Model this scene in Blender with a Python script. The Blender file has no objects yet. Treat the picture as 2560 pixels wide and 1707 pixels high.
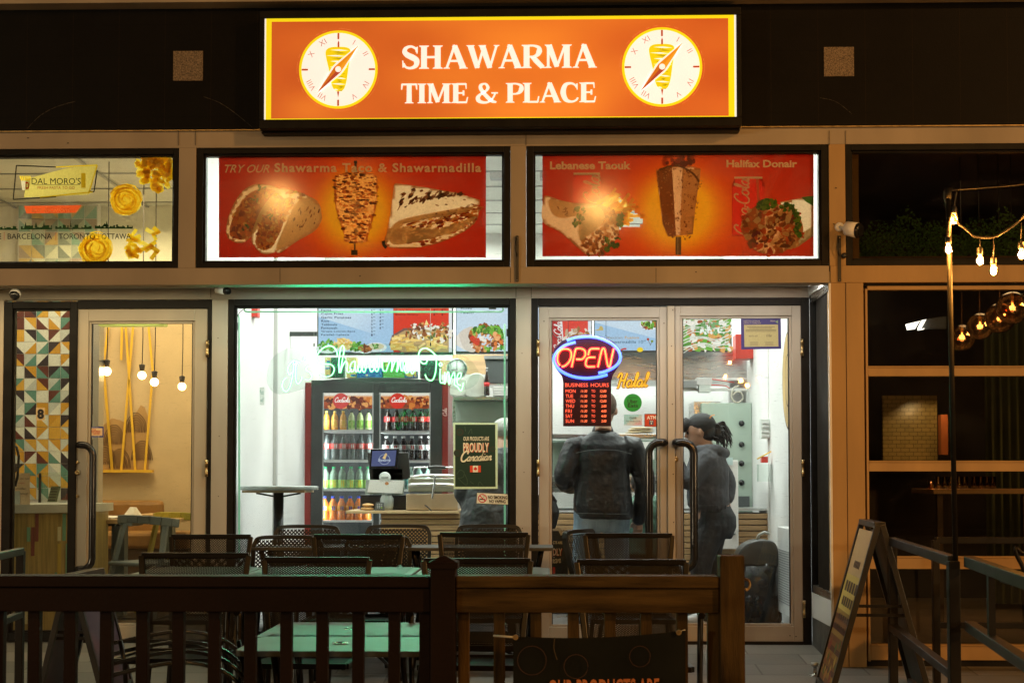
import bpy, math, random
from mathutils import Vector, Matrix
R = math.radians
random.seed(7)
sc = bpy.context.scene
# ------------------------------------------------------------ camera
F = 3600.0; W = 2560.0; SHIFT = 0.08; PITCH = R(2.18); YAW = R(1.44)
CAM = Vector((0.0, -9.35, 1.06))
cd = bpy.data.cameras.new('camera'); cam = bpy.data.objects.new('camera', cd)
sc.collection.objects.link(cam); sc.camera = cam
cd.sensor_width = 36; cd.lens = F / W * 36; cd.shift_y = SHIFT; cd.clip_end = 400; cd.clip_start = .05
cam.location = CAM; cam.rotation_euler = (R(90) + PITCH, 0, YAW)
cd.dof.use_dof = True; cd.dof.focus_distance = 9.3; cd.dof.aperture_fstop = 9.0
RM = Matrix.Rotation(YAW, 3, 'Z') @ Matrix.Rotation(R(90) + PITCH, 3, 'X')
# ------------------------------------------------------------ world, view
w = bpy.data.worlds.new("World"); sc.world = w; w.use_nodes = True
nt = w.node_tree; nt.nodes.clear()
sky = nt.nodes.new('ShaderNodeTexSky'); sky.sky_type = 'NISHITA'; sky.sun_disc = False
sky.sun_elevation = R(-6); sky.sun_rotation = R(200)
bg = nt.nodes.new('ShaderNodeBackground'); bg.inputs[1].default_value = 0.05
wo = nt.nodes.new('ShaderNodeOutputWorld'); nt.links.new(sky.outputs[0], bg.inputs[0]); nt.links.new(bg.outputs[0], wo.inputs[0])
sc.view_settings.view_transform = 'Standard'; sc.view_settings.look = 'None'
sc.view_settings.exposure = 0; sc.view_settings.gamma = 1
cy = sc.cycles
cy.max_bounces = 7; cy.diffuse_bounces = 3; cy.glossy_bounces = 3; cy.transmission_bounces = 6
cy.transparent_max_bounces = 24; cy.caustics_reflective = False; cy.caustics_refractive = False
cy.sample_clamp_indirect = 4; cy.sample_clamp_direct = 0
try:
    cy.use_denoising = True; cy.denoiser = 'OPENIMAGEDENOISE'; cy.denoising_input_passes = 'RGB_ALBEDO_NORMAL'
except Exception: pass

def light(name, kind, loc, energy, col, size=None, size_y=None, rot=(0, 0, 0), spread=None, radius=None):
    d = bpy.data.lights.new(name, kind); d.energy = energy; d.color = col
    if kind == 'AREA':
        d.shape = 'RECTANGLE'; d.size = size; d.size_y = size_y or size
        if spread: d.spread = spread
    if radius is not None: d.shadow_soft_size = radius
    o = bpy.data.objects.new(name, d); o.location = loc; o.rotation_euler = rot; sc.collection.objects.link(o)
    return o
# street lamps across the road, ceiling lights of the three units
STREET = (1.0, .60, .27)
light('street_light', 'POINT', (-6.6, -27, 7.9), 1300, (1, .50, .14), radius=.35)
light('street_light', 'POINT', (1.25, -27, 7.7), 1300, (1, .50, .14), radius=.35)
light('street_light', 'POINT', (13, -14, 8.2), 4200, (1.0, .46, .12), radius=.35)
WHITE = (.95, 1.0, .96)
for yy in (.9, 2.6, 4.2):
    light('ceiling_panel_light', 'AREA', (-1.25, yy, 3.42), 53, WHITE, 1.2, .6)
    light('ceiling_panel_light', 'AREA', (.9, yy, 3.42), 53, WHITE, 1.2, .6)
light('pasta_ceiling_light', 'AREA', (-3.5, 2.3, 3.3), 58, (1, .78, .44), 1.6, 1.2)
light('pasta_ceiling_light', 'AREA', (-3.9, .7, 3.3), 30, (1, .84, .58), 1.6, .6)  # second panel, added to light the tiled pier from the front
light('pasta_decal_fill', 'AREA', (-3.7, .7, 3.15), 16, (1, .93, .75), 1.3, .3, rot=(R(-68), 0, 0))  # unseen lamp added to brighten the window decals from behind
# unseen low fill lamps, added to light the header and front
light('street_fill_light', 'POINT', (-17, -17, 2.4), 3000, (1, .80, .50), radius=.3)
light('street_fill_light', 'POINT', (15, -15, 2.4), 1700, (1, .68, .34), radius=.3)
light('dining_ceiling_light', 'AREA', (3.6, 2.0, 3.3), 9, (1, .6, .25), 1.0, 1.0)

# light strips tucked under the soffit of the recessed entrances
for x0_, x1_, e_, col_ in ((-4.3, -2.25, 14, (1, .78, .42)), (-2.1, -.25, 15, (.80, 1, .80)), (-.1, 1.75, 15, (1, .96, .86))):
    light('soffit_strip_light', 'AREA', ((x0_ + x1_) / 2, -.44, 2.287), e_, col_, x1_ - x0_, .05)
# ------------------------------------------------------------ helpers
def P(px, py, Y):
    d = RM @ Vector(((px - W / 2) / F, (853.5 - py + SHIFT * W) / F, -1.0))
    t = (Y - CAM.y) / d.y
    return CAM + d * t
def S(Y): return F / (Y - CAM.y)
def gz(Y): return -.02 + .062 * min(Y, 0) if Y < 0 else 0.0
def lin(v): v /= 255.; return v / 12.92 if v <= .04045 else ((v + .055) / 1.055) ** 2.4
def c(r, g, b): return (lin(r), lin(g), lin(b))

MATS = {}
def M(name, col, rough=.5, metal=0, var=.12, vs=6, bump=0, bs=60, es=0, ecol=None, trans=0, coat=0, vs2=None, spec=.5):
    m = bpy.data.materials.new(name); m.use_nodes = True; n = m.node_tree; b = n.nodes['Principled BSDF']
    b.inputs['Roughness'].default_value = rough; b.inputs['Metallic'].default_value = metal
    b.inputs['Specular IOR Level'].default_value = spec
    if coat: b.inputs['Coat Weight'].default_value = coat; b.inputs['Coat Roughness'].default_value = .15
    tc = n.nodes.new('ShaderNodeTexCoord')
    no = n.nodes.new('ShaderNodeTexNoise'); no.inputs['Scale'].default_value = vs; no.inputs['Detail'].default_value = 6
    mp = n.nodes.new('ShaderNodeMapping'); n.links.new(tc.outputs['Object'], mp.inputs[0]); n.links.new(mp.outputs[0], no.inputs[0])
    if vs2: mp.inputs['Scale'].default_value = vs2
    mx = n.nodes.new('ShaderNodeMix'); mx.data_type = 'RGBA'
    mx.inputs[6].default_value = tuple(max(0, v * (1 - var)) for v in col) + (1,)
    mx.inputs[7].default_value = tuple(min(1, v * (1 + var)) for v in col) + (1,)
    rp = n.nodes.new('ShaderNodeMapRange'); rp.inputs[1].default_value = .3; rp.inputs[2].default_value = .7
    n.links.new(no.outputs[0], rp.inputs[0]); n.links.new(rp.outputs[0], mx.inputs[0])
    n.links.new(mx.outputs[2], b.inputs['Base Color'])
    rr = n.nodes.new('ShaderNodeMapRange'); rr.inputs[3].default_value = max(.02, rough * .8); rr.inputs[4].default_value = min(1, rough * 1.2)
    n.links.new(no.outputs[0], rr.inputs[0]); n.links.new(rr.outputs[0], b.inputs['Roughness'])
    if bump:
        n2 = n.nodes.new('ShaderNodeTexNoise'); n2.inputs['Scale'].default_value = bs; n2.inputs['Detail'].default_value = 4
        n.links.new(mp.outputs[0], n2.inputs[0])
        bp = n.nodes.new('ShaderNodeBump'); bp.inputs['Strength'].default_value = bump; bp.inputs['Distance'].default_value = .01
        n.links.new(n2.outputs[0], bp.inputs['Height']); n.links.new(bp.outputs[0], b.inputs['Normal'])
    if es:
        b.inputs['Emission Color'].default_value = tuple(ecol or col) + (1,); b.inputs['Emission Strength'].default_value = es
    MATS[name] = m; return m
def artmat(name, es=0, trans=0, rough=.5, var=.12, vs=120):
    m = M(name, (1, 1, 1), rough, var=0); n = m.node_tree; b = n.nodes['Principled BSDF']
    at = n.nodes.new('ShaderNodeAttribute'); at.attribute_name = 'Col'
    tc = n.nodes.new('ShaderNodeTexCoord'); no = n.nodes.new('ShaderNodeTexNoise'); no.inputs['Scale'].default_value = vs
    no.inputs['Detail'].default_value = 5
    n.links.new(tc.outputs['Object'], no.inputs[0])
    mr = n.nodes.new('ShaderNodeMapRange'); mr.inputs[1].default_value = .3; mr.inputs[2].default_value = .7
    mr.inputs[3].default_value = 1 - var; mr.inputs[4].default_value = 1 + var * .6
    n.links.new(no.outputs[0], mr.inputs[0])
    mx = n.nodes.new('ShaderNodeVectorMath'); mx.operation = 'SCALE'
    n.links.new(at.outputs['Color'], mx.inputs[0]); n.links.new(mr.outputs[0], mx.inputs['Scale'])
    for l in list(b.inputs['Base Color'].links): n.links.remove(l)
    n.links.new(mx.outputs[0], b.inputs['Base Color'])
    if es:
        n.links.new(mx.outputs[0], b.inputs['Emission Color']); b.inputs['Emission Strength'].default_value = es
    if trans:
        t = n.nodes.new('ShaderNodeBsdfTranslucent'); n.links.new(mx.outputs[0], t.inputs[0])
        a = n.nodes.new('ShaderNodeMixShader'); a.inputs[0].default_value = trans
        out = n.nodes['Material Output']; n.links.new(b.outputs[0], a.inputs[1]); n.links.new(t.outputs[0], a.inputs[2]); n.links.new(a.outputs[0], out.inputs[0])
    return m
def glassmat(name, tint=(1, 1, 1), rough=.02, refl=1.0, smudge=.0, ss=3, scratch=0):
    m = bpy.data.materials.new(name); m.use_nodes = True; n = m.node_tree; n.nodes.clear()
    out = n.nodes.new('ShaderNodeOutputMaterial'); tr = n.nodes.new('ShaderNodeBsdfTransparent'); tr.inputs[0].default_value = tint + (1,)
    gl = n.nodes.new('ShaderNodeBsdfGlossy'); gl.inputs['Roughness'].default_value = rough
    fr = n.nodes.new('ShaderNodeFresnel'); fr.inputs[0].default_value = 1.5
    mu = n.nodes.new('ShaderNodeMath'); mu.operation = 'MULTIPLY'; mu.inputs[1].default_value = refl; mu.use_clamp = True
    n.links.new(fr.outputs[0], mu.inputs[0])
    a = n.nodes.new('ShaderNodeMixShader'); n.links.new(mu.outputs[0], a.inputs[0]); n.links.new(tr.outputs[0], a.inputs[1]); n.links.new(gl.outputs[0], a.inputs[2])
    last = a
    if smudge or scratch:
        tc = n.nodes.new('ShaderNodeTexCoord')
        no = n.nodes.new('ShaderNodeTexNoise'); no.inputs['Scale'].default_value = ss; no.inputs['Detail'].default_value = 8; no.inputs['Distortion'].default_value = 1.5
        n.links.new(tc.outputs['Object'], no.inputs[0])
        mr = n.nodes.new('ShaderNodeMapRange'); mr.inputs[1].default_value = .45; mr.inputs[2].default_value = .8; mr.inputs[3].default_value = 0; mr.inputs[4].default_value = smudge
        n.links.new(no.outputs[0], mr.inputs[0])
        fac = mr.outputs[0]
        if scratch:
            mp = n.nodes.new('ShaderNodeMapping'); mp.inputs['Rotation'].default_value = (0, R(35), 0); mp.inputs['Scale'].default_value = (3, 1, 26)
            n.links.new(tc.outputs['Object'], mp.inputs[0])
            n2 = n.nodes.new('ShaderNodeTexNoise'); n2.inputs['Scale'].default_value = 5; n2.inputs['Detail'].default_value = 5; n2.inputs['Distortion'].default_value = 2.0
            n.links.new(mp.outputs[0], n2.inputs[0])
            m2 = n.nodes.new('ShaderNodeMapRange'); m2.inputs[1].default_value = .64; m2.inputs[2].default_value = .68; m2.inputs[3].default_value = 0; m2.inputs[4].default_value = scratch
            n.links.new(n2.outputs[0], m2.inputs[0])
            ad = n.nodes.new('ShaderNodeMath'); ad.operation = 'ADD'; n.links.new(fac, ad.inputs[0]); n.links.new(m2.outputs[0], ad.inputs[1]); fac = ad.outputs[0]
        df = n.nodes.new('ShaderNodeBsdfTranslucent'); d2 = n.nodes.new('ShaderNodeBsdfDiffuse'); am = n.nodes.new('ShaderNodeAddShader')
        df.inputs[0].default_value = (.45, .45, .43, 1); d2.inputs[0].default_value = (.4, .4, .38, 1)
        n.links.new(df.outputs[0], am.inputs[0]); n.links.new(d2.outputs[0], am.inputs[1])
        b = n.nodes.new('ShaderNodeMixShader'); n.links.new(fac, b.inputs[0]); n.links.new(a.outputs[0], b.inputs[1]); n.links.new(am.outputs[0], b.inputs[2]); last = b
    n.links.new(last.outputs[0], out.inputs[0]); MATS[name] = m; return m

def cr(pts, n=6, closed=False):
    """Catmull-Rom smoothing of 2-D or 3-D points"""
    pts = [Vector(p) for p in pts]; L = len(pts)
    if L < 3: return pts
    out = []
    for i in range(L if closed else L - 1):
        if closed: a, b, d, e = pts[i - 1], pts[i], pts[(i + 1) % L], pts[(i + 2) % L]
        else: a, b, d, e = pts[max(i - 1, 0)], pts[i], pts[i + 1], pts[min(i + 2, L - 1)]
        for k in range(n):
            t = k / n
            out.append(.5 * ((2 * b) + (d - a) * t + (2 * a - 5 * b + 4 * d - e) * t * t + (3 * b - a - 3 * d + e) * t ** 3))
    if not closed: out.append(pts[-1])
    return out

class MB:
    def __init__(s): s.v = []; s.f = []; s.m = []; s.c = []; s.mats = []; s.sm = []; s.outl = []
    def mi(s, m):
        if m not in s.mats: s.mats.append(m)
        return s.mats.index(m)
    def face(s, idx, m, col=None, smooth=False):
        s.f.append(tuple(idx)); s.m.append(s.mi(m)); s.c.append(col); s.sm.append(smooth)
    def poly(s, pts, m='art', col=None):
        b = len(s.v); s.v += [Vector(p) for p in pts]; s.face(range(b, b + len(pts)), m, col); return s
    def box(s, x0, x1, y0, y1, z0, z1, m, col=None):
        if x0 > x1: x0, x1 = x1, x0
        if y0 > y1: y0, y1 = y1, y0
        if z0 > z1: z0, z1 = z1, z0
        b = len(s.v); s.v += [Vector(p) for p in ((x0, y0, z0), (x1, y0, z0), (x1, y1, z0), (x0, y1, z0), (x0, y0, z1), (x1, y0, z1), (x1, y1, z1), (x0, y1, z1))]
        for q in ((0, 3, 2, 1), (4, 5, 6, 7), (0, 1, 5, 4), (1, 2, 6, 5), (2, 3, 7, 6), (3, 0, 4, 7)): s.face([b + i for i in q], m, col)
        return s
    def pbox(s, px0, px1, py0, py1, Y0, Y1, m, col=None, rx=None):
        mx = (px0 + px1) / 2 if rx is None else rx; my = (py0 + py1) / 2
        return s.box(P(px0, my, Y0).x, P(px1, my, Y0).x, Y0, Y1, P(mx, py1, Y0).z, P(mx, py0, Y0).z, m, col)
    def obox(s, a, b_, w, h, m, up=(0, 0, 1), col=None):
        """bar of rectangular section w x h from a to b"""
        a = Vector(a); b_ = Vector(b_); d = (b_ - a).normalized(); u = Vector(up)
        if abs(d.dot(u)) > .98: u = Vector((0, 1, 0))
        sx = d.cross(u).normalized() * w / 2; sy = sx.cross(d).normalized() * h / 2
        b = len(s.v); s.v += [a - sx - sy, a + sx - sy, a + sx + sy, a - sx + sy, b_ - sx - sy, b_ + sx - sy, b_ + sx + sy, b_ - sx + sy]
        for q in ((0, 1, 2, 3), (7, 6, 5, 4), (0, 4, 5, 1), (1, 5, 6, 2), (2, 6, 7, 3), (3, 7, 4, 0)): s.face([b + i for i in q], m, col)
        return s
    def tube(s, pts, r, m, n=8, col=None, caps=True):
        pts = [Vector(p) for p in pts]; rs = r if isinstance(r, (list, tuple)) else [r] * len(pts)
        b = len(s.v); prev = None
        for i, p in enumerate(pts):
            d = (pts[min(i + 1, len(pts) - 1)] - pts[max(i - 1, 0)]);
            d = d.normalized() if d.length > 1e-9 else Vector((0, 0, 1))
            if prev is None: prev = d.orthogonal().normalized()
            prev = (prev - d * prev.dot(d)); prev = prev.normalized() if prev.length > 1e-6 else d.orthogonal().normalized()
            q = d.cross(prev)
            for k in range(n):
                t = 2 * math.pi * k / n; s.v.append(p + (prev * math.cos(t) + q * math.sin(t)) * rs[i])
        for i in range(len(pts) - 1):
            for k in range(n):
                a0 = b + i * n + k; a1 = b + i * n + (k + 1) % n
                s.face((a0, a1, a1 + n, a0 + n), m, col, True)
        if caps:
            s.face([b + k for k in range(n)][::-1], m, col); e = b + (len(pts) - 1) * n; s.face([e + k for k in range(n)], m, col)
        return s
    def lathe(s, prof, ctr, m, n=16, col=None, axis='z'):
        """prof: (radius, height) pairs"""
        b = len(s.v); ctr = Vector(ctr)
        for r, h in prof:
            for k in range(n):
                t = 2 * math.pi * k / n; x, y = r * math.cos(t), r * math.sin(t)
                s.v.append(ctr + (Vector((x, y, h)) if axis == 'z' else Vector((x, h, y)) if axis == 'y' else Vector((h, x, y))))
        for i in range(len(prof) - 1):
            for k in range(n):
                a0 = b + i * n + k; a1 = b + i * n + (k + 1) % n
                s.face((a0, a1, a1 + n, a0 + n), m, col, True)
        if prof[0][0] > 1e-4: s.face([b + k for k in range(n)][::-1], m, col)
        if prof[-1][0] > 1e-4: e = b + (len(prof) - 1) * n; s.face([e + k for k in range(n)], m, col)
        return s
    def sphere(s, ctr, r, m, n=16, col=None):
        rr = r if isinstance(r, (tuple, list)) else (r, r, r)
        b = len(s.v); k = len(s.f)
        s.lathe([(max(1e-5, math.sin(math.pi * i / (n // 2))), -math.cos(math.pi * i / (n // 2))) for i in range(n // 2 + 1)], (0, 0, 0), m, n, col)
        for i in range(b, len(s.v)): v = s.v[i]; s.v[i] = Vector((v.x * rr[0], v.y * rr[1], v.z * rr[2])) + Vector(ctr)
        return s
    def prism(s, pts, y0, y1, m, col=None):
        """outline in (x,z), extruded along y"""
        n = len(pts); b = len(s.v)
        s.v += [Vector((p[0], y0, p[1])) for p in pts] + [Vector((p[0], y1, p[1])) for p in pts]
        s.face(range(b, b + n), m, col); s.face(range(b + 2 * n - 1, b + n - 1, -1), m, col)
        for i in range(n): j = (i + 1) % n; s.face((b + i, b + n + i, b + n + j, b + j), m, col)
        return s
    # --- art on a plane, coordinates in photograph pixels at depth Y
    def apoly(s, pts, Y, col, m='art', smooth=0):
        if smooth: pts = cr(pts, smooth, True)
        if m == 'art_poster' and len(pts) > 4: s.outl.append([(p[0], p[1]) for p in pts])
        return s.poly([P(p[0], p[1], Y) for p in pts], m, col)
    def arib(s, pts, wd, Y, col, m='art', sm=5, taper=False):
        pts = cr([Vector((p[0], p[1])) for p in pts], sm) if sm else [Vector((p[0], p[1])) for p in pts]
        n = len(pts); ws = wd if isinstance(wd, (list, tuple)) else None
        L = []; Rr = []
        for i, p in enumerate(pts):
            d = pts[min(i + 1, n - 1)] - pts[max(i - 1, 0)]
            if d.length < 1e-9: d = Vector((1, 0))
            d.normalize(); q = Vector((-d.y, d.x))
            if ws: t = i / (n - 1) * (len(ws) - 1); k = min(int(t), len(ws) - 2); hw = (ws[k] * (1 - t + k) + ws[k + 1] * (t - k)) / 2
            else: hw = wd / 2
            if taper: hw *= math.sin(math.pi * (i + .6) / (n + .2)) ** .5
            L.append(p + q * hw); Rr.append(p - q * hw)
        b = len(s.v); s.v += [P(p.x, p.y, Y) for p in L] + [P(p.x, p.y, Y) for p in Rr]
        for i in range(n - 1): s.face((b + i, b + i + 1, b + n + i + 1, b + n + i), m, col)
        return s
    def aell(s, cx, cy_, rx, ry, Y, col, m='art', n=28, rot=0, jit=0):
        o = []
        for k in range(n):
            t = 2 * math.pi * k / n; j = 1 + random.uniform(-jit, jit); x, y = rx * math.cos(t) * j, ry * math.sin(t) * j
            o.append((cx + x * math.cos(rot) - y * math.sin(rot), cy_ + x * math.sin(rot) + y * math.cos(rot)))
        return s.apoly(o, Y, col, m)
    def arect(s, x0, y0, x1, y1, Y, col, m='art'):
        return s.apoly([(x0, y0), (x1, y0), (x1, y1), (x0, y1)], Y, col, m)
    def agrid(s, x0, y0, x1, y1, Y, fn, nx=40, ny=16, m='art', holes=()):
        b = len(s.v)
        for j in range(ny + 1):
            for i in range(nx + 1): s.v.append(P(x0 + (x1 - x0) * i / nx, y0 + (y1 - y0) * j / ny, Y))
        cs = [[fn(x0 + (x1 - x0) * i / nx, y0 + (y1 - y0) * j / ny) for i in range(nx + 1)] for j in range(ny + 1)]
        for j in range(ny):
            for i in range(nx):
                if holes and any(all(inside(x0 + (x1 - x0) * (i + di) / nx, y0 + (y1 - y0) * (j + dj) / ny, h) for di, dj in ((0, 0), (1, 0), (0, 1), (1, 1))) for h in holes): continue
                a0 = b + j * (nx + 1) + i
                s.face((a0, a0 + 1, a0 + nx + 2, a0 + nx + 1), m, [cs[j][i], cs[j][i + 1], cs[j + 1][i + 1], cs[j + 1][i]])
        return s
    def scatter(s, poly, n, size, cols, Y, m='art', asp=(1, 2.4), ang=None, sm=True):
        if sm: poly = cr(poly, 5, True)
        poly = [(p[0], p[1]) for p in poly]
        xs = [p[0] for p in poly]; ys = [p[1] for p in poly]; k = 0; tries = 0
        while k < n and tries < n * 20:
            tries += 1
            x = random.uniform(min(xs), max(xs)); y = random.uniform(min(ys), max(ys))
            if not inside(x, y, poly): continue
            a = random.uniform(*size); q = random.uniform(*asp); r = random.uniform(0, math.pi) if ang is None else ang + random.uniform(-.3, .3)
            s.aell(x, y, a * q ** .5, a / q ** .5, Y - k * .000004, random.choice(cols), m, 7, r, .28); k += 1
        return s
    def build(s, name, parent=None, bevel=0, ss=0, xf=None):
        me = bpy.data.meshes.new(name)
        off = Vector((0, 0, 0)); p = parent
        while p is not None: off += p.location; p = p.parent
        vs = s.v if xf is None else [xf @ v for v in s.v]
        me.from_pydata([tuple(v - off) for v in vs], [], s.f)
        for mn in s.mats: me.materials.append(MATS[mn])
        me.polygons.foreach_set('material_index', s.m); me.polygons.foreach_set('use_smooth', s.sm)
        if any(x is not None for x in s.c):
            ca = me.color_attributes.new('Col', 'FLOAT_COLOR', 'CORNER'); data = []
            for f, col in zip(s.f, s.c):
                for k in range(len(f)):
                    q = (1, 1, 1) if col is None else (col[k] if isinstance(col[0], (tuple, list)) else col)
                    data += [q[0], q[1], q[2], 1.0]
            ca.data.foreach_set('color', data)
        me.update(); o = bpy.data.objects.new(name, me); sc.collection.objects.link(o); o.parent = parent
        if bevel:
            md = o.modifiers.new('bevel', 'BEVEL'); md.width = bevel; md.segments = 2; md.limit_method = 'ANGLE'; md.harden_normals = False
        return o
def inside(x, y, poly):
    r = False; j = len(poly) - 1
    for i in range(len(poly)):
        if (poly[i][1] > y) != (poly[j][1] > y) and x < (poly[j][0] - poly[i][0]) * (y - poly[i][1]) / (poly[j][1] - poly[i][1]) + poly[i][0]: r = not r
        j = i
    return r
def tag(o, label=None, cat=None, group=None, kind=None):
    if label: o['label'] = label
    if cat: o['category'] = cat
    if group: o['group'] = group
    if kind: o['kind'] = kind
    return o
def T(name, label, cat, loc=(0, 0, 0), group=None):
    o = bpy.data.objects.new(name, None); o.location = loc; o.empty_display_size = .1
    sc.collection.objects.link(o); return tag(o, label, cat, group)
def struct(name, mb): o = mb.build(name); o['kind'] = 'structure'; return o
def children(o): return [x for x in KIDS.get(o.name, [])]
def copy_tree(o, loc=None, label=None, rotz=None, parent=None):
    cpy = o.copy(); sc.collection.objects.link(cpy)
    if parent is not None: cpy.parent = parent
    for ch in o.children: copy_tree(ch, parent=cpy)
    if loc is not None: cpy.location = loc
    if rotz is not None: cpy.rotation_euler = (0, 0, rotz)
    if label: cpy['label'] = label
    return cpy
ORD = ['first', 'second', 'third', 'fourth', 'fifth', 'sixth', 'seventh', 'eighth', 'ninth', 'tenth', 'eleventh', 'twelfth']
# --- lettering
_tc = {}
def tmesh(body, shear=0, off=0, space=1.0):
    k = (body, shear, off, space)
    if k in _tc: return _tc[k]
    cu = bpy.data.curves.new('t', 'FONT'); cu.body = body; cu.shear = shear; cu.offset = off; cu.space_character = space; cu.resolution_u = 3
    o = bpy.data.objects.new('t', cu); sc.collection.objects.link(o)
    dg = bpy.context.evaluated_depsgraph_get(); me = bpy.data.meshes.new_from_object(o.evaluated_get(dg))
    vs = [(v.co.x, v.co.y) for v in me.vertices]; fs = [tuple(p.vertices) for p in me.polygons]
    bpy.data.objects.remove(o); bpy.data.curves.remove(cu); bpy.data.meshes.remove(me)
    _tc[k] = (vs, fs); return _tc[k]
def text(mb, body, x0, y0, x1, y1, Y, col, m='art', shear=0, off=0, rot=0, space=1.0, tilt=0):
    """fit the ink of a word into the pixel box x0..x1, y0..y1 (rot: turned 90 degrees up the box)"""
    vs, fs = tmesh(body, shear, off, space)
    if not vs: return
    ax, bx = min(v[0] for v in vs), max(v[0] for v in vs); ay, by = min(v[1] for v in vs), max(v[1] for v in vs)
    b = len(mb.v)
    for x, y in vs:
        u = (x - ax) / (bx - ax); v = (y - ay) / (by - ay)
        if rot: px = x1 + (x0 - x1) * v; py = y1 + (y0 - y1) * u
        else: px = x0 + (x1 - x0) * u; py = y1 + (y0 - y1) * v + tilt * u
        mb.v.append(P(px, py, Y))
    for f in fs: mb.face([b + i for i in f], m, col)
CUR = {
 'c': ([[(.75, .8), (.5, 1), (.15, .75), (.1, .35), (.35, 0), (.7, .1), (.95, .35)]], .88),
 'o': ([[(.5, 1), (.15, .8), (.1, .3), (.4, 0), (.75, .25), (.75, .75), (.5, 1), (.78, .82), (1, .9)]], .92),
 'a': ([[(.75, .85), (.45, 1), (.12, .7), (.12, .25), (.4, 0), (.7, .3), (.8, .95), (.75, .2), (.9, 0), (1.15, .3)]], 1.05),
 'l': ([[(.05, .3), (.4, 1.2), (.5, 1.9), (.38, 2.1), (.25, 1.7), (.25, .3), (.4, 0), (.65, .25)]], .58),
 'i': ([[(.05, .3), (.3, 1), (.28, .2), (.45, 0), (.65, .3)], [(.33, 1.4), (.35, 1.55)]], .58),
 'n': ([[(.1, 1), (.15, 0), (.15, .5), (.45, 1), (.65, .85), (.65, .2), (.8, 0), (1, .3)]], .92),
 'd': ([[(.75, .85), (.45, 1), (.12, .7), (.12, .25), (.4, 0), (.7, .3), (.85, 2.0), (.75, .3), (.9, 0), (1.15, .3)]], 1.05),
 'C': ([[(1.2, 1.5), (1.25, 1.95), (.8, 2.1), (.3, 1.6), (.12, .8), (.35, .1), (.9, 0), (1.4, .5)]], 1.3),
 'H': ([[(.0, 1.4), (.25, 2.05), (.6, 1.9), (.5, 1), (.4, 0), (.2, 0)], [(1.35, 2.1), (1.2, 1), (1.15, .1), (1.4, .1)], [(.45, 1), (1.25, 1.05)]], 1.55),
 '-': ([[(0, .5), (.35, .6)]], .4), ' ': ([], .5)}
def script(mb, word, x0, y0, xh, wd, Y, col, m='art', slant=.25, slope=0, sx=1.0, rot=0):
    x = 0
    for ch in word:
        st, adv = CUR[ch]
        for p in st:
            q = []
            for (u, v) in p:
                a = (x + u * sx + v * slant) * xh; bb = v * xh + a * slope
                q.append((x0 + a, y0 - bb) if not rot else (x0 - bb, y0 - a))
            mb.arib(q, wd, Y, col, m, 4)
        x += adv * sx
    return x * xh
# ------------------------------------------------------------ materials
M('beige_panel', (.35, .29, .215), .55, var=.20, vs=2.2, bump=.06, bs=220, vs2=(1, 1, .35))
M('beige_frame', (.40, .35, .27), .42, var=.10, vs=5, bump=.04, bs=150, vs2=(1, 1, .2))
M('grey_frame', (.38, .35, .30), .42, var=.12, vs=5, bump=.05, bs=150, vs2=(1, 1, .2))
M('amber_lit_panel', (.40, .25, .10), .5, var=.14, vs=3, bump=.05, bs=200, vs2=(2, 1, .4))  # amber lamp light at the right end is put into this panel colour
M('black_frame', (.010, .009, .008), .5, var=.4, vs=9, bump=.1, bs=60, spec=.15)
M('black_metal', (.02, .02, .021), .35, metal=0, var=.3, bump=.05, bs=100)
M('black_gloss', (.012, .012, .013), .18, var=.2)
M('steel', (.55, .56, .55), .28, metal=1, var=.08, vs=3, vs2=(1, 1, 14))
M('chrome', (.75, .75, .74), .12, metal=1, var=.05)
M('brass', (.45, .33, .16), .4, metal=1, var=.3, vs=30)
M('white_paint', (.80, .80, .78), .6, var=.03, vs=2, bump=.03, bs=90)
M('white_plastic', (.78, .78, .76), .35, var=.04)
M('grey_plastic', (.33, .34, .34), .4, var=.08)
M('rubber', (.02, .02, .02), .7)
M('speckle', (.20, .15, .10), .8, var=.75, vs=130, bump=.5, bs=200)
M('soffit_white', (.62, .63, .60), .55, var=.05, vs=3)
# dark tiled fascia with fine joints and faint chalky arcs
m = M('fascia_tile', (.0035, .003, .0025), .5, var=.35, vs=4, bump=.1, bs=120, spec=.12)
n = m.node_tree; b = n.nodes['Principled BSDF']
tc = n.nodes.new('ShaderNodeTexCoord'); sep = n.nodes.new('ShaderNodeSeparateXYZ'); n.links.new(tc.outputs['Object'], sep.inputs[0])
def groove(out, period, off, wd):
    a = n.nodes.new('ShaderNodeMath'); a.operation = 'ADD'; a.inputs[1].default_value = off; n.links.new(out, a.inputs[0])
    q = n.nodes.new('ShaderNodeMath'); q.operation = 'PINGPONG'; q.inputs[1].default_value = period / 2; n.links.new(a.outputs[0], q.inputs[0])
    r = n.nodes.new('ShaderNodeMath'); r.operation = 'LESS_THAN'; r.inputs[1].default_value = wd; n.links.new(q.outputs[0], r.inputs[0]); return r.outputs[0]
g1 = groove(sep.outputs[0], .2835, .07, .0012); g2 = groove(sep.outputs[2], .19, -.03, .0022)
mxm = n.nodes.new('ShaderNodeMath'); mxm.operation = 'MAXIMUM'; n.links.new(g1, mxm.inputs[0]); n.links.new(g2, mxm.inputs[1])
lk = [l for l in b.inputs['Base Color'].links][0].from_socket
mm = n.nodes.new('ShaderNodeMix'); mm.data_type = 'RGBA'; mm.inputs[7].default_value = (.016, .010, .005, 1)
n.links.new(g1, mm.inputs[0]); n.links.new(lk, mm.inputs[6])
m3 = n.nodes.new('ShaderNodeMix'); m3.data_type = 'RGBA'; m3.inputs[7].default_value = (.002, .002, .002, 1)
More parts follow.
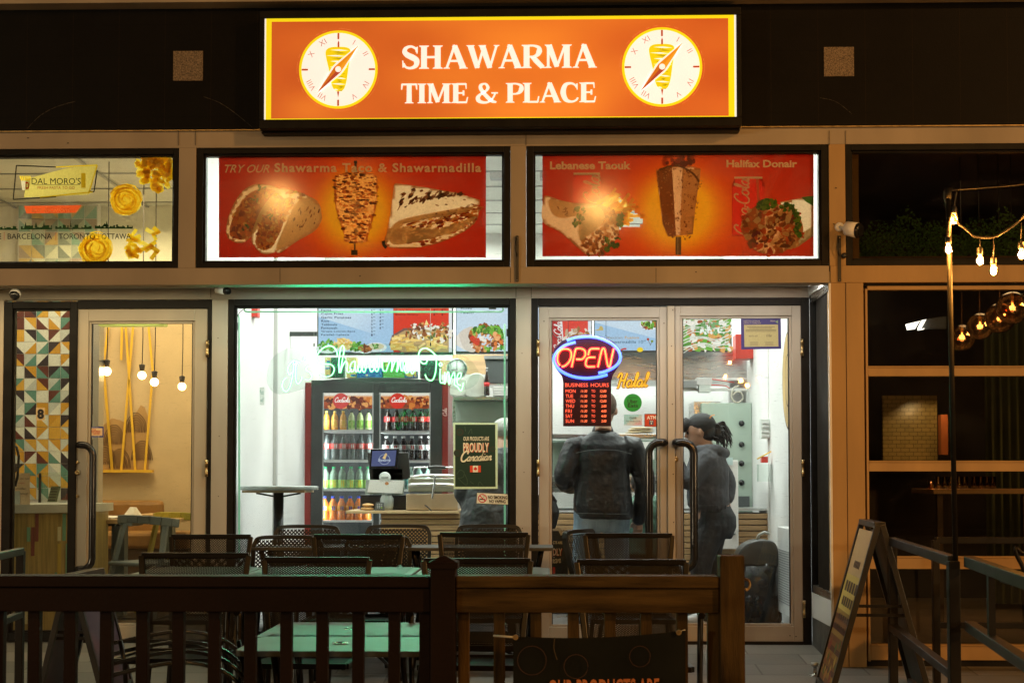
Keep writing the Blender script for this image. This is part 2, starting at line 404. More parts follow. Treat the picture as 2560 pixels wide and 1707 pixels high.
n.links.new(g2, m3.inputs[0]); n.links.new(mm.outputs[2], m3.inputs[6]); n.links.new(m3.outputs[2], b.inputs['Base Color'])
artmat('art', rough=.5); artmat('art_sign', es=.66, rough=.35, var=.03, vs=6); artmat('art_tv', es=1.0, rough=.2, var=.10, vs=60)
artmat('art_banner', trans=.2, rough=.45, var=.06, vs=60); artmat('art_poster', trans=.45, rough=.45, var=.12, vs=90); _b = MATS['art_tv'].node_tree.nodes['Principled BSDF']; [MATS['art_tv'].node_tree.links.remove(l) for l in list(_b.inputs['Base Color'].links)]; _b.inputs['Base Color'].default_value = (.01, .01, .01, 1)
artmat('art_led', es=2.2, rough=.4, var=0)
artmat('art_film', trans=.8, rough=.5, var=.1, vs=100)
glassmat('glass', (.97, .99, .97), .02, 1.0, smudge=.01, ss=2.5, scratch=.05)
glassmat('glass_door', (.96, .98, .96), .02, .9, smudge=.012, ss=3, scratch=.10)
glassmat('glass_old', (.93, .95, .90), .075, .13, smudge=.08, ss=2.5, scratch=.08)
glassmat('glass_dark', (.80, .80, .78), .02, 1.3, smudge=.008, ss=3, scratch=.02)
glassmat('glass_thin', (.97, .985, .975), .03, 1.0)
glassmat('acrylic', (.93, .97, .95), .05, 1.1)

YF = -.70     # plane of the upper front
# ------------------------------------------------------------ ground
def slab(name, x0, x1, ya, yb, za, zb, m, nx=1):
    q = MB(); q.v += [Vector(p) for p in ((x0, ya, za), (x1, ya, za), (x1, yb, zb), (x0, yb, zb), (x0, ya, za - .3), (x1, ya, za - .3), (x1, yb, zb - .3), (x0, yb, zb - .3))]
    for f in ((0, 1, 2, 3), (4, 7, 6, 5), (0, 4, 5, 1), (1, 5, 6, 2), (2, 6, 7, 3), (3, 7, 4, 0)): q.face(f, m)
    return struct(name, q)
m = M('paving', (.22, .205, .18), .7, var=.3, vs=2.5, bump=.25, bs=40)
n = m.node_tree; b = n.nodes['Principled BSDF']
tc = n.nodes.new('ShaderNodeTexCoord'); br = n.nodes.new('ShaderNodeTexBrick'); br.inputs['Scale'].default_value = 1.0
br.inputs['Brick Width'].default_value = .62; br.inputs['Row Height'].default_value = .31; br.inputs['Mortar Size'].default_value = .006
br.inputs['Color1'].default_value = (.24, .225, .20, 1); br.inputs['Color2'].default_value = (.13, .13, .12, 1); br.inputs['Mortar'].default_value = (.05, .045, .04, 1)
n.links.new(tc.outputs['Object'], br.inputs[0])
lk = [l for l in b.inputs['Base Color'].links][0].from_socket
mm = n.nodes.new('ShaderNodeMix'); mm.data_type = 'RGBA'; mm.inputs[0].default_value = .65; n.links.new(lk, mm.inputs[6]); n.links.new(br.outputs[0], mm.inputs[7]); n.links.new(mm.outputs[2], b.inputs['Base Color'])
M('concrete', (.30, .27, .23), .8, var=.25, vs=1.6, bump=.3, bs=70)
M('asphalt', (.05, .05, .05), .8, var=.25, vs=3, bump=.4, bs=120)
slab('pavement', -8, 8, -1.25, .12, gz(-1.25), 0.0, 'paving')
slab('patio_ground', -14, 14, -9.9, -1.25, gz(-9.9), gz(-1.25), 'concrete')
slab('road', -60, 60, -45, -9.9, gz(-9.9) - .15, gz(-9.9) - .13, 'asphalt')

# ------------------------------------------------------------ building
bld = T('commercial_building', 'dark tiled and beige panelled shopfront building with lit glass doors and windows behind the patio', 'building', (0, 0, 0))
XL, XR = -6.2, 6.2
def zz(px, py, Y): return P(px, py, Y).z
def xx(px, py, Y): return P(px, py, Y).x
q = MB(); zt = zz(1280, 13, YF - .02); zb = zz(1280, 321, YF)
q.box(XL, XR, YF, YF + .1, zb, zt, 'fascia_tile'); q.build('fascia', bld)
for (a, b_, c_, d) in ((433, 507, 128, 202), (2060, 2135, 118, 191)):
    q = MB().pbox(a, b_, c_, d, YF - .006, YF + .02, 'speckle'); o = q.build('accent_tile', bld.children[0])
q = MB().box(XL, XR, YF - .12, YF + .1, zt, zt + .5, 'beige_panel'); q.build('cornice', bld, bevel=.004)
q = MB().box(XL, XR, YF - .012, YF + .012, zb - .006, zb, 'brass'); q.build('drip_edge', bld)
M('chalk', (.06, .05, .04), .9)
random.seed(6)
for arc in ([(68, 322), (100, 290), (140, 268), (188, 254)], [(508, 242), (550, 258), (590, 285), (630, 318)], [(2050, 245), (2090, 255), (2130, 285)]):
    q = MB(); pts = [(p.x, p.y) for p in cr(arc, 8)]
    for i in range(len(pts) - 1):
        q.arib([pts[i], pts[i + 1]], random.uniform(.3, 1.5), YF - .002, None, 'chalk', 0)
    q.build('chalk_mark', bld)
# horizontal beams and posts of the upper front
zb0 = zz(1280, 365, YF); q = MB().box(XL, XR, YF + .006, YF + .12, zb0, zb - .006, 'beige_panel'); q.build('beam', bld, bevel=.003)
z1 = zz(1280, 667, YF); z2 = zz(1280, 709.5, YF)
q = MB().box(XL, xx(2073, 690, YF), YF, YF + .12, z2, z1, 'beige_panel'); q.build('beam', bld, bevel=.003)
q = MB().box(xx(2076, 690, YF), XR, YF - .002, YF + .12, z2, z1, 'amber_lit_panel'); q.build('beam', bld, bevel=.003)
for a, b_ in ((446, 489), (1276, 1315), (2073, 2114)):
    MB().box(xx(a, 500, YF), xx(b_, 500, YF), YF + .003, YF + .12, z1, zb0, 'beige_panel' if a < 2000 else 'amber_lit_panel').build('post', bld, bevel=.002)
# transom windows
def frame_win(name, x0, x1, z0, z1, Y, fw, mat, pane=None, parent=bld, d0=-.0, d1=.06, glassY=.03):
    """fw: frame widths left,right,bottom,top in metres"""
    l, r, bo, to = fw; q = MB()
    q.box(x0, x0 + l, Y + d0, Y + d1, z0, z1, mat); q.box(x1 - r, x1, Y + d0, Y + d1, z0, z1, mat)
    q.box(x0 + l, x1 - r, Y + d0, Y + d1, z1 - to, z1, mat); q.box(x0 + l, x1 - r, Y + d0, Y + d1, z0, z0 + bo, mat)
    # inner bead, a step lower
    s_ = .012
    for a in ((x0 + l, x0 + l + s_, z0 + bo, z1 - to), (x1 - r - s_, x1 - r, z0 + bo, z1 - to)): q.box(a[0], a[1], Y + d0 + .018, Y + d1 - .005, a[2], a[3], mat)
    q.box(x0 + l + s_, x1 - r - s_, Y + d0 + .018, Y + d1 - .005, z0 + bo, z0 + bo + s_, mat); q.box(x0 + l + s_, x1 - r - s_, Y + d0 + .018, Y + d1 - .005, z1 - to - s_, z1 - to, mat)
    fr = q.build(name, parent, bevel=.003)
    if pane: MB().box(x0 + l + s_, x1 - r - s_, Y + glassY, Y + glassY + .006, z0 + bo + s_, z1 - to - s_, pane).build('pane', fr)
    return fr
k = 1 / S(YF)
for (a, b_, l, r, gl) in ((-300, 445, 16, 13, 'glass_old'), (490, 1275, 17, 16, 'glass_old'), (1316, 2072, 18, 18, 'glass_old'), (2115, 3000, 14, 14, 'glass_dark')):
    frame_win('transom_window', xx(a, 500, YF), xx(b_, 500, YF), z1, zb0, YF + .02, (l * k, r * k, 15 * k, 15 * k), 'black_frame', gl, d0=-.01)
M('led_strip', (1, 1, 1), es=1.6, ecol=(.85, 1, .9)); M('led_strip_warm', (1, 1, 1), es=1.2, ecol=(1, .8, .5))
for px0, px1, m_ in ((-60, 520, 'led_strip_warm'), (530, 1285, 'led_strip'), (1290, 2065, 'led_strip')):
    MB().box(xx(px0, 700, YF), xx(px1, 700, YF), -.47, -.41, z2 + .063, z2 + .0695, m_).build('strip_light', bld)
# soffit and header behind the beam, door plane Y = 0
zs = z2 + .07
MB().box(XL, xx(2073, 709, YF), YF + .12, .06, zs, zs + .05, 'soffit_white').build('soffit', bld)
zh = zz(1280, 746, 0)
MB().box(XL, xx(2027, 740, 0), 0, .08, zh, zs, 'grey_frame').build('header', bld, bevel=.002)
def col(px0, px1, mat, pt=746, pb=1608, Y=0, name='column', th=.14):
    MB().box(xx(px0, 1195, Y), xx(px1, 1195, Y), Y, Y + th, zz(1280, pb, Y), zz(1280, pt, Y), mat).build(name, bld, bevel=.002)
col(527, 567, 'grey_frame'); col(1290, 1328, 'grey_frame'); col(-200, 4, 'beige_frame')
# black lower-front window of the shop
def unit(name, px0, px1, pt, pb, l, r, to, bo, mat, glass, Y=0, d0=0, parent=bld):
    kk = 1 / S(Y)
    return frame_win(name, xx(px0, 1195, Y), xx(px1, 1195, Y), zz(1280, pb, Y), zz(1280, pt, Y), Y, (l * kk, r * kk, bo * kk, to * kk), mat, glass, parent, d0=d0)
unit('shop_window', 567.3, 1289.7, 746, 1606, 15, 16, 17, 22, 'black_frame', 'glass')
unit('sidelight_window', 4.3, 188, 750, 1606, 22, 17, 18, 22, 'black_frame', 'glass')
# black door surrounds
def surround(px0, px1, pt, w0, w1, wt):
    kk = 1 / S(0); x0, x1 = xx(px0, 1195, 0), xx(px1, 1195, 0); zt_, zb_ = zz(1280, pt, 0), -.02
    q = MB(); q.box(x0, x0 + w0 * kk, .0, .1, zb_, zt_, 'black_frame'); q.box(x1 - w1 * kk, x1, .0, .1, zb_, zt_, 'black_frame')
    q.box(x0 + w0 * kk, x1 - w1 * kk, .0, .1, zt_ - wt * kk, zt_, 'black_frame'); q.box(x0 + w0 * kk, x1 - w1 * kk, 0, .1, -.02, .012, 'black_frame')
    q.build('door_frame', bld, bevel=.003)
surround(1328.3, 2027, 746, 17, 21, 19); surround(188.3, 526.7, 748, 1, 10, 20)
def door(px0, px1, pt, pb, gl, gr, gt, gb, mat, hinge, glass='glass_door', lab=None):
    """stile edges given in pixels; hinge is 'l' or 'r'"""
    kk = 1 / S(.012)
    Y = .012; x0, x1 = xx(px0, 1195, Y), xx(px1, 1195, Y); z0, z1 = zz(1280, pb, Y), zz(1280, pt, Y)
    a, b_ = xx(gl, 1195, Y), xx(gr, 1195, Y); c0, c1 = zz(1280, gb, Y), zz(1280, gt, Y)
    q = MB(); q.box(x0, a, Y, Y + .045, z0, z1, mat); q.box(b_, x1, Y, Y + .045, z0, z1, mat)
    q.box(a, b_, Y, Y + .045, c1, z1, mat); q.box(a, b_, Y, Y + .045, z0, c0, mat)
    s_ = .016                                                     # glazing bead
    q.box(a, a + s_, Y + .012, Y + .04, c0, c1, mat); q.box(b_ - s_, b_, Y + .012, Y + .04, c0, c1, mat)
    q.box(a + s_, b_ - s_, Y + .012, Y + .04, c1 - s_, c1, mat); q.box(a + s_, b_ - s_, Y + .012, Y + .04, c0, c0 + s_, mat)
    d = q.build('door', bld, bevel=.003)
    if lab: d['label'] = lab
    MB().box(a + s_, b_ - s_, Y + .022, Y + .03, c0 + s_, c1 - s_, glass).build('pane', d)
    MB().box(a + s_, a + s_ + .006, Y + .016, Y + .036, c0 + s_, c1 - s_, 'rubber').box(b_ - s_ - .006, b_ - s_, Y + .016, Y + .036, c0 + s_, c1 - s_, 'rubber').build('seal', d)
    hx = x0 - .004 if hinge == 'l' else x1 + .004
    for hp in (870, 1170, 1520):
        hz = zz(1280, hp, 0)
        MB().lathe([(.011, -.055), (.011, -.02), (.0095, -.019), (.0095, .019), (.011, .02), (.011, .055)], (hx, -.006, hz), 'brass', 10).build('hinge', d)
    return d
dl = door(1347, 1669, 768, 1602, 1373, 1650, 795, 1566, 'grey_frame', 'l', lab='left leaf of the double glass door with neon sign behind it')
dr = door(1689, 2005, 766, 1601, 1702, 1982, 791, 1563, 'grey_frame', 'r', lab='right leaf of the double glass door with inspection certificate')
MB().pbox(1670, 1688, 766, 1602, -.004, .05, 'beige_frame', rx=1280).build('astragal', dr, bevel=.002)
dp = door(189, 516, 770, 1602, 217, 484, 800, 1566, 'beige_frame', 'r', lab='beige framed door of the pasta shop')
def handle(pxa, pxb, pya, pyb, parent, wd=20, Y=-.075):
    r = wd / 2 / S(Y); xa, xb = xx(pxa, 1195, Y), xx(pxb, 1195, Y); za, zb_ = zz(1280, pya, Y), zz(1280, pyb, Y); sg = 1 if xb > xa else -1
    c_ = .07
    pts = [(xa, .012, za), (xa, Y + .02, za), (xa + sg * .015, Y, za), (xb - sg * c_, Y, za)]
    pts += [(xb - sg * c_ + sg * c_ * math.sin(t), Y, za - c_ * (1 - math.cos(t))) for t in (R(22), R(45), R(68), R(90))]
    pts += [(xb, Y, zb_ + c_)] + [(xb - sg * c_ * (1 - math.cos(t)), Y, zb_ + c_ - c_ * math.sin(t)) for t in (R(22), R(45), R(68), R(90))]
    pts += [(xa + sg * .015, Y, zb_), (xa, Y + .02, zb_), (xa, .012, zb_)]
    MB().tube(pts, r, 'black_gloss', 14).build('handle', parent)
handle(1662, 1622, 1106, 1420, dl); handle(1692, 1735, 1106, 1420, dr, 21); handle(195, 232, 1111, 1425, dp, 18)
def lock(px, py, parent, r=.018):
    p = P(px, py, .01); MB().lathe([(r, .004), (r, -.006), (r * .75, -.009), (r * .3, -.009), (r * .28, -.005), (0, -.005)], (p.x, .008, p.z), 'brass', 16, axis='y').build('lock', parent)
lock(1689, 1147, dr); lock(194, 1181, dp, .017); lock(194, 1156, dp, .009); lock(194, 1240, dp, .009)
# side return at the right of the entrance
xo, xi = xx(2079, 1195, YF), xx(2027, 1195, 0)
xside = (xo + xi) / 2
zg0, zg1 = .19 + .14, 2.24
q = MB()
q.box(xside, xside + .06, YF + .02, YF + .06, zg0, zg1, 'steel'); q.box(xside, xside + .06, -.05, -.01, zg0, zg1, 'black_frame')
q.box(xside, xside + .06, YF + .06, -.05, zg1 - .05, zg1, 'steel'); q.box(xside, xside + .06, YF + .06, -.05, zg0, zg0 + .05, 'steel')
sw = q.build('side_window', bld, bevel=.002)
MB().box(xside + .03, xside + .035, YF + .06, -.05, zg0 + .05, zg1 - .05, 'glass_dark').build('pane', sw)
q = MB()
for i in range(86): q.box(xside + .05, xside + .056, YF + .06, -.05, zg0 + .06 + i * .0205, zg0 + .06 + i * .0205 + .013, 'louver')
M('louver', (.22, .34, .28), .4, var=.2); q.mats = ['louver']; q.build('blind', sw)
M('stone_dark', (.10, .10, .095), .5, var=.6, vs=9, bump=.3, bs=20)
MB().box(xside, xside + .07, YF + .02, -.0, .33 - .16, .33, 'white_paint').build('sill_panel', bld, bevel=.003)
MB().box(xside + .004, xside + .07, YF + .02, -.0, -.06, .17, 'stone_dark').build('stone_base', bld)
MB().box(xside - .004, xside + .07, YF + .02, 0, zg1, zs, 'white_paint').build('side_header', bld)
MB().box(xx(2075.5, 1195, YF), xx(2081, 1195, YF), YF - .004, YF + .02, -.06, z2 - .002, 'white_plastic').build('corner_trim', bld)
zgr = gz(YF) - .02
MB().box(xx(2081.3, 1195, YF), xx(2117.5, 1195, YF), YF, YF + .12, zgr, z2, 'amber_lit_panel').build('corner_panel', bld, bevel=.003)
MB().box(xx(2119, 1195, YF), xx(2163, 1195, YF), YF, YF + .12, zgr, z2, 'amber_lit_panel').build('corner_panel', bld, bevel=.003)
MB().box(xx(2083, 1195, YF), xx(2160, 1195, YF), YF + .06, YF + .5, zgr, z2, 'black_frame').build('corner_core', bld)
# restaurant window of four stacked lights
xa = xx(2168, 1195, YF); xb = XR
rows = [(714, 724), (914, 940), (1151, 1178), (1390, 1422), (1610, 1650)]
q = MB().box(xx(2163.3, 1195, YF), xa, YF + .05, YF + .1, zgr, z2, 'black_frame')
q.box(xa, xa + .014, YF + .01, YF + .07, zz(1280, 1650, YF), zz(1280, 724, YF), 'amber_lit_panel')
for i, (a, b_) in enumerate(rows):
    za, zb_ = zz(2300, a, YF), zz(2300, b_, YF); q.box(xa + .014, xb, YF + .01, YF + .07, zb_, za, 'amber_lit_panel')
    if i: q.box(xa + .014, xb, YF + .004, YF + .01, za - .012, za - .006, 'amber_lit_panel')
q.box(xa, xb, YF + .03, YF + .08, zz(2300, 714, YF), z2 - .001, 'black_frame'); q.box(xa, xb, YF + .03, YF + .1, zgr, zz(2300, 1650, YF), 'black_frame')
rw = q.build('restaurant_window', bld, bevel=.003)
MB().box(xa + .014, xb, YF + .04, YF + .046, zz(2300, 1650, YF), zz(2300, 724, YF), 'glass_dark').build('pane', rw)

# ------------------------------------------------------------ interior shells
M('pasta_wall', (.62, .47, .27), .7, var=.06, vs=4, bump=.05)
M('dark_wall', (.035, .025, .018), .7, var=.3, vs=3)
M('ceiling_tile', (.70, .72, .68), .7, var=.05)
M('shop_tile', (.10, .105, .11), .28, var=.5, vs=5, bump=.05, bs=10)
M('pasta_tile', (.20, .15, .10), .4, var=.3)
XW0 = xx(515, 1195, 0); XW1 = xx(2040, 1195, 0); ZC = 3.5
MB().box(XW0 - .05, XW0, .081, 5.0, 0, zs + .05, 'white_paint').box(XW0 - .05, XW0, YF + .1, 5.0, zs + .05, ZC, 'white_paint').build('party_wall', bld)
MB().box(XW1, XW1 + .05, .08, 5.0, 0, zs + .05, 'white_paint').box(XW1, XW1 + .05, YF + .1, 5.0, zs + .05, ZC, 'white_paint').build('party_wall', bld)
MB().box(XW0, XW1, 4.95, 5.0, 0, ZC, 'white_paint').build('back_wall', bld)
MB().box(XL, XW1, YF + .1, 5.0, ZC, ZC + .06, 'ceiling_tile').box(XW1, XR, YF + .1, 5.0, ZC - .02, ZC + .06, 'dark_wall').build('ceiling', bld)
slab('shop_floor', XW0, XW1, .12, 5.0, 0, 0, 'shop_tile'); slab('pasta_shop_floor', XL, XW0, .12, 5, 0, 0, 'pasta_tile'); slab('restaurant_floor', XW1, XR, YF + .12, 5, -.05, -.05, 'pasta_tile')
M('pasta_wall_upper', (.82, .80, .66), .7, var=.05); MB().box(XL, XW0 - .05, 3.4, 3.45, 0, 2.65, 'pasta_wall').build('back_wall', bld); MB().box(XL, XW0 - .05, 3.4, 3.45, 2.651, ZC, 'pasta_wall_upper').build('back_wall', bld)
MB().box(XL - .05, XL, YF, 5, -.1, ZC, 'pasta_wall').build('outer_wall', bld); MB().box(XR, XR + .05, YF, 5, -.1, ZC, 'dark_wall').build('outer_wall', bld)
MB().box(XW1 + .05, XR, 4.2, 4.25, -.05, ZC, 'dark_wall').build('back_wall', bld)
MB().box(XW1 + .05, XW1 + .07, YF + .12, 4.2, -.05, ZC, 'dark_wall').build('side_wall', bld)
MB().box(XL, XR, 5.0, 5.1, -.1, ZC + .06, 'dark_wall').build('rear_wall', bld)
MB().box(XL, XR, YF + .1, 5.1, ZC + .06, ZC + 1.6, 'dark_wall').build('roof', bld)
# ceiling T-bars seen through the transoms
q = MB()
for i in range(9): q.box(XL, XW1, YF + .3 + i * .6, YF + .325 + i * .6, ZC - .008, ZC - .001, 'grey_plastic')
for i in range(7): q.box(-6 + i * 1.2, -5.975 + i * 1.2, YF + .1, 5, ZC - .016, ZC - .009, 'grey_plastic')
q.build('ceiling_grid', bld)
for (a, b_) in ((545, 630), (1225, 1300), (1350, 1372), (2040, 2075)):   # dark bulkhead frames high on the walls
    MB().pbox(a, b_, 430, 445, .9, 1.0, 'grey_plastic').build('bulkhead', bld)
q = MB(); p = P(683, 1195, 2.3); q.box(p.x - .02, p.x + .03, 2.28, 2.33, 0, ZC, 'grey_duct'); M('grey_duct', (.52, .52, .50), .5); q.build('conduit', bld)

# joints, screws and small holes of the cladding
M('joint_dark', (.03, .025, .02), .7)
q = MB()
for px, a, b_ in ((446, 327, 364), (489, 327, 364), (1276, 670, 706), (1315, 327, 364), (2073, 327, 364), (2114, 327, 364), (527, 716, 744), (1290, 716, 744), (1328, 716, 744), (700, 670, 706), (1640, 670, 706)):
    Yj = YF - .0005 if b_ < 712 else -.0015
    q.arect(px - .7, a, px + .7, b_, Yj, None, 'joint_dark')
for px, py in ((70, 345), (170, 358), (900, 690), (1740, 680), (2090, 470), (2085, 560)): q.aell(px, py, 1.8, 1.6, YF - .001, None, 'joint_dark', 10)
for px, py in ((1305, 883), (1308, 1080), (1306, 1320), (545, 845), (548, 1090), (546, 1240), (1310, 1180)): q.aell(px, py, 1.3, 1.3, -.002, None, 'joint_dark', 8)
for px, py in ((1679, 865), (1681, 1010), (1683, 1185), (1684, 1305), (1360, 803), (1660, 808), (1682, 775), (1990, 1590), (1975, 1588), (1835, 1590)): q.aell(px, py, 1.6, 1.6, -.0055, None, 'joint_dark', 8)
o = q.build('fixing', bld); o['kind'] = 'stuff'

MB().box(XL, xx(-200, 1195, 0), 0, .1, -.02, zs, 'beige_panel').build('end_wall', bld)
MB().box(XL, xx(-300, 500, YF), YF + .02, YF + .1, z1, zb0, 'beige_panel').build('end_panel', bld)
# ------------------------------------------------------------ lightbox sign
YS = YF - .15
sg = T('lightbox_sign', 'wide orange backlit shop sign with yellow border, white serif letters and two spit clock faces', 'sign', (0, YS, 3.6))
X0, X1 = xx(661, 170, YS), xx(1841, 170, YS); Z1, Z0 = zz(1280, 42.5, YS), zz(1280, 296.5, YS)
q = MB(); e = .028
q.box(X0 - e, X1 + e, YS - .012, YF - .001, Z1, Z1 + .045, 'black_frame'); q.box(X0 - e, X1 + e, YS - .012, YF - .001, Z0 - .055, Z0, 'black_frame')
q.box(X0 - e, X0, YS - .012, YF - .001, Z0, Z1, 'black_frame'); q.box(X1, X1 + e, YS - .012, YF - .001, Z0, Z1, 'black_frame')
q.box(X0, X1, YS + .03, YF - .002, Z0 + .001, Z1 - .001, 'black_frame'); q.box(X0 - e, X1 + e, YS + .06, YF - .003, Z0 - .066, Z0 - .056, 'black_frame')
q.build('cabinet', sg, bevel=.004)
def sx(u): return X0 + (X1 - X0) * u
YEL = c(238, 222, 20); WHT = c(252, 252, 248); OR1 = c(206, 98, 42)
def wpoly(q, pts, Y, col, m='art_sign'): q.poly([(p[0], Y, p[1]) for p in pts], m, col)
def wrect(q, a, b_, c_, d, Y, col, m='art_sign'): wpoly(q, [(a, c_), (b_, c_), (b_, d), (a, d)], Y, col, m)
q = MB(); wrect(q, X0, X1, Z0, Z1, YS, WHT); kx = 1 / S(YS)
wrect(q, X0 + 4 * kx, X1 - 5 * kx, Z0, Z1, YS - .001, YEL)
ox0, ox1, oz0, oz1 = X0 + 18 * kx, X1 - 20 * kx, Z0 + 3 * kx, Z1 - 8.5 * kx
nx, ny = 60, 14
def oc(u, v):                                                    # uneven tube glow and street lamp reflections painted into the vinyl colour
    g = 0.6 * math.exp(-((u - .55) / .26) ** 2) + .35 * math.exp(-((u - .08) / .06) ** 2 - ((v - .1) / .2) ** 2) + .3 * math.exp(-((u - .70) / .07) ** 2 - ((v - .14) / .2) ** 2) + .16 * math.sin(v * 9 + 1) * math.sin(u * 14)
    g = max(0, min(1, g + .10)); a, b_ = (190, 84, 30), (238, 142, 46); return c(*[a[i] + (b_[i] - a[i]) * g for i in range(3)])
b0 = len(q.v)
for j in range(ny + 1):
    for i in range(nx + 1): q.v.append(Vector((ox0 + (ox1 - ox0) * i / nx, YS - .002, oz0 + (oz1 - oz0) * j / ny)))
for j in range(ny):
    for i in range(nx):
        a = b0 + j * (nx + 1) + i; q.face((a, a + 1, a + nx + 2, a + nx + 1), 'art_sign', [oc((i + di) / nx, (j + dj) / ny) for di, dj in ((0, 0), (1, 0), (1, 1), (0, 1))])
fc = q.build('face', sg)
BR = c(176, 80, 44); OLV = c(170, 160, 10); YL2 = c(236, 214, 10)
def clock(cx, cz, r, ROM):
    q = MB(); Yc = YS - .004
    def el(rr, Y, col, n=64): wpoly(q, [(cx + rr * math.cos(2 * math.pi * k / n), cz + rr * math.sin(2 * math.pi * k / n)) for k in range(n)], Y, col)
    for dd, w_ in ((1.05, .004), ):                                # thin scratchy outline round the ring
        for k in range(0, 64):
            if random.random() < .55:
                t0, t1 = 2 * math.pi * k / 64, 2 * math.pi * (k + 1) / 64
                wpoly(q, [(cx + dd * r * math.cos(t0), cz + dd * r * math.sin(t0)), (cx + dd * r * math.cos(t1), cz + dd * r * math.sin(t1)), (cx + (dd + w_) * r * math.cos(t1), cz + (dd + w_) * r * math.sin(t1)), (cx + (dd + w_) * r * math.cos(t0), cz + (dd + w_) * r * math.sin(t0))], Yc, c(235, 150, 90))
    el(r, Yc, YEL); el(r * .935, Yc - .001, WHT)
    def at2(x, y): return (cx + x * r, cz + y * r)
    Y2 = Yc - .002
    for a in (0, 90, 180, 270):
        ca, sa = math.cos(R(a)), math.sin(R(a)); w_ = .024
        wpoly(q, [at2(ca * .93 - sa * w_, sa * .93 + ca * w_), at2(ca * .93 + sa * w_, sa * .93 - ca * w_), at2(ca * .78 + sa * w_, sa * .78 - ca * w_), at2(ca * .765, sa * .765), at2(ca * .78 - sa * w_, sa * .78 + ca * w_)], Y2, BR)
    for s_, a in (('I', 60), ('II', 30), ('IV', -30), ('V', -60), ('VII', -120), ('VIII', -150), ('X', 150), ('XI', 120)):
        vs, fs = tmesh(s_, 0, -.012, 1.05); b = len(q.v); h = .145; rot = R(a - 90)
        mxv = max(v[0] for v in vs); mnv = min(v[0] for v in vs)
        for x, y in vs:
            u = (x - (mxv + mnv) / 2) * .20; v = y / .7 * h - h / 2; xr, yr = u * math.cos(rot) - v * math.sin(rot), u * math.sin(rot) + v * math.cos(rot)
            p = at2(math.cos(R(a)) * .80 + xr, math.sin(R(a)) * .80 + yr); q.v.append(Vector((p[0], Y2, p[1])))
        for f in fs: q.face([b + i for i in f], 'art_sign', BR)
    # spit: rod tips, stacked meat with pale gaps
    wpoly(q, [at2(-.02, .56), at2(.025, .56), at2(.025, .68), at2(.003, .745), at2(-.02, .68)], Y2, BR)
    wpoly(q, [at2(-.03, -.56), at2(.03, -.56), at2(0, -.72)], Y2, BR)
    out = [(-.32, .47), (-.22, .56), (0, .58), (.22, .56), (.31, .48), (.30, .3), (.26, .05), (.22, -.25), (.17, -.45), (.1, -.54), (-.05, -.55), (-.14, -.46), (-.2, -.25), (-.24, 0), (-.31, .3)]
    wpoly(q, [at2(*p) for p in cr([Vector(p) for p in out], 4, True)], Y2, YL2)
    random.seed(5)
    Y3 = Y2 - .001
    for j in range(15):
        v = .50 - j * .072; hw = .3 - .13 * (j / 14) ** 1.1; x0_ = -hw + random.uniform(-.02, .16); x1_ = hw + random.uniform(-.2, .02)
        wpoly(q, [at2(p[0], p[1]) for p in ((x0_, v), ((x0_ + x1_) / 2, v + .012), (x1_, v - .02), ((x0_ + x1_) / 2, v - .028))], Y3, WHT if j % 2 == 0 else OLV)
        x0_ = -hw * random.uniform(.2, .9); wpoly(q, [at2(x0_, v - .035), at2(x0_ + hw, v - .03), at2(x0_ + hw * .8, v - .052)], Y3 - .0005, OLV)
    # compass needle
    a = R(49); d = Vector((math.cos(a), math.sin(a))); nn = Vector((-d.y, d.x)); cc = Vector((-.01, .0))
    Y4 = Y3 - .002; tip, tail = cc + d * .80, cc - d * .80
    wpoly(q, [at2(*p) for p in (tip + nn * .01, cc + d * .08 + nn * .145, cc - d * .08 + nn * .145, tail, cc - d * .08 - nn * .145, cc + d * .08 - nn * .145)], Y4, WHT)
    wpoly(q, [at2(*p) for p in (tip, cc + nn * .105, cc)], Y4 - .001, c(222, 142, 22)); wpoly(q, [at2(*p) for p in (tip, cc, cc - nn * .105)], Y4 - .001, c(232, 160, 34))
    wpoly(q, [at2(*p) for p in (tail, cc + nn * .105, cc)], Y4 - .001, c(200, 110, 24)); wpoly(q, [at2(*p) for p in (tail, cc, cc - nn * .105)], Y4 - .001, c(168, 66, 40))
    el(r * .075, Y4 - .002, WHT, 24)
    q.build('clock_face', sg)
for (px, py, rp) in ((846, 175, 100), (1655, 168.6, 101)): clock(xx(px, py, YS), zz(px, py, YS), rp * kx, 1)
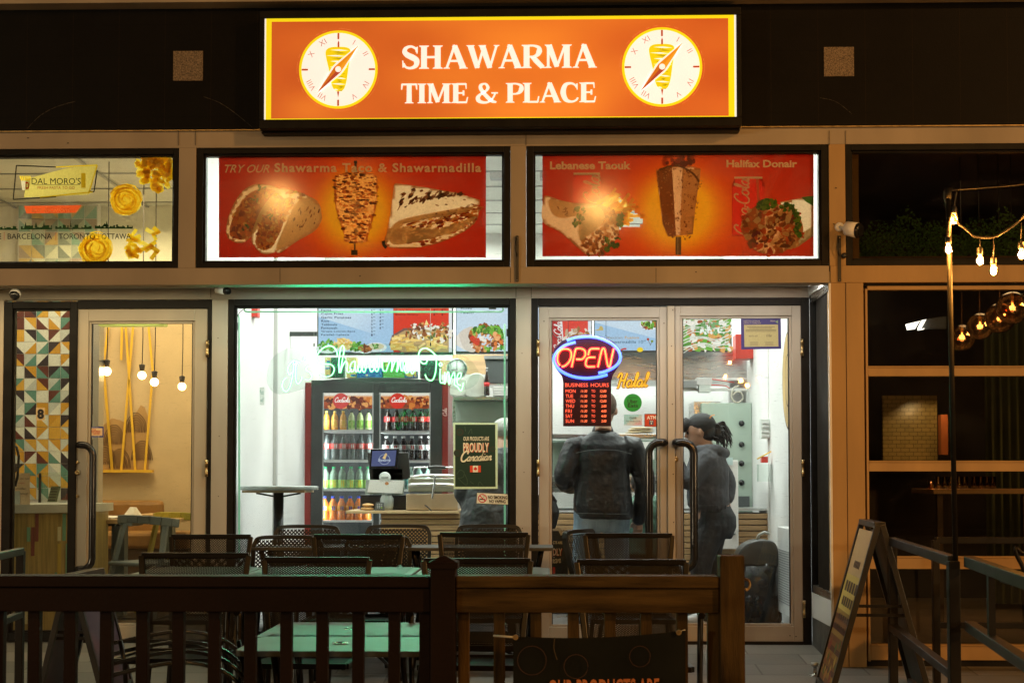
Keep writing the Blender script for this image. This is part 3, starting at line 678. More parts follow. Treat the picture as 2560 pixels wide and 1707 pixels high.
# serif capitals drawn as strokes in a box one unit high
def serif_word(q, word, x0, x1, zb_, zt_, Y, col, m, gaps=None):
    h = zt_ - zb_; adv = 0; G = []
    T_, t_ = .19, .085
    def stem(x, w=T_, y0=0, y1=1, sf=.085, s0=1, s1=1):
        L = []
        a = w / 2
        L += [(x - a - sf, y0), (x + a + sf, y0), (x + a + sf * .9, y0 + .035), (x + a + .01, y0 + .075)] if s0 else [(x - a, y0), (x + a, y0)]
        L += [(x + a + .01, y1 - .075), (x + a + sf * .9, y1 - .035), (x + a + sf, y1), (x - a - sf, y1), (x - a - sf * .9, y1 - .035), (x - a - .01, y1 - .075)] if s1 else [(x + a, y1), (x - a, y1)]
        L += [(x - a - .01, y0 + .075), (x - a - sf * .9, y0 + .035)] if s0 else []
        return ('p', L)
    def rb(pts, ws): return ('r', pts, ws)
    def ft(x, y, w, up=1): return ('p', [(x - w / 2, y), (x + w / 2, y), (x + w / 2 - .02, y + .04 * up), (x + .03, y + .06 * up), (x - .03, y + .06 * up), (x - w / 2 + .02, y + .04 * up)])
    D = {
     'S': ([rb([(.53, .72), (.50, .86), (.33, .965), (.15, .90), (.10, .74), (.2, .60), (.38, .49), (.52, .36), (.5, .14), (.32, .035), (.14, .08), (.06, .24)], [.05, .06, .07, .10, .14, .18, .2, .17, .13, .08, .06, .05]), ('p', [(.57, .96), (.50, .93), (.52, .66), (.56, .66)]), ('p', [(.02, .05), (.09, .08), (.05, .36), (.01, .36)])], .62),
     'H': ([stem(.17), stem(.66), rb([(.2, .5), (.62, .5)], [.07, .07])], .86),
     'A': ([rb([(.12, .02), (.40, .98)], [.06, .07]), rb([(.40, .99), (.71, .02)], [.15, .18]), rb([(.22, .33), (.6, .33)], [.065, .065]), ft(.12, 0, .24), ft(.72, 0, .32), ('p', [(.33, 1.02), (.42, 1.03), (.46, .9), (.36, .85)])], .84),
     'W': ([rb([(.13, .98), (.38, .02)], [.17, .14]), rb([(.38, .02), (.60, .9)], [.065, .065]), rb([(.55, .98), (.82, .02)], [.17, .14]), rb([(.82, .02), (1.06, .98)], [.06, .06]), ft(.13, 1, .3, -1), ft(.55, 1, .28, -1), ft(1.06, 1, .22, -1)], 1.12),
     'R': ([stem(.17), rb([(.22, .96), (.42, .96), (.6, .88), (.62, .72), (.55, .56), (.4, .49), (.22, .49)], [.06, .06, .1, .16, .12, .06, .06]), rb([(.38, .5), (.52, .3), (.74, .03)], [.13, .16, .14]), ft(.76, 0, .2)], .80),
     'M': ([stem(.14, .075, sf=.08), rb([(.16, .99), (.45, .05)], [.17, .13]), rb([(.45, .05), (.74, .98)], [.06, .06]), stem(.80, T_), ft(.14, 1, .26, -1)], 1.0),
     'T': ([stem(.34, T_, s1=0), rb([(.05, .965), (.63, .965)], [.07, .07]), ('p', [(.02, 1), (.10, .98), (.06, .70), (.01, .70)]), ('p', [(.58, .98), (.66, 1), (.67, .70), (.62, .70)])], .68),
     'I': ([stem(.17)], .36),
     'E': ([stem(.17), rb([(.2, .965), (.58, .965)], [.07, .07]), rb([(.2, .035), (.6, .035)], [.07, .07]), rb([(.2, .51), (.48, .51)], [.06, .06]), ('p', [(.54, .98), (.60, 1), (.61, .72), (.57, .72)]), ('p', [(.56, 0), (.62, .0), (.67, .3), (.62, .3)]), rb([(.48, .64), (.48, .38)], [.05, .05])], .68),
     'P': ([stem(.17), rb([(.22, .96), (.42, .96), (.6, .87), (.62, .7), (.55, .53), (.4, .45), (.22, .45)], [.06, .06, .1, .16, .12, .06, .06])], .68),
     'L': ([stem(.17), rb([(.2, .035), (.6, .035)], [.07, .07]), ('p', [(.55, 0), (.62, 0), (.66, .32), (.61, .32)])], .66),
     'C': ([rb([(.66, .74), (.58, .88), (.42, .965), (.2, .88), (.11, .5), (.22, .13), (.44, .035), (.62, .1), (.7, .24)], [.05, .06, .08, .14, .18, .15, .08, .06, .05]), ('p', [(.69, .97), (.63, .94), (.65, .64), (.69, .64)])], .76),
     '&': ([rb([(.66, .2), (.5, .05), (.3, .02), (.12, .1), (.08, .28), (.2, .45), (.38, .58), (.48, .76), (.42, .93), (.32, .97), (.2, .9), (.19, .74), (.3, .52), (.5, .24), (.66, .08), (.82, .03)], [.05, .07, .1, .14, .13, .08, .07, .1, .08, .06, .1, .12, .13, .14, .12, .05]), rb([(.66, .2), (.74, .38), (.76, .5)], [.05, .05, .05]), rb([(.62, .5), (.88, .5)], [.05, .05])], .9),
     ' ': ([], .30)}
    tot = sum(D[ch][1] for ch in word); u = (x1 - x0) / tot; x = 0; lay = 0
    for ch in word:
        for el in D[ch][0]:
            lay += 1; yy = Y - (lay % 7) * .00015
            if el[0] == 'p': q.poly([(x0 + (x + p[0]) * u, yy, zb_ + p[1] * h) for p in el[1]], m, col)
            else:
                pts, ws = el[1], el[2]; sp = cr([Vector(p) for p in pts], 6) if len(pts) > 2 else [Vector(p) for p in pts]; n_ = len(sp); b = len(q.v); A = []; B = []
                for i, p in enumerate(sp):
                    d = (sp[min(i + 1, n_ - 1)] - sp[max(i - 1, 0)]).normalized(); nn = Vector((-d.y, d.x)); t = i / (n_ - 1) * (len(ws) - 1); k_ = min(int(t), len(ws) - 2); hw = (ws[k_] * (1 - t + k_) + ws[k_ + 1] * (t - k_)) / 2 * 1.16 + .008
                    A.append(p + nn * hw); B.append(p - nn * hw)
                q.v += [Vector((x0 + (x + p.x) * u, yy, zb_ + p.y * h)) for p in A] + [Vector((x0 + (x + p.x) * u, yy, zb_ + p.y * h)) for p in B]
                for i in range(n_ - 1): q.face((b + i, b + i + 1, b + n_ + i + 1, b + n_ + i), m, col)
        x += D[ch][1]
q = MB(); serif_word(q, 'SHAWARMA', xx(1005, 140, YS), xx(1490, 140, YS), zz(1250, 172, YS), zz(1250, 114, YS), YS - .005, WHT, 'art_sign'); q.build('lettering', sg)
q = MB(); serif_word(q, 'TIME & PLACE', xx(1002, 230, YS), xx(1491, 230, YS), zz(1250, 258, YS), zz(1250, 209, YS), YS - .005, WHT, 'art_sign'); q.build('lettering', sg)

# ------------------------------------------------------------ posters behind the transoms
YP = YF + .075
RED = c(150, 18, 8)
def radial(cx, cy_, rx, ry):
    def fn(x, y):
        d = math.exp(-(((x - cx) / rx) ** 2 + ((y - cy_) / ry) ** 2)); d2 = math.exp(-(((x - cx) / (rx * 2.4)) ** 2 + ((y - cy_ - 20) / (ry * 1.3)) ** 2)) * .5
        t = min(1, d * .95 + d2); a, m_, b = (178, 16, 6), (222, 70, 8), (250, 160, 20)
        f = t * 2
        return c(*[(a[i] + (m_[i] - a[i]) * f) if f < 1 else (m_[i] + (b[i] - m_[i]) * (f - 1)) for i in range(3)])
    return fn
def spit(q, x0, x1, xb0, xb1, yt, yb, Y):
    cols = [c(200, 115, 45), c(235, 150, 60), c(150, 72, 26), c(250, 195, 110), c(215, 125, 45), c(110, 50, 18)]
    out = [(x0 + 6, yt + 6), ((x0 + x1) / 2, yt - 2), (x1 - 6, yt + 5), (x1 + 2, yt + 24), (x1 - 2, (yt + yb) / 2), (xb1 + 6, yb - 20), (xb1, yb), (xb0, yb), (xb0 - 6, yb - 20), (x0 + 2, (yt + yb) / 2), (x0 - 2, yt + 24)]
    q.apoly(out, Y, c(225, 135, 55), 'art_poster', 4); q.scatter(out, 300, (1.6, 5), cols, Y - .0008, 'art_poster', (1.2, 4), 0.1)
    q.scatter([((x0 + x1) / 2 - 12, yt + 30), ((x0 + x1) / 2 + 8, yt + 30), ((x0 + x1) / 2 + 6, yb - 8), ((x0 + x1) / 2 - 8, yb - 8)], 60, (1.5, 4), [c(225, 180, 130), c(205, 150, 90)], Y - .003, 'art_poster', (1, 3), .1)
def char(q, poly, n, Y, ang=None, cols=None, size=(1, 4)):
    q.scatter(poly, n, size, cols or [c(150, 90, 45), c(110, 58, 25), c(175, 120, 70)], Y, 'art_poster', (1.5, 4), ang)
pa = T('poster', 'red banner with tacos, a meat spit and a grilled wrap behind the upper window', 'poster', P(880, 644, YP))
q = MB(); Y1 = YP - .002
TOR = c(222, 178, 128); TOR2 = c(212, 155, 100); FILL = [c(205, 95, 25), c(225, 140, 60), c(170, 60, 18), c(235, 190, 120), c(200, 120, 40), c(150, 50, 20)]
# tacos
o1 = [(570, 595), (566, 570), (575, 530), (600, 485), (630, 463), (665, 462), (700, 475), (690, 520), (655, 560), (620, 600), (595, 608)]
q.apoly(o1, Y1, TOR2, 'art_poster', 4); i1 = [(576, 590), (582, 545), (608, 500), (640, 475), (690, 478), (680, 520), (645, 560), (618, 596)]
q.apoly(i1, Y1 - .0008, c(190, 100, 40), 'art_poster', 4); q.scatter(i1, 190, (2, 6), FILL, Y1 - .0016, 'art_poster')
o2 = [(632, 610), (630, 585), (645, 540), (670, 500), (700, 472), (735, 478), (780, 495), (803, 530), (800, 560), (760, 590), (700, 625), (660, 636)]
q.apoly(o2, Y1 - .0034, TOR, 'art_poster', 4)
i2 = [(640, 612), (650, 560), (680, 520), (716, 495), (735, 500), (715, 540), (696, 590), (668, 625)]
q.apoly(i2, Y1 - .0042, c(195, 110, 45), 'art_poster', 4); q.scatter(i2, 170, (2, 6), FILL, Y1 - .005, 'art_poster')
q.scatter([(690, 485), (740, 480), (770, 492), (760, 505), (720, 515)], 40, (2, 6), FILL + [c(240, 215, 120)], Y1 - .0066, 'art_poster')
o3 = [(700, 632), (690, 620), (705, 580), (722, 540), (742, 505), (775, 493), (798, 510), (803, 545), (790, 575), (740, 605)]
q.apoly(o3, Y1 - .0072, TOR, 'art_poster', 4); char(q, [(722, 580), (745, 520), (790, 515), (796, 550), (760, 590)], 22, Y1 - .0078, 1.9)
for (x, y) in ((637, 497), (612, 568), (673, 541), (652, 470)): q.scatter([(x - 8, y - 5), (x + 7, y - 6), (x + 8, y + 6), (x - 6, y + 6)], 5, (2, 4), [c(60, 110, 30), c(40, 90, 20)], Y1 - .009, 'art_poster')
# spit on a rod
q.arect(886, 402, 892, 440, Y1, c(60, 40, 25), 'art_poster'); q.arect(885, 402, 893, 409, Y1 - .0005, c(30, 25, 20), 'art_poster'); q.arect(885, 605, 889, 628, Y1, c(110, 80, 50), 'art_poster'); q.arect(878, 625, 894, 638, Y1 - .0006, c(60, 45, 28), 'art_poster')
spit(q, 837, 942, 865, 915, 432, 605, Y1 - .001)
# folded grilled wrap
w1 = [(985, 462), (990, 458), (1060, 468), (1140, 482), (1200, 500), (1200, 512), (1150, 535), (1080, 545), (1010, 560), (975, 600), (962, 612), (975, 540)]
q.apoly([(960, 608), (985, 560), (1040, 540), (1190, 515), (1198, 530), (1185, 560), (1140, 590), (1070, 615), (1000, 622)], Y1, TOR2, 'art_poster', 3)
q.scatter([(985, 600), (1020, 560), (1190, 518), (1192, 540), (1140, 585), (1050, 612)], 150, (2, 6), FILL, Y1 - .0008, 'art_poster', (1.5, 4), -.2)
q.apoly([(975, 596), (1010, 566), (1100, 572), (1190, 540), (1150, 575), (1060, 600), (990, 612)], Y1 - .003, TOR, 'art_poster', 3)
q.scatter([(998, 560), (1060, 545), (1190, 520), (1170, 545), (1090, 568), (1020, 570)], 90, (2, 6), FILL, Y1 - .0036, 'art_poster', (1.5, 4), -.2)
q.apoly(w1, Y1 - .005, TOR, 'art_poster')
for i in range(8): q.scatter([(992 + i * 14, 520 - i * 5), (1010 + i * 22, 470 + i * 2), (1016 + i * 22, 474 + i * 2), (1000 + i * 14, 526 - i * 5)], 14, (2, 5), [c(120, 60, 22), c(90, 42, 14), c(150, 85, 40)], Y1 - .0056, 'art_poster', (1.6, 4), -.75, sm=False)
char(q, [(1080, 490), (1190, 502), (1160, 530), (1090, 540)], 18, Y1 - .007, .1); q.arib([(958, 602), (960, 612), (966, 620)], 8, Y1 - .006, c(40, 35, 28), 'art_poster')
qb = MB(); qb.agrid(547, 391, 1215, 644, YP, radial(889, 520, 90, 110), 100, 38, 'art_banner', q.outl); qb.build('banner', pa); q.build('printed_picture', pa)
q = MB(); TX = c(255, 244, 222)
text(q, 'TRY OUR', 562, 412, 674, 432, Y1 - .001, TX, 'art_poster', .35, .01)
text(q, 'Shawarma Taco & Shawarmadilla', 686, 408, 1203, 431, Y1 - .009, TX, 'art_poster', 0, .03, space=1.15); q.build('lettering', pa)

pb = T('poster', 'red banner with chicken wrap, red drink cans and a smooth meat cone', 'poster', P(1690, 642, YP))
q = MB(); 
def can(x0, x1, yt, yb, Y, vis):
    q.apoly([(x0 + 8, yt), (x1 - 8, yt), (x1, yt + 18), (x1, yb), (x0, yb), (x0, yt + 18)], Y, c(185, 25, 12), 'art_poster')
    q.arect(x0 + 6, yt - 2, x1 - 6, yt + 3, Y - .0006, c(245, 232, 220), 'art_poster'); q.apoly([(x1 - 22, yt + 3), (x1 - 15, yt + 3), (x1 - 10, yb), (x1 - 14, yb)], Y - .0004, c(215, 110, 90), 'art_poster')
can(1428, 1506, 434, 512, Y1, 1); script(q, 'Cola', 1499, 512, 19, 3.6, Y1 - .001, c(235, 215, 195), 'art_poster', .2, rot=1)
can(1830, 1912, 444, 590, Y1, 1); script(q, 'Coca-Cola', 1872, 590, 17, 4, Y1 - .001, c(235, 215, 195), 'art_poster', .2, rot=1)
# fries, chicken wrap
q.outl += [[(1495, 540), (1510, 490), (1535, 478), (1560, 495), (1585, 520), (1618, 556), (1600, 568), (1555, 572), (1540, 600), (1510, 560)]]
random.seed(11)
for i in range(46):
    a = random.uniform(-1.1, .45); L_ = random.uniform(25, 62); x = random.uniform(1490, 1560); y = random.uniform(505, 560)
    x2, y2 = x + L_ * math.cos(a), y + L_ * math.sin(a) * .8; q.arib([(x, y), ((x + x2) / 2, (y + y2) / 2 - 2), (x2, y2)], random.uniform(6, 9), Y1 - .0015 - i * .00003, random.choice([c(250, 190, 60), c(255, 220, 110), c(240, 165, 45)]), 'art_poster', 3)
wr = [(1358, 500), (1366, 489), (1400, 500), (1440, 508), (1500, 512), (1535, 530), (1548, 560), (1540, 600), (1500, 630), (1470, 638), (1440, 615), (1400, 580), (1357, 555)]
q.apoly(wr, Y1 - .0035, c(205, 145, 95), 'art_poster', 4)
q.apoly([(1372, 500), (1400, 502), (1440, 512), (1460, 530), (1440, 540), (1400, 545), (1378, 530)], Y1 - .004, c(225, 180, 135), 'art_poster', 4); char(q, [(1390, 515), (1440, 518), (1430, 540), (1390, 530)], 10, Y1 - .0045)
q.scatter([(1450, 540), (1490, 515), (1540, 530), (1552, 575), (1520, 630), (1470, 636), (1446, 590)], 190, (2.5, 7), [c(170, 90, 30), c(200, 120, 50), c(140, 70, 22), c(220, 150, 90), c(190, 100, 30)], Y1 - .0048, 'art_poster')
q.apoly([(1452, 545), (1465, 522), (1500, 518), (1512, 545), (1495, 570), (1470, 590), (1450, 600), (1446, 570)], Y1 - .007, c(232, 200, 165), 'art_poster', 4)
LEAF = [c(70, 120, 25), c(110, 150, 45), c(50, 95, 20)]
for pl in ([(1430, 560), (1445, 515), (1462, 520), (1452, 560)], [(1510, 600), (1545, 590), (1550, 615), (1520, 630), (1510, 622)], [(1540, 550), (1556, 535), (1558, 560), (1545, 565)]): q.scatter(pl, 24, (2, 6), LEAF, Y1 - .0078, 'art_poster')
# smooth cone with tomatoes on top
q.apoly([(1640, 425), (1700, 410), (1752, 422), (1750, 445), (1740, 500), (1732, 586), (1670, 592), (1656, 560)], Y1 - .001, c(205, 135, 82), 'art_poster')
q.apoly([(1643, 428), (1680, 418), (1690, 590), (1672, 590), (1658, 560)], Y1 - .0016, c(150, 84, 42), 'art_poster'); q.apoly([(1706, 420), (1751, 426), (1736, 540), (1732, 586), (1700, 588)], Y1 - .0016, c(215, 158, 105), 'art_poster')
q.scatter([(1645, 430), (1750, 428), (1732, 585), (1672, 588)], 200, (1, 3), [c(175, 108, 60), c(210, 150, 98), c(150, 88, 48)], Y1 - .0022, 'art_poster', (1, 2))
q.arib([(1648, 425), (1690, 414), (1730, 432), (1748, 455)], 5, Y1 - .0034, c(125, 75, 38), 'art_poster')
q.scatter([(1662, 388), (1728, 388), (1726, 410), (1664, 412)], 34, (4, 8), [c(175, 40, 12), c(130, 28, 8), c(200, 70, 20)], Y1 - .004, 'art_poster', (1, 1.4)); q.arect(1689, 592, 1703, 637, Y1 - .001, c(120, 95, 75), 'art_poster'); q.arect(1693, 592, 1696, 637, Y1 - .0015, c(190, 160, 130), 'art_poster')
# donair wrap
q.apoly([(1950, 505), (2032, 490), (2033, 590), (1990, 618), (1960, 610)], Y1 - .0015, c(225, 195, 155), 'art_poster'); q.apoly([(2003, 493), (2033, 490), (2033, 515), (2015, 505)], Y1 - .002, c(60, 120, 30), 'art_poster')
q.apoly([(1992, 590), (2033, 565), (2033, 590), (1994, 618)], Y1 - .0022, c(190, 170, 140), 'art_poster')
dn = [(1852, 570), (1870, 530), (1900, 512), (1940, 510), (1980, 520), (2000, 545), (2008, 580), (1985, 615), (1950, 632), (1910, 635), (1880, 620), (1865, 595)]
q.apoly(dn, Y1 - .003, c(180, 110, 60), 'art_poster', 4); q.scatter(dn, 170, (4, 10), [c(190, 110, 60), c(150, 75, 35), c(215, 160, 110), c(205, 85, 40), c(225, 180, 140), c(180, 60, 25), c(120, 55, 25)], Y1 - .0036, 'art_poster', (1, 2.2))
for pl in ([(1890, 520), (1910, 500), (1940, 505), (1930, 520)], [(1940, 508), (1975, 510), (2000, 535), (2002, 590), (1990, 590), (1985, 545), (1960, 525)]): q.scatter(pl, 50, (3, 6), LEAF, Y1 - .0062, 'art_poster', (1, 1.6))
q.scatter([(1880, 585), (1895, 575), (1900, 600), (1888, 610)], 8, (2, 5), [c(120, 20, 50)], Y1 - .008, 'art_poster')
qb = MB(); qb.agrid(1356, 386, 2034, 641, YP, radial(1697, 520, 100, 110), 100, 38, 'art_banner', q.outl); qb.build('banner', pb); q.build('printed_picture', pb)
q = MB(); text(q, 'Lebanese Taouk', 1375, 404, 1577, 424, Y1 - .001, TX, 'art_poster', 0, .035); text(q, 'Halifax Donair', 1816, 400, 1993, 419, Y1 - .001, TX, 'art_poster', 0, .035); q.build('lettering', pb)

# ------------------------------------------------------------ pasta shop film on its transom
YQ = YF + .045
pf = T('window_decal', 'window decal with black city skylines, logo and yellow pasta on the upper left window', 'decal', P(200, 600, YQ))
q = MB(); KB = c(28, 30, 20); YP1 = c(250, 225, 60)
q.apoly([(65, 448), (168, 420), (243, 414), (222, 487), (60, 494)], YQ + .002, c(205, 195, 110), 'art_film')
for pts in ([(41, 414), (140, 418)], [(41, 414), (33, 499)], [(33, 499), (140, 492)], [(243, 426), (235, 480)], [(235, 480), (222, 478)]): q.arib(pts, 3, YQ, KB, 'art_film', 0)
for pts in ([(140, 418), (243, 413)], [(243, 413), (222, 484)], [(100, 494), (232, 480)]): q.arib(pts, 3.5, YQ - .001, c(215, 195, 40), 'art_film', 0)
text(q, "DAL MORO'S", 79, 445, 202, 461, YQ - .001, KB, 'art_film'); text(q, 'FRESH PASTA TO GO', 94, 466, 187, 473, YQ - .001, c(165, 60, 35), 'art_film'); q.arect(84, 462, 200, 463, YQ - .001, KB, 'art_film')
text(q, 'D', 64, 455, 73, 473, YQ - .002, c(190, 50, 25), 'art_film', 0, .03); q.apoly([(52, 452), (76, 452), (72, 476), (56, 476)], YQ - .0005, c(210, 205, 185), 'art_film')
for i in range(6): q.arib([(54 + i * 4, 452), (50 + i * 5, 440)], 3, YQ - .001, YP1, 'art_film', 0)
q.arect(203, 433, 214, 470, YQ - .001, c(215, 190, 60), 'art_film')
q.apoly([(60, 515), (204, 513), (190, 532), (66, 534)], YQ, c(214, 88, 42), 'art_film'); script(q, 'o', 80, 530, 8, 2, YQ - .001, c(245, 225, 190), 'art_film'); text(q, 'our locations', 80, 518, 176, 531, YQ - .0015, c(245, 225, 190), 'art_film', .4)
random.seed(3)
def skyline(x0, x1, base, peaks):
    x = x0; pts = [(x0, base)]
    while x < x1:
        w_ = random.uniform(2, 6); h = random.uniform(3, 11); pts += [(x, base - h), (min(x + w_, x1), base - h)]; x += w_
    q.apoly(pts + [(x1, base)], YQ - .001, c(24, 48, 20), 'art_film')
    for (px, h, w_) in peaks: q.apoly([(px - w_, base - 5), (px, base - h), (px + w_, base - 5)], YQ - .0015, c(24, 48, 20), 'art_film')
skyline(0, 44, 575, []); skyline(52, 130, 574, [(64, 20, 3), (90, 19, 4), (110, 20, 3)]); skyline(138, 229, 573, [(177, 27, 1.6), (177, 14, 3)]); skyline(237, 332, 572, [(267, 20, 4), (262, 14, 8)])
for t_, a, b_ in (('E', -1, 3), ('BARCELONA', 19, 130), ('TORONTO', 147, 238), ('OTTAWA', 254, 327)): text(q, t_, a, 584, b_, 598, YQ - .002, KB, 'art_film', 0, .008)
for x in (10, 139, 246): q.arect(x, 581, x + 1, 601, YQ - .001, c(190, 80, 50), 'art_film')
q.build('lettering', pf)
q = MB(); PC = [c(255, 232, 70), c(246, 214, 50), c(255, 240, 110), c(225, 185, 40)]
def nest(cx, cy_, r, n=60):
    q.aell(cx, cy_, r, r * .95, YQ, c(240, 205, 55), 'art_film', jit=.08)
    for i in range(n):
        a0 = random.uniform(0, 6.28); rr = random.uniform(.25, 1) * r; ox, oy = random.uniform(-6, 6), random.uniform(-5, 5); sp = random.uniform(.8, 2)
        q.arib([(cx + ox + rr * math.cos(a0 + sp * t), cy_ + oy + rr * .92 * math.sin(a0 + sp * t)) for t in (0, .33, .66, 1)], random.uniform(2, 3.4), YQ - .001 - i * .00004, random.choice(PC), 'art_film', 3)
nest(314, 500, 40); nest(240, 622, 42)
q.scatter([(338, 405), (360, 388), (410, 387), (424, 400), (425, 455), (400, 478), (380, 468), (352, 450)], 170, (5, 10), PC, YQ, 'art_film', (1, 1.6))
for i in range(30):
    a = random.uniform(0, 3.14); x, y = random.uniform(315, 395), random.uniform(575, 640); L_ = random.uniform(10, 18); q.arib([(x - L_ * math.cos(a), y - L_ * math.sin(a) * .7), (x + L_ * math.cos(a), y + L_ * math.sin(a) * .7)], random.uniform(8, 12), YQ - i * .00005, random.choice(PC), 'art_film', 0)
q.build('printed_picture', pf)
# ============================================================ KEBAB SHOP INTERIOR
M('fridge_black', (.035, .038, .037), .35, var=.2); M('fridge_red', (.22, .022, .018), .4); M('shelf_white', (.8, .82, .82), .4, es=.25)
M('fridge_inner', (.16, .18, .19), .5, var=.1); M('wood_slat', (.42, .26, .12), .5, var=.22, vs=3, vs2=(.6, 1, 14), bump=.1)
M('wood_dark', (.10, .06, .03), .6); M('wood_wall', (.58, .38, .20), .55, var=.15, vs=3, vs2=(.5, 1, 8)); M('wood_top', (.60, .42, .22), .4, var=.15, vs=3, vs2=(.6, 4, 4))
M('marble', (.52, .58, .54), .25, var=.25, vs=12, bump=.02); M('glass_clear_body', (.06, .05, .04), .08, var=.1, spec=.8)
M('bottle_clear', (.12, .13, .13), .08, var=.3, vs=20, spec=.9); M('foil', (.8, .8, .78), .3, metal=1, bump=.8, bs=40); M('bread', (.60, .36, .14), .7, var=.2, vs=20, bump=.3)
M('paper', (.82, .82, .78), .7, var=.04); M('screen_blue', (.09, .11, .22), .2, es=.5); M('neon_green', (.1, .9, .4), .4, es=4, ecol=(.0, .75, .14)); M('neon_white', (.9, 1, .95), .4, es=1.7, ecol=(.72, 1, .80))
M('tube_green', (.45, .75, .55), .35, es=.35, ecol=(.3, .85, .5)); M('led_blue', (.2, .4, 1), .4, es=6, ecol=(.05, .10, 1)); M('led_blue_core', (.4, .7, 1), .4, es=1.25, ecol=(.18, .52, 1.0))
M('led_red', (1, .1, .05), .4, es=5, ecol=(1, .012, .03)); M('led_yellow', (1, .8, .3), .4, es=1.5, ecol=(1, .58, .10)); M('board_dark', (.10, .012, .05), .45); M('red_plastic', (.62, .05, .03), .35, var=.08)
M('green_glass_panel', (.42, .52, .44), .25, var=.08, vs=2); M('clock_white', (.85, .85, .83), .4)

# ---- menu screens hanging in a row
FOOD = {'green': [c(70, 140, 40), c(110, 180, 60), c(50, 110, 30), c(150, 200, 90)], 'meat': [c(190, 110, 50), c(150, 80, 35), c(220, 160, 90), c(120, 60, 25)],
        'fries': [c(245, 210, 120), c(230, 185, 90), c(250, 225, 150)], 'mix': [c(240, 240, 230), c(200, 120, 60), c(90, 150, 60), c(230, 170, 90), c(160, 80, 40), c(250, 245, 235)]}
YT = 2.6; BL = c(205, 226, 245); BL2 = c(165, 202, 236); NV = c(20, 58, 92)
def screen(x0, x1, yb, desc, lab):
    t = T('menu_screen', lab, 'screen', P((x0 + x1) / 2, yb, YT), 'menu screens hung in a row above the counter')
    MB().pbox(x0 - 1, x1 + 1, 690, yb, YT, YT + .05, 'fridge_black', rx=1280).build('bezel', t)
    q = MB(); desc(q); q.build('display', t)
    MB().box(P((x0 + x1) / 2, 700, YT).x - .02, P((x0 + x1) / 2, 700, YT).x + .02, YT + .055, YT + .085, P(0, 690, YT).z, ZC, 'steel').build('mount', t)
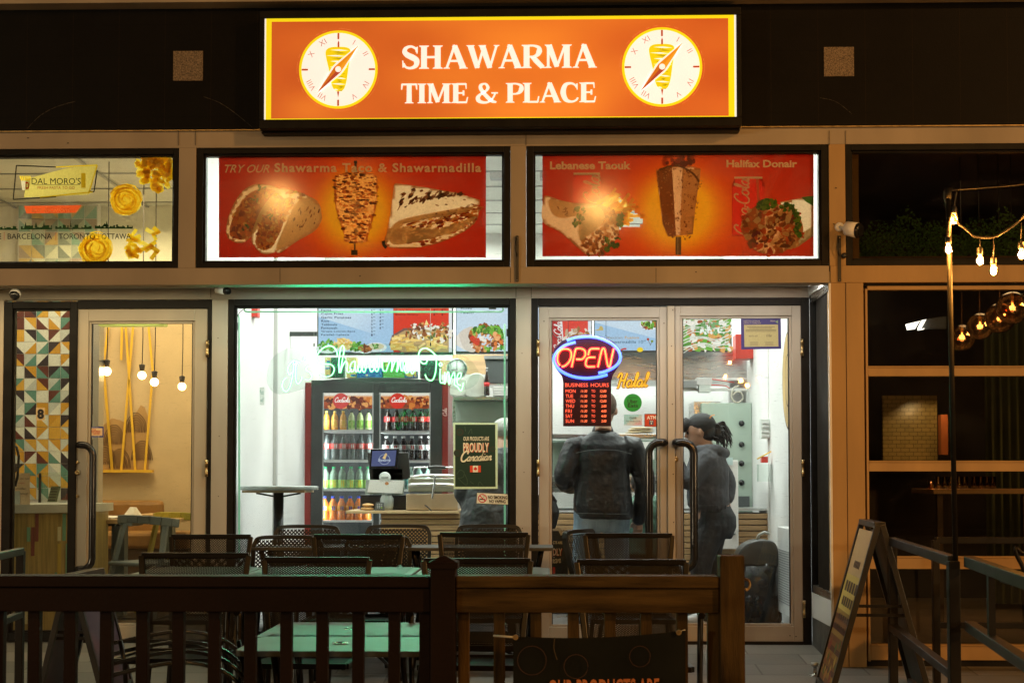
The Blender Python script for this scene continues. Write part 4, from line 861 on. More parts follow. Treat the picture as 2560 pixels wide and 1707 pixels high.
def d1(q):
    Y = YT - .001
    q.agrid(796, 692, 983, 880, Y, lambda x, y: tuple(BL[i] + (BL2[i] - BL[i]) * max(0, min(1, (x - 900) / 90 + (y - 780) / 120)) for i in range(3)), 12, 10, 'art_tv')
    q.apoly([(796, 792), (983, 850), (983, 880), (796, 880)], Y - .0006, BL2, 'art_tv')
    rows = ['Tahini', 'Fajna', 'Cajun Fries', 'Garlic Potatoes', 'Rice', 'Tabboule', 'Fattoush', 'Grape Leaves-6pcs', 'Falafel-1piece']
    for i, r_ in enumerate(rows):
        yy = 764.5 + i * 8.75; 
        if i == 1: yy = 773
        text(q, r_, 803, yy, 803 + len(r_) * 5.0, yy + 5.6, Y - .001, NV, 'art_tv', 0, .02, space=1.1)
        text(q, '6' if i < 3 else '5' if i < 8 else '1', 928, yy, 931.5, yy + 5.6, Y - .001, NV, 'art_tv', 0, .02); text(q, '99', 933, yy, 938, yy + 3, Y - .001, NV, 'art_tv')
        if i < 7: text(q, '9' if i < 3 else '8', 949, yy, 952.5, yy + 5.6, Y - .001, NV, 'art_tv', 0, .02); text(q, '99', 954, yy, 959, yy + 3, Y - .001, NV, 'art_tv')
    for (cx, cy_, rx, ry, k) in ((818, 868, 26, 16, 'green'), (858, 862, 24, 18, 'fries'), (893, 868, 20, 14, 'green'), (912, 873, 16, 9, 'meat')):
        q.aell(cx, cy_ + 4, rx + 3, ry * .7, Y - .0012, c(240, 245, 250), 'art_tv'); q.scatter([(cx - rx, cy_), (cx, cy_ - ry), (cx + rx, cy_), (cx, cy_ + ry * .6)], 60, (2, 5), FOOD[k], Y - .0018, 'art_tv')
    q.aell(940, 868, 27, 12, Y - .0012, c(235, 240, 248), 'art_tv'); q.aell(940, 866, 20, 8, Y - .0018, c(225, 215, 180), 'art_tv'); q.scatter([(930, 862), (946, 862), (940, 872)], 10, (2, 3), FOOD['green'], Y - .0024, 'art_tv')
    q.arect(984, 692, 1122, 880, Y, c(222, 52, 30), 'art_tv'); q.arect(1122, 692, 1130, 880, Y, c(235, 238, 245), 'art_tv')
    for i, (r_, L_) in enumerate((('Extra Cheese', 60), ('Extra Hummus', 62), ('Extra Gravy', 57))): 
        yy = 762 + i * 10.5; text(q, r_, 989, yy + .5, 989 + L_, yy + 6.5, Y - .001, c(90, 12, 12), 'art_tv', 0, .02, space=1.1); text(q, '1', 1084, yy, 1087, yy + 6, Y - .001, c(90, 12, 12), 'art_tv'); text(q, '99', 1089, yy, 1094, yy + 3, Y - .001, c(90, 12, 12), 'art_tv'); text(q, '1', 1104, yy, 1107, yy + 6, Y - .001, c(90, 12, 12), 'art_tv'); text(q, '99', 1109, yy, 1114, yy + 3, Y - .001, c(90, 12, 12), 'art_tv')
    q.apoly([(972, 862), (980, 838), (1010, 820), (1122, 815), (1122, 880), (1000, 880)], Y - .0012, c(120, 85, 80), 'art_tv', 0)
    q.apoly([(978, 860), (986, 840), (1012, 826), (1122, 820), (1122, 880), (1004, 880)], Y - .0018, c(190, 160, 110), 'art_tv', 0)
    for i in range(44):
        a = random.uniform(-.8, .5); x, y = random.uniform(985, 1110), random.uniform(838, 874); q.arib([(x - 11 * math.cos(a), y - 8 * math.sin(a)), (x + 11 * math.cos(a), y + 8 * math.sin(a))], random.uniform(5, 8), Y - .0024 - i * .00002, random.choice(FOOD['fries']), 'art_tv', 0)
    q.scatter([(1010, 835), (1040, 805), (1070, 812), (1122, 808), (1122, 850), (1060, 850)], 110, (2, 6), FOOD['meat'] + [c(240, 235, 220), c(90, 110, 50), c(245, 240, 230)], Y - .0042, 'art_tv'); q.apoly([(1061, 812), (1066, 799), (1072, 812)], Y - .006, c(250, 230, 150), 'art_tv')
def d2(q):
    Y = YT - .001
    q.agrid(1141, 690, 1372, 878, Y, lambda x, y: tuple(BL[i] + (BL2[i] - BL[i]) * .5 * max(0, min(1, math.sin(x / 40) * .5 + (y - 780) / 200)) for i in range(3)), 12, 8, 'art_tv')
    text(q, 'Mixed', 1152, 766, 1179, 773, Y - .001, NV, 'art_tv', 0, .02, space=1.1); text(q, 'Falafel', 1152, 777, 1184, 784, Y - .001, NV, 'art_tv', 0, .02, space=1.1); text(q, '10', 1258, 765, 1268, 772, Y - .001, NV, 'art_tv'); text(q, '99', 1269, 764, 1274, 768, Y - .001, NV, 'art_tv')
    q.apoly([(1141, 862), (1141, 840), (1160, 822), (1180, 817), (1176, 840), (1190, 878), (1160, 875)], Y - .001, c(238, 232, 225), 'art_tv'); q.apoly([(1150, 830), (1182, 816), (1174, 845), (1188, 878), (1165, 876), (1152, 855)], Y - .0014, c(222, 212, 200), 'art_tv', 3)
    q.scatter([(1176, 838), (1195, 815), (1240, 812), (1262, 840), (1250, 872), (1192, 877)], 120, (3, 7), FOOD['meat'] + [c(245, 240, 230), c(225, 140, 80)], Y - .002, 'art_tv')
    q.scatter([(1178, 835), (1190, 818), (1225, 815), (1250, 822), (1262, 850), (1240, 835), (1200, 830)], 80, (3, 6), FOOD['green'], Y - .0035, 'art_tv'); q.scatter([(1180, 845), (1192, 840), (1196, 858), (1182, 858)], 10, (4, 6), [c(215, 50, 25)], Y - .005, 'art_tv', (1, 1.3)); q.scatter([(1232, 835), (1250, 832), (1256, 860), (1236, 858)], 10, (4, 7), [c(235, 130, 60), c(245, 180, 120)], Y - .0055, 'art_tv', (1, 1.5))
    q.scatter([(1215, 868), (1260, 866), (1255, 877), (1220, 878)], 20, (2, 5), FOOD['green'], Y - .0058, 'art_tv')
    q.arect(1372, 690, 1470, 878, Y, c(226, 70, 58), 'art_tv'); q.arect(1470, 690, 1478, 878, Y, c(230, 238, 248), 'art_tv')
    q.scatter([(1412, 830), (1440, 822), (1470, 828), (1470, 860), (1412, 860)], 60, (3, 7), [c(230, 220, 205), c(200, 170, 140), c(160, 110, 70)], Y - .001, 'art_tv')
    q.apoly([(1373, 803), (1406, 801), (1410, 880), (1373, 880)], Y - .0015, c(178, 42, 42), 'art_tv'); script(q, 'Coca-Cola', 1403, 876, 8.5, 2.2, Y - .002, c(235, 235, 235), 'art_tv', .2, rot=1); q.arib([(1404, 803), (1409, 878)], 3, Y - .002, c(235, 235, 240), 'art_tv', 0)
def d3(q):
    Y = YT - .001
    q.agrid(1487, 690, 1702, 876, Y, lambda x, y: tuple(BL[i] + (BL2[i] - BL[i]) * .6 * max(0, min(1, (x - 1560) / 200 + (y - 830) / 80)) for i in range(3)), 14, 8, 'art_tv')
    q.apoly([(1487, 806), (1700, 862), (1700, 876), (1487, 876)], Y - .0004, BL2, 'art_tv')
    text(q, 'Mexican ', 1516, 840.5, 1556, 847, Y - .001, c(150, 155, 160), 'art_tv', 0, .02, space=1.1); text(q, 'Fusion', 1562, 840.5, 1597, 847, Y - .001, c(205, 165, 90), 'art_tv', 0, .02, space=1.1)
    text(q, 'Shawarmadilla', 1518, 851, 1590, 858, Y - .001, c(50, 105, 135), 'art_tv', 0, .02, space=1.1); text(q, '10', 1597, 851, 1608, 858, Y - .001, c(50, 105, 135), 'art_tv'); text(q, '99', 1609, 850, 1614, 854, Y - .001, c(50, 105, 135), 'art_tv')
    q.aell(1625, 810, 26, 15, Y - .001, c(235, 240, 248), 'art_tv'); q.scatter([(1604, 808), (1640, 800), (1650, 815), (1618, 822)], 40, (3, 6), FOOD['green'] + FOOD['meat'], Y - .0016, 'art_tv')
    q.aell(1600, 874, 8, 6, Y - .001, c(250, 215, 20), 'art_tv'); q.aell(1620, 848, 3.2, 3.2, Y - .001, c(180, 60, 40), 'art_tv'); q.aell(1630, 853, 3.2, 3.2, Y - .001, c(120, 150, 50), 'art_tv'); q.arib([(1621, 851), (1626, 862)], 1.2, Y - .001, c(90, 80, 60), 'art_tv', 0); q.arib([(1629, 856), (1625, 864)], 1.2, Y - .001, c(90, 80, 60), 'art_tv', 0)
    q.apoly([(1484 + 2, 826), (1497, 822), (1500, 815), (1505, 815), (1508, 821), (1508, 826)], Y - .001, c(200, 180, 110), 'art_tv'); q.arib([(1552, 875), (1560, 872), (1566, 872)], 4, Y - .001, c(200, 40, 40), 'art_tv', 3)
    q.arect(1702, 690, 1826, 876, Y - .0005, c(150, 160, 90), 'art_tv'); q.scatter([(1703, 700), (1825, 700), (1825, 875), (1703, 875)], 520, (4, 9), FOOD['mix'] + FOOD['green'][:2], Y - .001, 'art_tv', sm=False)
    for i in range(11):
        y = 795 + i * 8; q.arib([(1704, y + 10), (1730, y + random.uniform(-8, 6)), (1760, y + random.uniform(-12, 4)), (1790, y + random.uniform(-6, 8)), (1822, y - 6)], random.uniform(1.8, 3.2), Y - .0036 - i * .0001, c(228, 230, 218), 'art_tv')
    q.scatter([(1755, 805), (1800, 805), (1800, 830), (1755, 835)], 50, (2, 5), [c(245, 250, 245), c(120, 170, 110)], Y - .005, 'art_tv')
screen(794, 1132, 886, d1, 'menu screen with side dish price list and fries photo, first from the left wall')
screen(1140, 1479, 884, d2, 'menu screen with green salad wrap photo beside the red drink advert')
screen(1486, 1828, 880, d3, 'menu screen with loaded salad photo, nearest the certificate')

# ---- drinks fridge
YFr = 3.8
fr = T('drinks_fridge', 'tall black two door drinks fridge with red sides full of bottles', 'fridge', P(950, 1400, YFr) * 1.0)
fr.location.z = 0
def pb(q, a, b_, c_, d, y0, y1, m, col=None): return q.pbox(a, b_, c_, d, y0, y1, m, col, rx=1000)
Zb = 0.02; q = MB(); yb_ = 1195 + 1.04 * S(YFr)
pb(q, 777, 806, 950, 1430, YFr, YFr + .06, 'fridge_black'); pb(q, 1076, 1105, 950, 1430, YFr, YFr + .06, 'fridge_black'); pb(q, 933, 948, 985, 1430, YFr, YFr + .06, 'fridge_black')
pb(q, 806, 933, 955, 981, YFr, YFr + .06, 'fridge_black'); pb(q, 948, 1076, 955, 981, YFr, YFr + .06, 'fridge_black'); pb(q, 933, 948, 955, 985, YFr, YFr + .06, 'fridge_black')
pb(q, 806, 1076, 1350, 1430, YFr, YFr + .06, 'fridge_black')
# arched top
q.prism([(xx(778, 950, YFr), zz(1000, 955, YFr))] + [(xx(778 + 327 * t / 12, 950, YFr), zz(1000, 953 - 10 * math.sin(math.pi * t / 12), YFr)) for t in range(13)] + [(xx(1105, 950, YFr), zz(1000, 955, YFr))], YFr, YFr + .06, 'fridge_black')
q.build('front_frame', fr, bevel=.004)
q = MB(); pb(q, 762, 777, 956, 1430, YFr + .01, YFr + .7, 'fridge_red'); pb(q, 1105, 1120, 956, 1430, YFr + .01, YFr + .7, 'fridge_red'); pb(q, 777, 1105, 956, 975, YFr + .06, YFr + .7, 'fridge_red')
pb(q, 777, 1105, 975, 1430, YFr + .62, YFr + .7, 'fridge_inner'); pb(q, 936, 945, 985, 1430, YFr + .1, YFr + .6, 'fridge_inner'); q.build('cabinet', fr)
q = MB(); 
for y in (1000, 1060, 1120): script(q, 'Cola', 1117, 1040, 5, 1.2, YFr + .008, c(235, 200, 190), 'art', .2, rot=1); break
q.build('lettering', fr)
for (a, b_) in ((806, 933), (948, 1076)):
    d = MB(); pb(d, a, a + 3, 981, 1350, YFr - .004, YFr + .0, 'grey_plastic'); pb(d, b_ - 3, b_, 981, 1350, YFr - .004, YFr, 'grey_plastic'); dd = d.build('door', fr)
    g = MB(); pb(g, a + 2, b_ - 2, 983, 1350, YFr + .02, YFr + .025, 'glass_thin'); g.build('pane', dd)
    h = MB(); Yh = YFr + .015
    h.agrid(a, 982, b_, 1021, Yh, lambda x, y: c(235, 230, 220) if y < 990 else c(225, 150, 90) if y < 1000 else c(150, 60, 30), 20, 8, 'art_tv')
    h.scatter([(a + 2, 995), (b_ - 2, 993), (b_ - 2, 1019), (a + 2, 1019)], 70, (3, 8), [c(120, 40, 20), c(210, 120, 50), c(90, 25, 15), c(230, 160, 90), c(170, 70, 30)], Yh - .001, 'art_tv', (1, 1.5), sm=False)
    cx = a + 46; h.aell(cx, 1002, 20, 19.5, Yh - .003, c(214, 40, 30) if a > 900 else c(205, 62, 60), 'art_tv'); script(h, 'Coca', cx - 16, 1005, 5.5, 1.7, Yh - .004, c(250, 245, 240), 'art_tv'); script(h, 'Cola', cx + 1, 1005, 5.5, 1.7, Yh - .004, c(250, 245, 240), 'art_tv')
    h.build('header_panel', fr)
SH = {0: (1074, 1149, 1222, 1300), 1: (1077, 1150, 1223, 1300)}
for s_, (a, b_) in enumerate(((806, 933), (948, 1076))):
    for y in SH[s_]: k_ = MB(); pb(k_, a, b_, y, y + 5, YFr + .07, YFr + .60, 'shelf_white'); k_.build('shelf', fr)
for x_ in (808, 931, 950, 1074): light('fridge_light', 'AREA', (P(x_, 1195, YFr).x, YFr + .075, 1.25), 3.2, (.9, 1, 1), .04, 1.3, rot=(R(90), 0, 0))
def bottle(kind, h, px, py, Y, label):
    p = P(px, py, Y); t = T('drink_bottle', label, 'bottle', (p.x, Y, p.z), 'bottles in the drinks fridge')
    r = h * .185; sp = {'orange': ((.85, .38, .05), (.9, .42, .1), (.92, .72, .2)), 'green': ((.62, .72, .35), (.30, .62, .10), (.03, .05, .04)), 'cola': ((.035, .02, .015), (.75, .05, .05), (.04, .04, .04)), 'diet': ((.03, .02, .02), (.72, .72, .72), (.75, .75, .75)),
      'lemon': ((.25, .36, .28), (.42, .70, .18), (.05, .5, .2)), 'fanta': ((.85, .22, .03), (.9, .35, .03), (.05, .12, .75)), 'water': ((.4, .62, .55), (.25, .65, .62), (.6, .75, .7)), 'red': ((.12, .14, .14), (.78, .10, .09), (.10, .11, .11))}[kind]
    for i, nm in enumerate(('liquid', 'label', 'cap')):
        if 'b_%s_%s' % (kind, nm) not in MATS: M('b_%s_%s' % (kind, nm), sp[i], .1 if i == 0 else .4, var=.25 if i < 2 else .05, vs=40, spec=.8 if i == 0 else .4)
    MB().lathe([(r * .85, 0), (r, h * .03), (r * .96, h * .2), (r * .86, h * .3), (r * .98, h * .42), (r, h * .6), (r * .85, h * .73), (r * .45, h * .86), (r * .38, h * .92)], p, 'b_%s_liquid' % kind, 14).build('body', t)
    lz = {'orange': (.12, .52), 'green': (.1, .5), 'cola': (.42, .66), 'diet': (.42, .64), 'red': (.44, .66), 'lemon': (.06, .42), 'fanta': (.40, .62), 'water': (.2, .5)}[kind]
    lb = MB().lathe([(r * 1.03, h * lz[0]), (r * 1.03, h * lz[1])], p, 'b_%s_label' % kind, 14)
    lb.poly([(p.x - r * .1, Y - r * 1.05, p.z + h * (lz[0] + .03)), (p.x + r * .55, Y - r * .92, p.z + h * (lz[0] + .03)), (p.x + r * .55, Y - r * .92, p.z + h * (lz[1] - .03)), (p.x - r * .1, Y - r * 1.05, p.z + h * (lz[1] - .03))], 'art', {'orange': c(250, 200, 60), 'green': c(200, 220, 120), 'lemon': c(240, 215, 40), 'fanta': c(60, 70, 190), 'diet': c(200, 60, 60)}.get(kind, c(240, 235, 230)))
    lb.build('label', t)
    MB().lathe([(r * .42, h * .92), (r * .44, h * .93), (r * .44, h), (r * .3, h * 1.005)], p, 'b_%s_cap' % kind, 10).build('cap', t)
    return t
PROT = {}
def row(kind, n, x0, pitch, ybase, hpx, lab, Y=YFr + .16, kinds=None):
    for i in range(n):
        kd = kinds[i] if kinds else kind; h = hpx / S(Y); key = (kd, round(h, 3)); px = x0 + i * pitch; p = P(px, ybase, Y)
        if kinds:
            j = kinds[:i + 1].count(kd); L_ = '%s %s bottle from the left on the top shelf of the left fridge door' % (ORD[j - 1], {'orange': 'orange juice', 'green': 'green juice'}[kd])
        else: L_ = '%s %s' % (ORD[i], lab)
        if key not in PROT: PROT[key] = bottle(kd, h, px, ybase, Y, L_)
        else: copy_tree(PROT[key], (p.x, Y, p.z), L_)
row('', 6, 816, 21.0, 1074, 47, '', kinds=['orange'] * 3 + ['green'] * 3)
row('red', 6, 816, 21.4, 1149, 62, 'red label bottle from the left on the second shelf of the left fridge door')
row('lemon', 6, 813, 21.4, 1222, 56, 'green capped bottle from the left on the third shelf of the left fridge door')
row('fanta', 6, 811, 21.4, 1300, 60, 'blue capped orange soda from the left on the bottom shelf')
row('cola', 6, 970, 21.0, 1077, 54, 'cola bottle from the left on the top shelf of the right fridge door')
row('diet', 6, 966, 21.2, 1150, 60, 'white capped cola bottle from the left on the right door second shelf')
row('water', 6, 960, 22, 1223, 56, 'pale green water bottle from the left on the right door third shelf')

# ---- stuff on top of the fridge, back shelf
YB = YFr + .15
def pack(x0, x1, y0, y1, cols, name, lab, cat, Y=YB, extra=None):
    t = MB(); t.pbox(x0, x1, y0, y1, Y, Y + .12, 'art', cols[0], rx=1000)
    for i in range(5): a = random.uniform(x0, x1 - 6); b_ = random.uniform(y0, y1 - 6); t.arect(a, b_, min(x1 - 1, a + random.uniform(5, 16)), min(y1 - 1, b_ + random.uniform(4, 10)), Y - .002 - i * .0005, random.choice(cols[1:]), 'art')
    return tag(t.build(name), lab, cat)
pack(813, 826, 893, 943, [c(215, 190, 120), c(60, 120, 170), c(230, 230, 220)], 'food_box', 'tan and blue food box, leftmost on the fridge top', 'box')
pack(828, 859, 893, 943, [c(38, 60, 48), c(50, 75, 60), c(30, 50, 40)], 'metal_tin', 'dark green tin standing on the fridge beside the tan box', 'tin')
pack(866, 890, 893, 943, [c(205, 190, 120), c(50, 110, 170), c(240, 200, 120)], 'food_box', 'yellow and blue food box behind the letter h of the neon sign', 'box')
pack(892, 956, 920, 944, [c(30, 90, 160), c(190, 140, 70), c(220, 210, 180), c(60, 120, 190)], 'food_carton', 'blue snack carton lying on the fridge top, left one', 'carton', YB - .02)
pack(958, 1010, 905, 944, [c(90, 160, 60), c(200, 190, 90), c(240, 240, 220), c(60, 130, 50)], 'food_carton', 'green vegetable carton on the fridge top, between two blue ones', 'carton', YB - .03)
pack(1012, 1042, 928, 944, [c(40, 100, 170), c(200, 180, 90)], 'food_carton', 'small blue carton at the right end of the fridge top', 'carton')
tag(MB().pbox(1050, 1098, 900, 946, YB, YB + .3, 'fridge_black', rx=1000).build('speaker_box', bevel=.01), 'dark box on the fridge top near the capital T of the neon sign', 'box')
bs = T('back_shelf', 'steel shelf rack behind the counter holding bags and a cola bottle', 'shelf', P(1200, 1000, 3.3)); bs.location.z = 0
YK = 3.3
q = MB().pbox(1132, 1300, 991, 999, YK, YK + .4, 'steel', rx=1200); q.build('shelf_board', bs, bevel=.002)
for x_ in (1133, 1296): MB().pbox(x_, x_ + 4, 999, 1330, YK + .02, YK + .05, 'steel', rx=1200).build('upright', bs)
q = MB().pbox(1131, 1300, 1000, 1066, YK + .3, YK + .34, 'green_glass_panel', rx=1200); q.build('back_panel', bs)
MB().pbox(1131, 1300, 886, 930, 4.6, 4.64, 'wood_wall', rx=1200).pbox(1070, 1215, 900, 935, 4.56, 4.6, 'wood_wall', rx=1200).build('wood_panelling', bld)
wc = T('wall_clock', 'round white wall clock hanging below the menu screens', 'clock', P(1142, 922, 3.5)); p = P(1142, 922, 3.5); r = 26 / S(3.5)
MB().lathe([(r, .03), (r, 0), (r * .93, -.008), (r * .9, 0)], p, 'steel', 32, axis='y').build('rim', wc); MB().lathe([(r * .9, 0), (0.0, -.001)], p, 'clock_white', 32, axis='y').build('dial', wc)
q = MB(); q.arib([(1142, 900), (1142, 924)], 1.4, 3.49, (0.02, .02, .02), 'art', 0); q.arib([(1128, 924), (1143, 924)], 1.4, 3.489, (0.02, .02, .02), 'art', 0)
for k_ in range(12): a = k_ * math.pi / 6; q.arib([(1142 + 19 * math.cos(a), 922 + 19 * math.sin(a)), (1142 + 22 * math.cos(a), 922 + 22 * math.sin(a))], 1.2, 3.49, (0.05, .05, .05), 'art', 0)
q.build('hands', wc)
M('plastic_bag', (.72, .76, .66), .35, var=.15, vs=9, bump=.8, bs=12)
def bag(pts, Y, lab, m='plastic_bag', th=.16):
    o = [(P(x, y, Y).x, P(x, y, Y).z) for x, y in [(p[0], p[1]) for p in cr(pts, 4, True)]]; q = MB(); q.prism(o, Y, Y + th, m); b = q.build('plastic_bag', bevel=.03); tag(b, lab, 'bag')
bag([(1128, 990), (1126, 965), (1140, 945), (1162, 948), (1164, 990)], YK + .05, 'white plastic bag left of the pale bread bag on the back shelf'); bag([(1162, 990), (1168, 950), (1180, 934), (1205, 935), (1212, 960), (1214, 990)], YK + .06, 'pale bread bag between white bag and cola bottle on back shelf')
t = T('cola_bottle', 'glass cola bottle with red label standing on the back shelf', 'bottle', P(1217, 989, YK + .05)); p = P(1217, 989, YK + .05); h = 71 / S(YK); r = 7.2 / S(YK)
MB().lathe([(r * .8, 0), (r, h * .05), (r * .92, h * .25), (r * 1.0, h * .5), (r * .8, h * .62), (r * .42, h * .8), (r * .36, h * .96)], p, 'b_cola_liquid', 14).build('body', t); MB().lathe([(r * .95, h * .33), (r * 1.04, h * .47)], p, 'b_cola_label', 14).build('label', t); MB().lathe([(r * .42, h * .95), (r * .42, h)], p, 'steel', 10).build('cap', t)
q = T('storage_bin', 'dark grey plastic bin with pale rim standing on the high shelf', 'bin', P(1250, 950, 3.6)); o = [(P(x, y, 3.6).x, P(x, y, 3.6).z) for x, y in ((1212, 900), (1300, 900), (1296, 957), (1222, 957))];
M('grey_bin', (.09, .10, .10), .5); MB().prism(o, 3.6, 3.9, 'grey_bin').build('body', q); MB().pbox(1210, 1302, 889, 897, 3.58, 3.92, 'grey_plastic', rx=1250).build('rim', q)
tag(MB().pbox(1222, 1296, 958, 962, 3.55, 3.95, 'steel', rx=1250).build('high_shelf'), 'thin steel wall shelf under the dark grey bin', 'shelf')
for i in range(4): tag(MB().pbox(1232, 1290, 984 - i * 6, 989.4 - i * 6, YK + .06, YK + .3, 'paper', rx=1250).build('takeout_box', bevel=.003), '%s flat takeout box from the bottom beside the cola bottle' % ORD[i], 'box', 'flat takeout boxes on the back shelf')
# ---- counter with register etc.
YC = 2.0
ct = T('service_counter', 'wood slatted service counter with pale wood top', 'counter', P(1100, 1400, YC)); ct.location.z = 0
xc0, xc1 = xx(953, 1300, YC), xx(1290, 1300, YC)
MB().box(xx(866, 1280, YC), xx(1148, 1280, YC), YC - .04, YC + .62, zz(1080, 1283, YC), zz(1080, 1276, YC), 'wood_top').build('countertop', ct, bevel=.003)
zt2 = zz(1080, 1283, YC) - .001
MB().box(xc0, xx(1960, 1300, YC), YC + .02, YC + .5, .0, zt2, 'wood_dark').build('carcass', ct)
q = MB(); nsl = 17
for i in range(nsl): z0_ = zt2 - (i + 1) * zt2 / nsl; q.box(xc0 - .002, xx(1960, 1300, YC), YC, YC + .02, z0_ + .008, z0_ + zt2 / nsl, 'wood_slat')
q.build('slat_front', ct, bevel=.002)
MB().box(xx(1152, 1280, YC), xx(1965, 1280, YC), YC + .04, YC + .52, zz(1280, 1276, YC), zz(1280, 1270, YC), 'steel').build('counter_ledge', ct)
# sneeze guard, display and low steel line behind the doors
gu = T('glass_display', 'glass fronted food display with steel rails on the counter', 'display', P(1500, 1275, YC + .1))
q = MB(); q.pbox(1365, 1650, 1084, 1094, YC + .1, YC + .5, 'steel', rx=1500); q.pbox(1641, 1650, 1094, 1272, YC + .1, YC + .14, 'steel', rx=1500); q.pbox(1365, 1372, 1094, 1272, YC + .1, YC + .14, 'steel', rx=1500); q.build('frame', gu, bevel=.002)
MB().pbox(1372, 1641, 1094, 1272, YC + .1, YC + .106, 'glass_thin', rx=1500).build('pane', gu)
MB().pbox(1372, 1641, 1190, 1230, YC + .3, YC + .5, 'steel', rx=1500).pbox(1372, 1641, 1100, 1188, YC + .54, YC + .56, 'green_glass_panel', rx=1500).build('back_panel', gu)
tag(MB().pbox(1582, 1636, 1104, 1148, YC + .09, YC + .095, 'paper', rx=1600).build('price_sheet'), 'white menu sheet with orange handwriting on the glass display', 'sheet')
q = MB(); text(q, 'er', 1592, 1112, 1606, 1121, YC + .085, c(235, 150, 30)); text(q, 'e', 1597, 1131, 1604, 1139, YC + .085, c(235, 150, 30)); o = q.build('lettering', bpy.data.objects['price_sheet'])
q = T('sandwich_stack', 'pile of folded flatbreads with red stripe on the glass display', 'bread', P(1598, 1084, YC + .2)); M('flatbread', (.72, .58, .36), .7, bump=.4, bs=30, var=.15)
for i in range(4): pp = P(1600 + (-3, 2, 0, 4)[i], 1082 - i * 4, YC + .28); o = MB().sphere(pp, (.115 - i * .006, .09, .0085), 'flatbread', 16).build('flatbread', q)
# register
rg = T('cash_register', 'black touchscreen register with a customer display facing the door', 'register', P(955, 1270, YC + .2))
YG = YC + .15
o = [(P(x, y, YG).x, P(x, y, YG).z) for x, y in ((914, 1130), (1018, 1130), (1023, 1197), (921, 1199))]
MB().prism(o, YG + .10, YG + .13, 'black_metal').build('main_screen', rg, bevel=.004)
o = [(P(x, y, YG).x, P(x, y, YG).z) for x, y in ((926, 1122), (998, 1120), (994, 1170), (923, 1172))]
cs = MB().prism(o, YG, YG + .02, 'black_gloss').build('customer_display', rg, bevel=.004)
q = MB(); q.apoly([(931, 1127), (991, 1125), (987, 1164), (928, 1165)], YG - .003, c(78, 86, 130), 'art_tv'); q.aell(961, 1148, 14, 13, YG - .004, c(150, 160, 185), 'art_tv'); q.aell(961, 1148, 12.5, 11.5, YG - .0045, c(70, 80, 125), 'art_tv')
q.apoly([(956, 1145), (964, 1132), (968, 1134), (963, 1148)], YG - .005, c(225, 190, 130), 'art_tv'); text(q, 'Shawarma', 945, 1146, 976, 1153, YG - .0055, c(215, 225, 240), 'art_tv', .3); q.build('logo', cs)
MB().pbox(932, 1006, 1172, 1272, YG + .1, YG + .16, 'black_metal', rx=960).build('stand', rg); MB().pbox(900, 1015, 1236, 1275, YG + .05, YG + .36, 'black_metal', rx=960).build('base', rg, bevel=.006)
t = T('card_puck', 'round pale grey payment puck in front of the register', 'reader', P(962, 1200, YG - .02)); MB().lathe([(14 / S(YG), .02), (14 / S(YG), -.004), (12 / S(YG), -.012), (0, -.012)], P(962, 1193, YG - .03), 'grey_light', 28, axis='y'); M('grey_light', (.62, .66, .62), .4)
MB().lathe([(14 / S(YG), .02), (14 / S(YG), -.004), (12 / S(YG), -.012), (0.0001, -.012)], P(962, 1193, YG - .03), 'grey_light', 28, axis='y').build('body', t); MB().arect(953, 1192, 971, 1194.5, YG - .046, c(130, 135, 130)).build('slot', t)
t = T('code_card_stand', 'white printed card on an acrylic stand below the register display', 'card stand', P(955, 1234, YG - .05)); MB().apoly([(924, 1199), (1010, 1201), (1006, 1233), (918, 1230)], YG - .05, c(225, 225, 220)).build('card', t)
q = MB(); text(q, 'SCAN THE MENU', 950, 1201.5, 980, 1204, YG - .052, c(80, 80, 80)); q.aell(967, 1208, 5, 4, YG - .052, c(190, 130, 80)); q.build('print', t)
MB().apoly([(915, 1198), (1013, 1200), (1009, 1237), (913, 1235)], YG - .045, c(150, 160, 155)).pbox(925, 1000, 1234, 1238, YG - .06, YG + .02, 'acrylic', rx=960).build('stand', t)
M('jar_glass', (.30, .33, .30), .1, spec=.9)
t = T('glass_jar', 'round glass tip jar standing between card terminal and toaster', 'jar', P(967, 1274, YC + .05)); r = 17 / S(YC)
MB().lathe([(r * .8, 0), (r, .03), (r, .09), (r * .75, .115), (r * .8, .125)], P(967, 1274, YC + .05), 'jar_glass', 18).build('body', t); MB().lathe([(r * .82, .118), (r * .82, .128), (r * .7, .129)], P(967, 1274, YC + .05), 'acrylic', 18).build('rim', t)
t = T('card_terminal', 'small dark card terminal with green button on the counter', 'terminal', P(950, 1276, YC)); o = [(P(x, y, YC).x, P(x, y, YC).z) for x, y in ((939, 1256), (964, 1255), (961, 1276), (936, 1276))]
MB().prism(o, YC, YC + .04, 'grey_bin').build('body', t, bevel=.004); q = MB()
for i in range(3):
    for j in range(3): q.arect(942 + i * 5, 1259 + j * 4, 945.5 + i * 5, 1261.5 + j * 4, YC - .003, c(170, 175, 180) if (i, j) != (2, 2) else c(150, 200, 60))
q.build('keypad', t)
for i, (y, w_) in enumerate(((1271, 17), (1262, 15))): p = P(918 + i * 2, y, YC + .05); tag(MB().sphere(p, (w_ / S(YC), .04, 4.5 / S(YC)), 'bread', 16).build('bread_loaf'), '%s long bread roll lying left of the card terminal' % ('lower', 'upper')[i], 'bread')
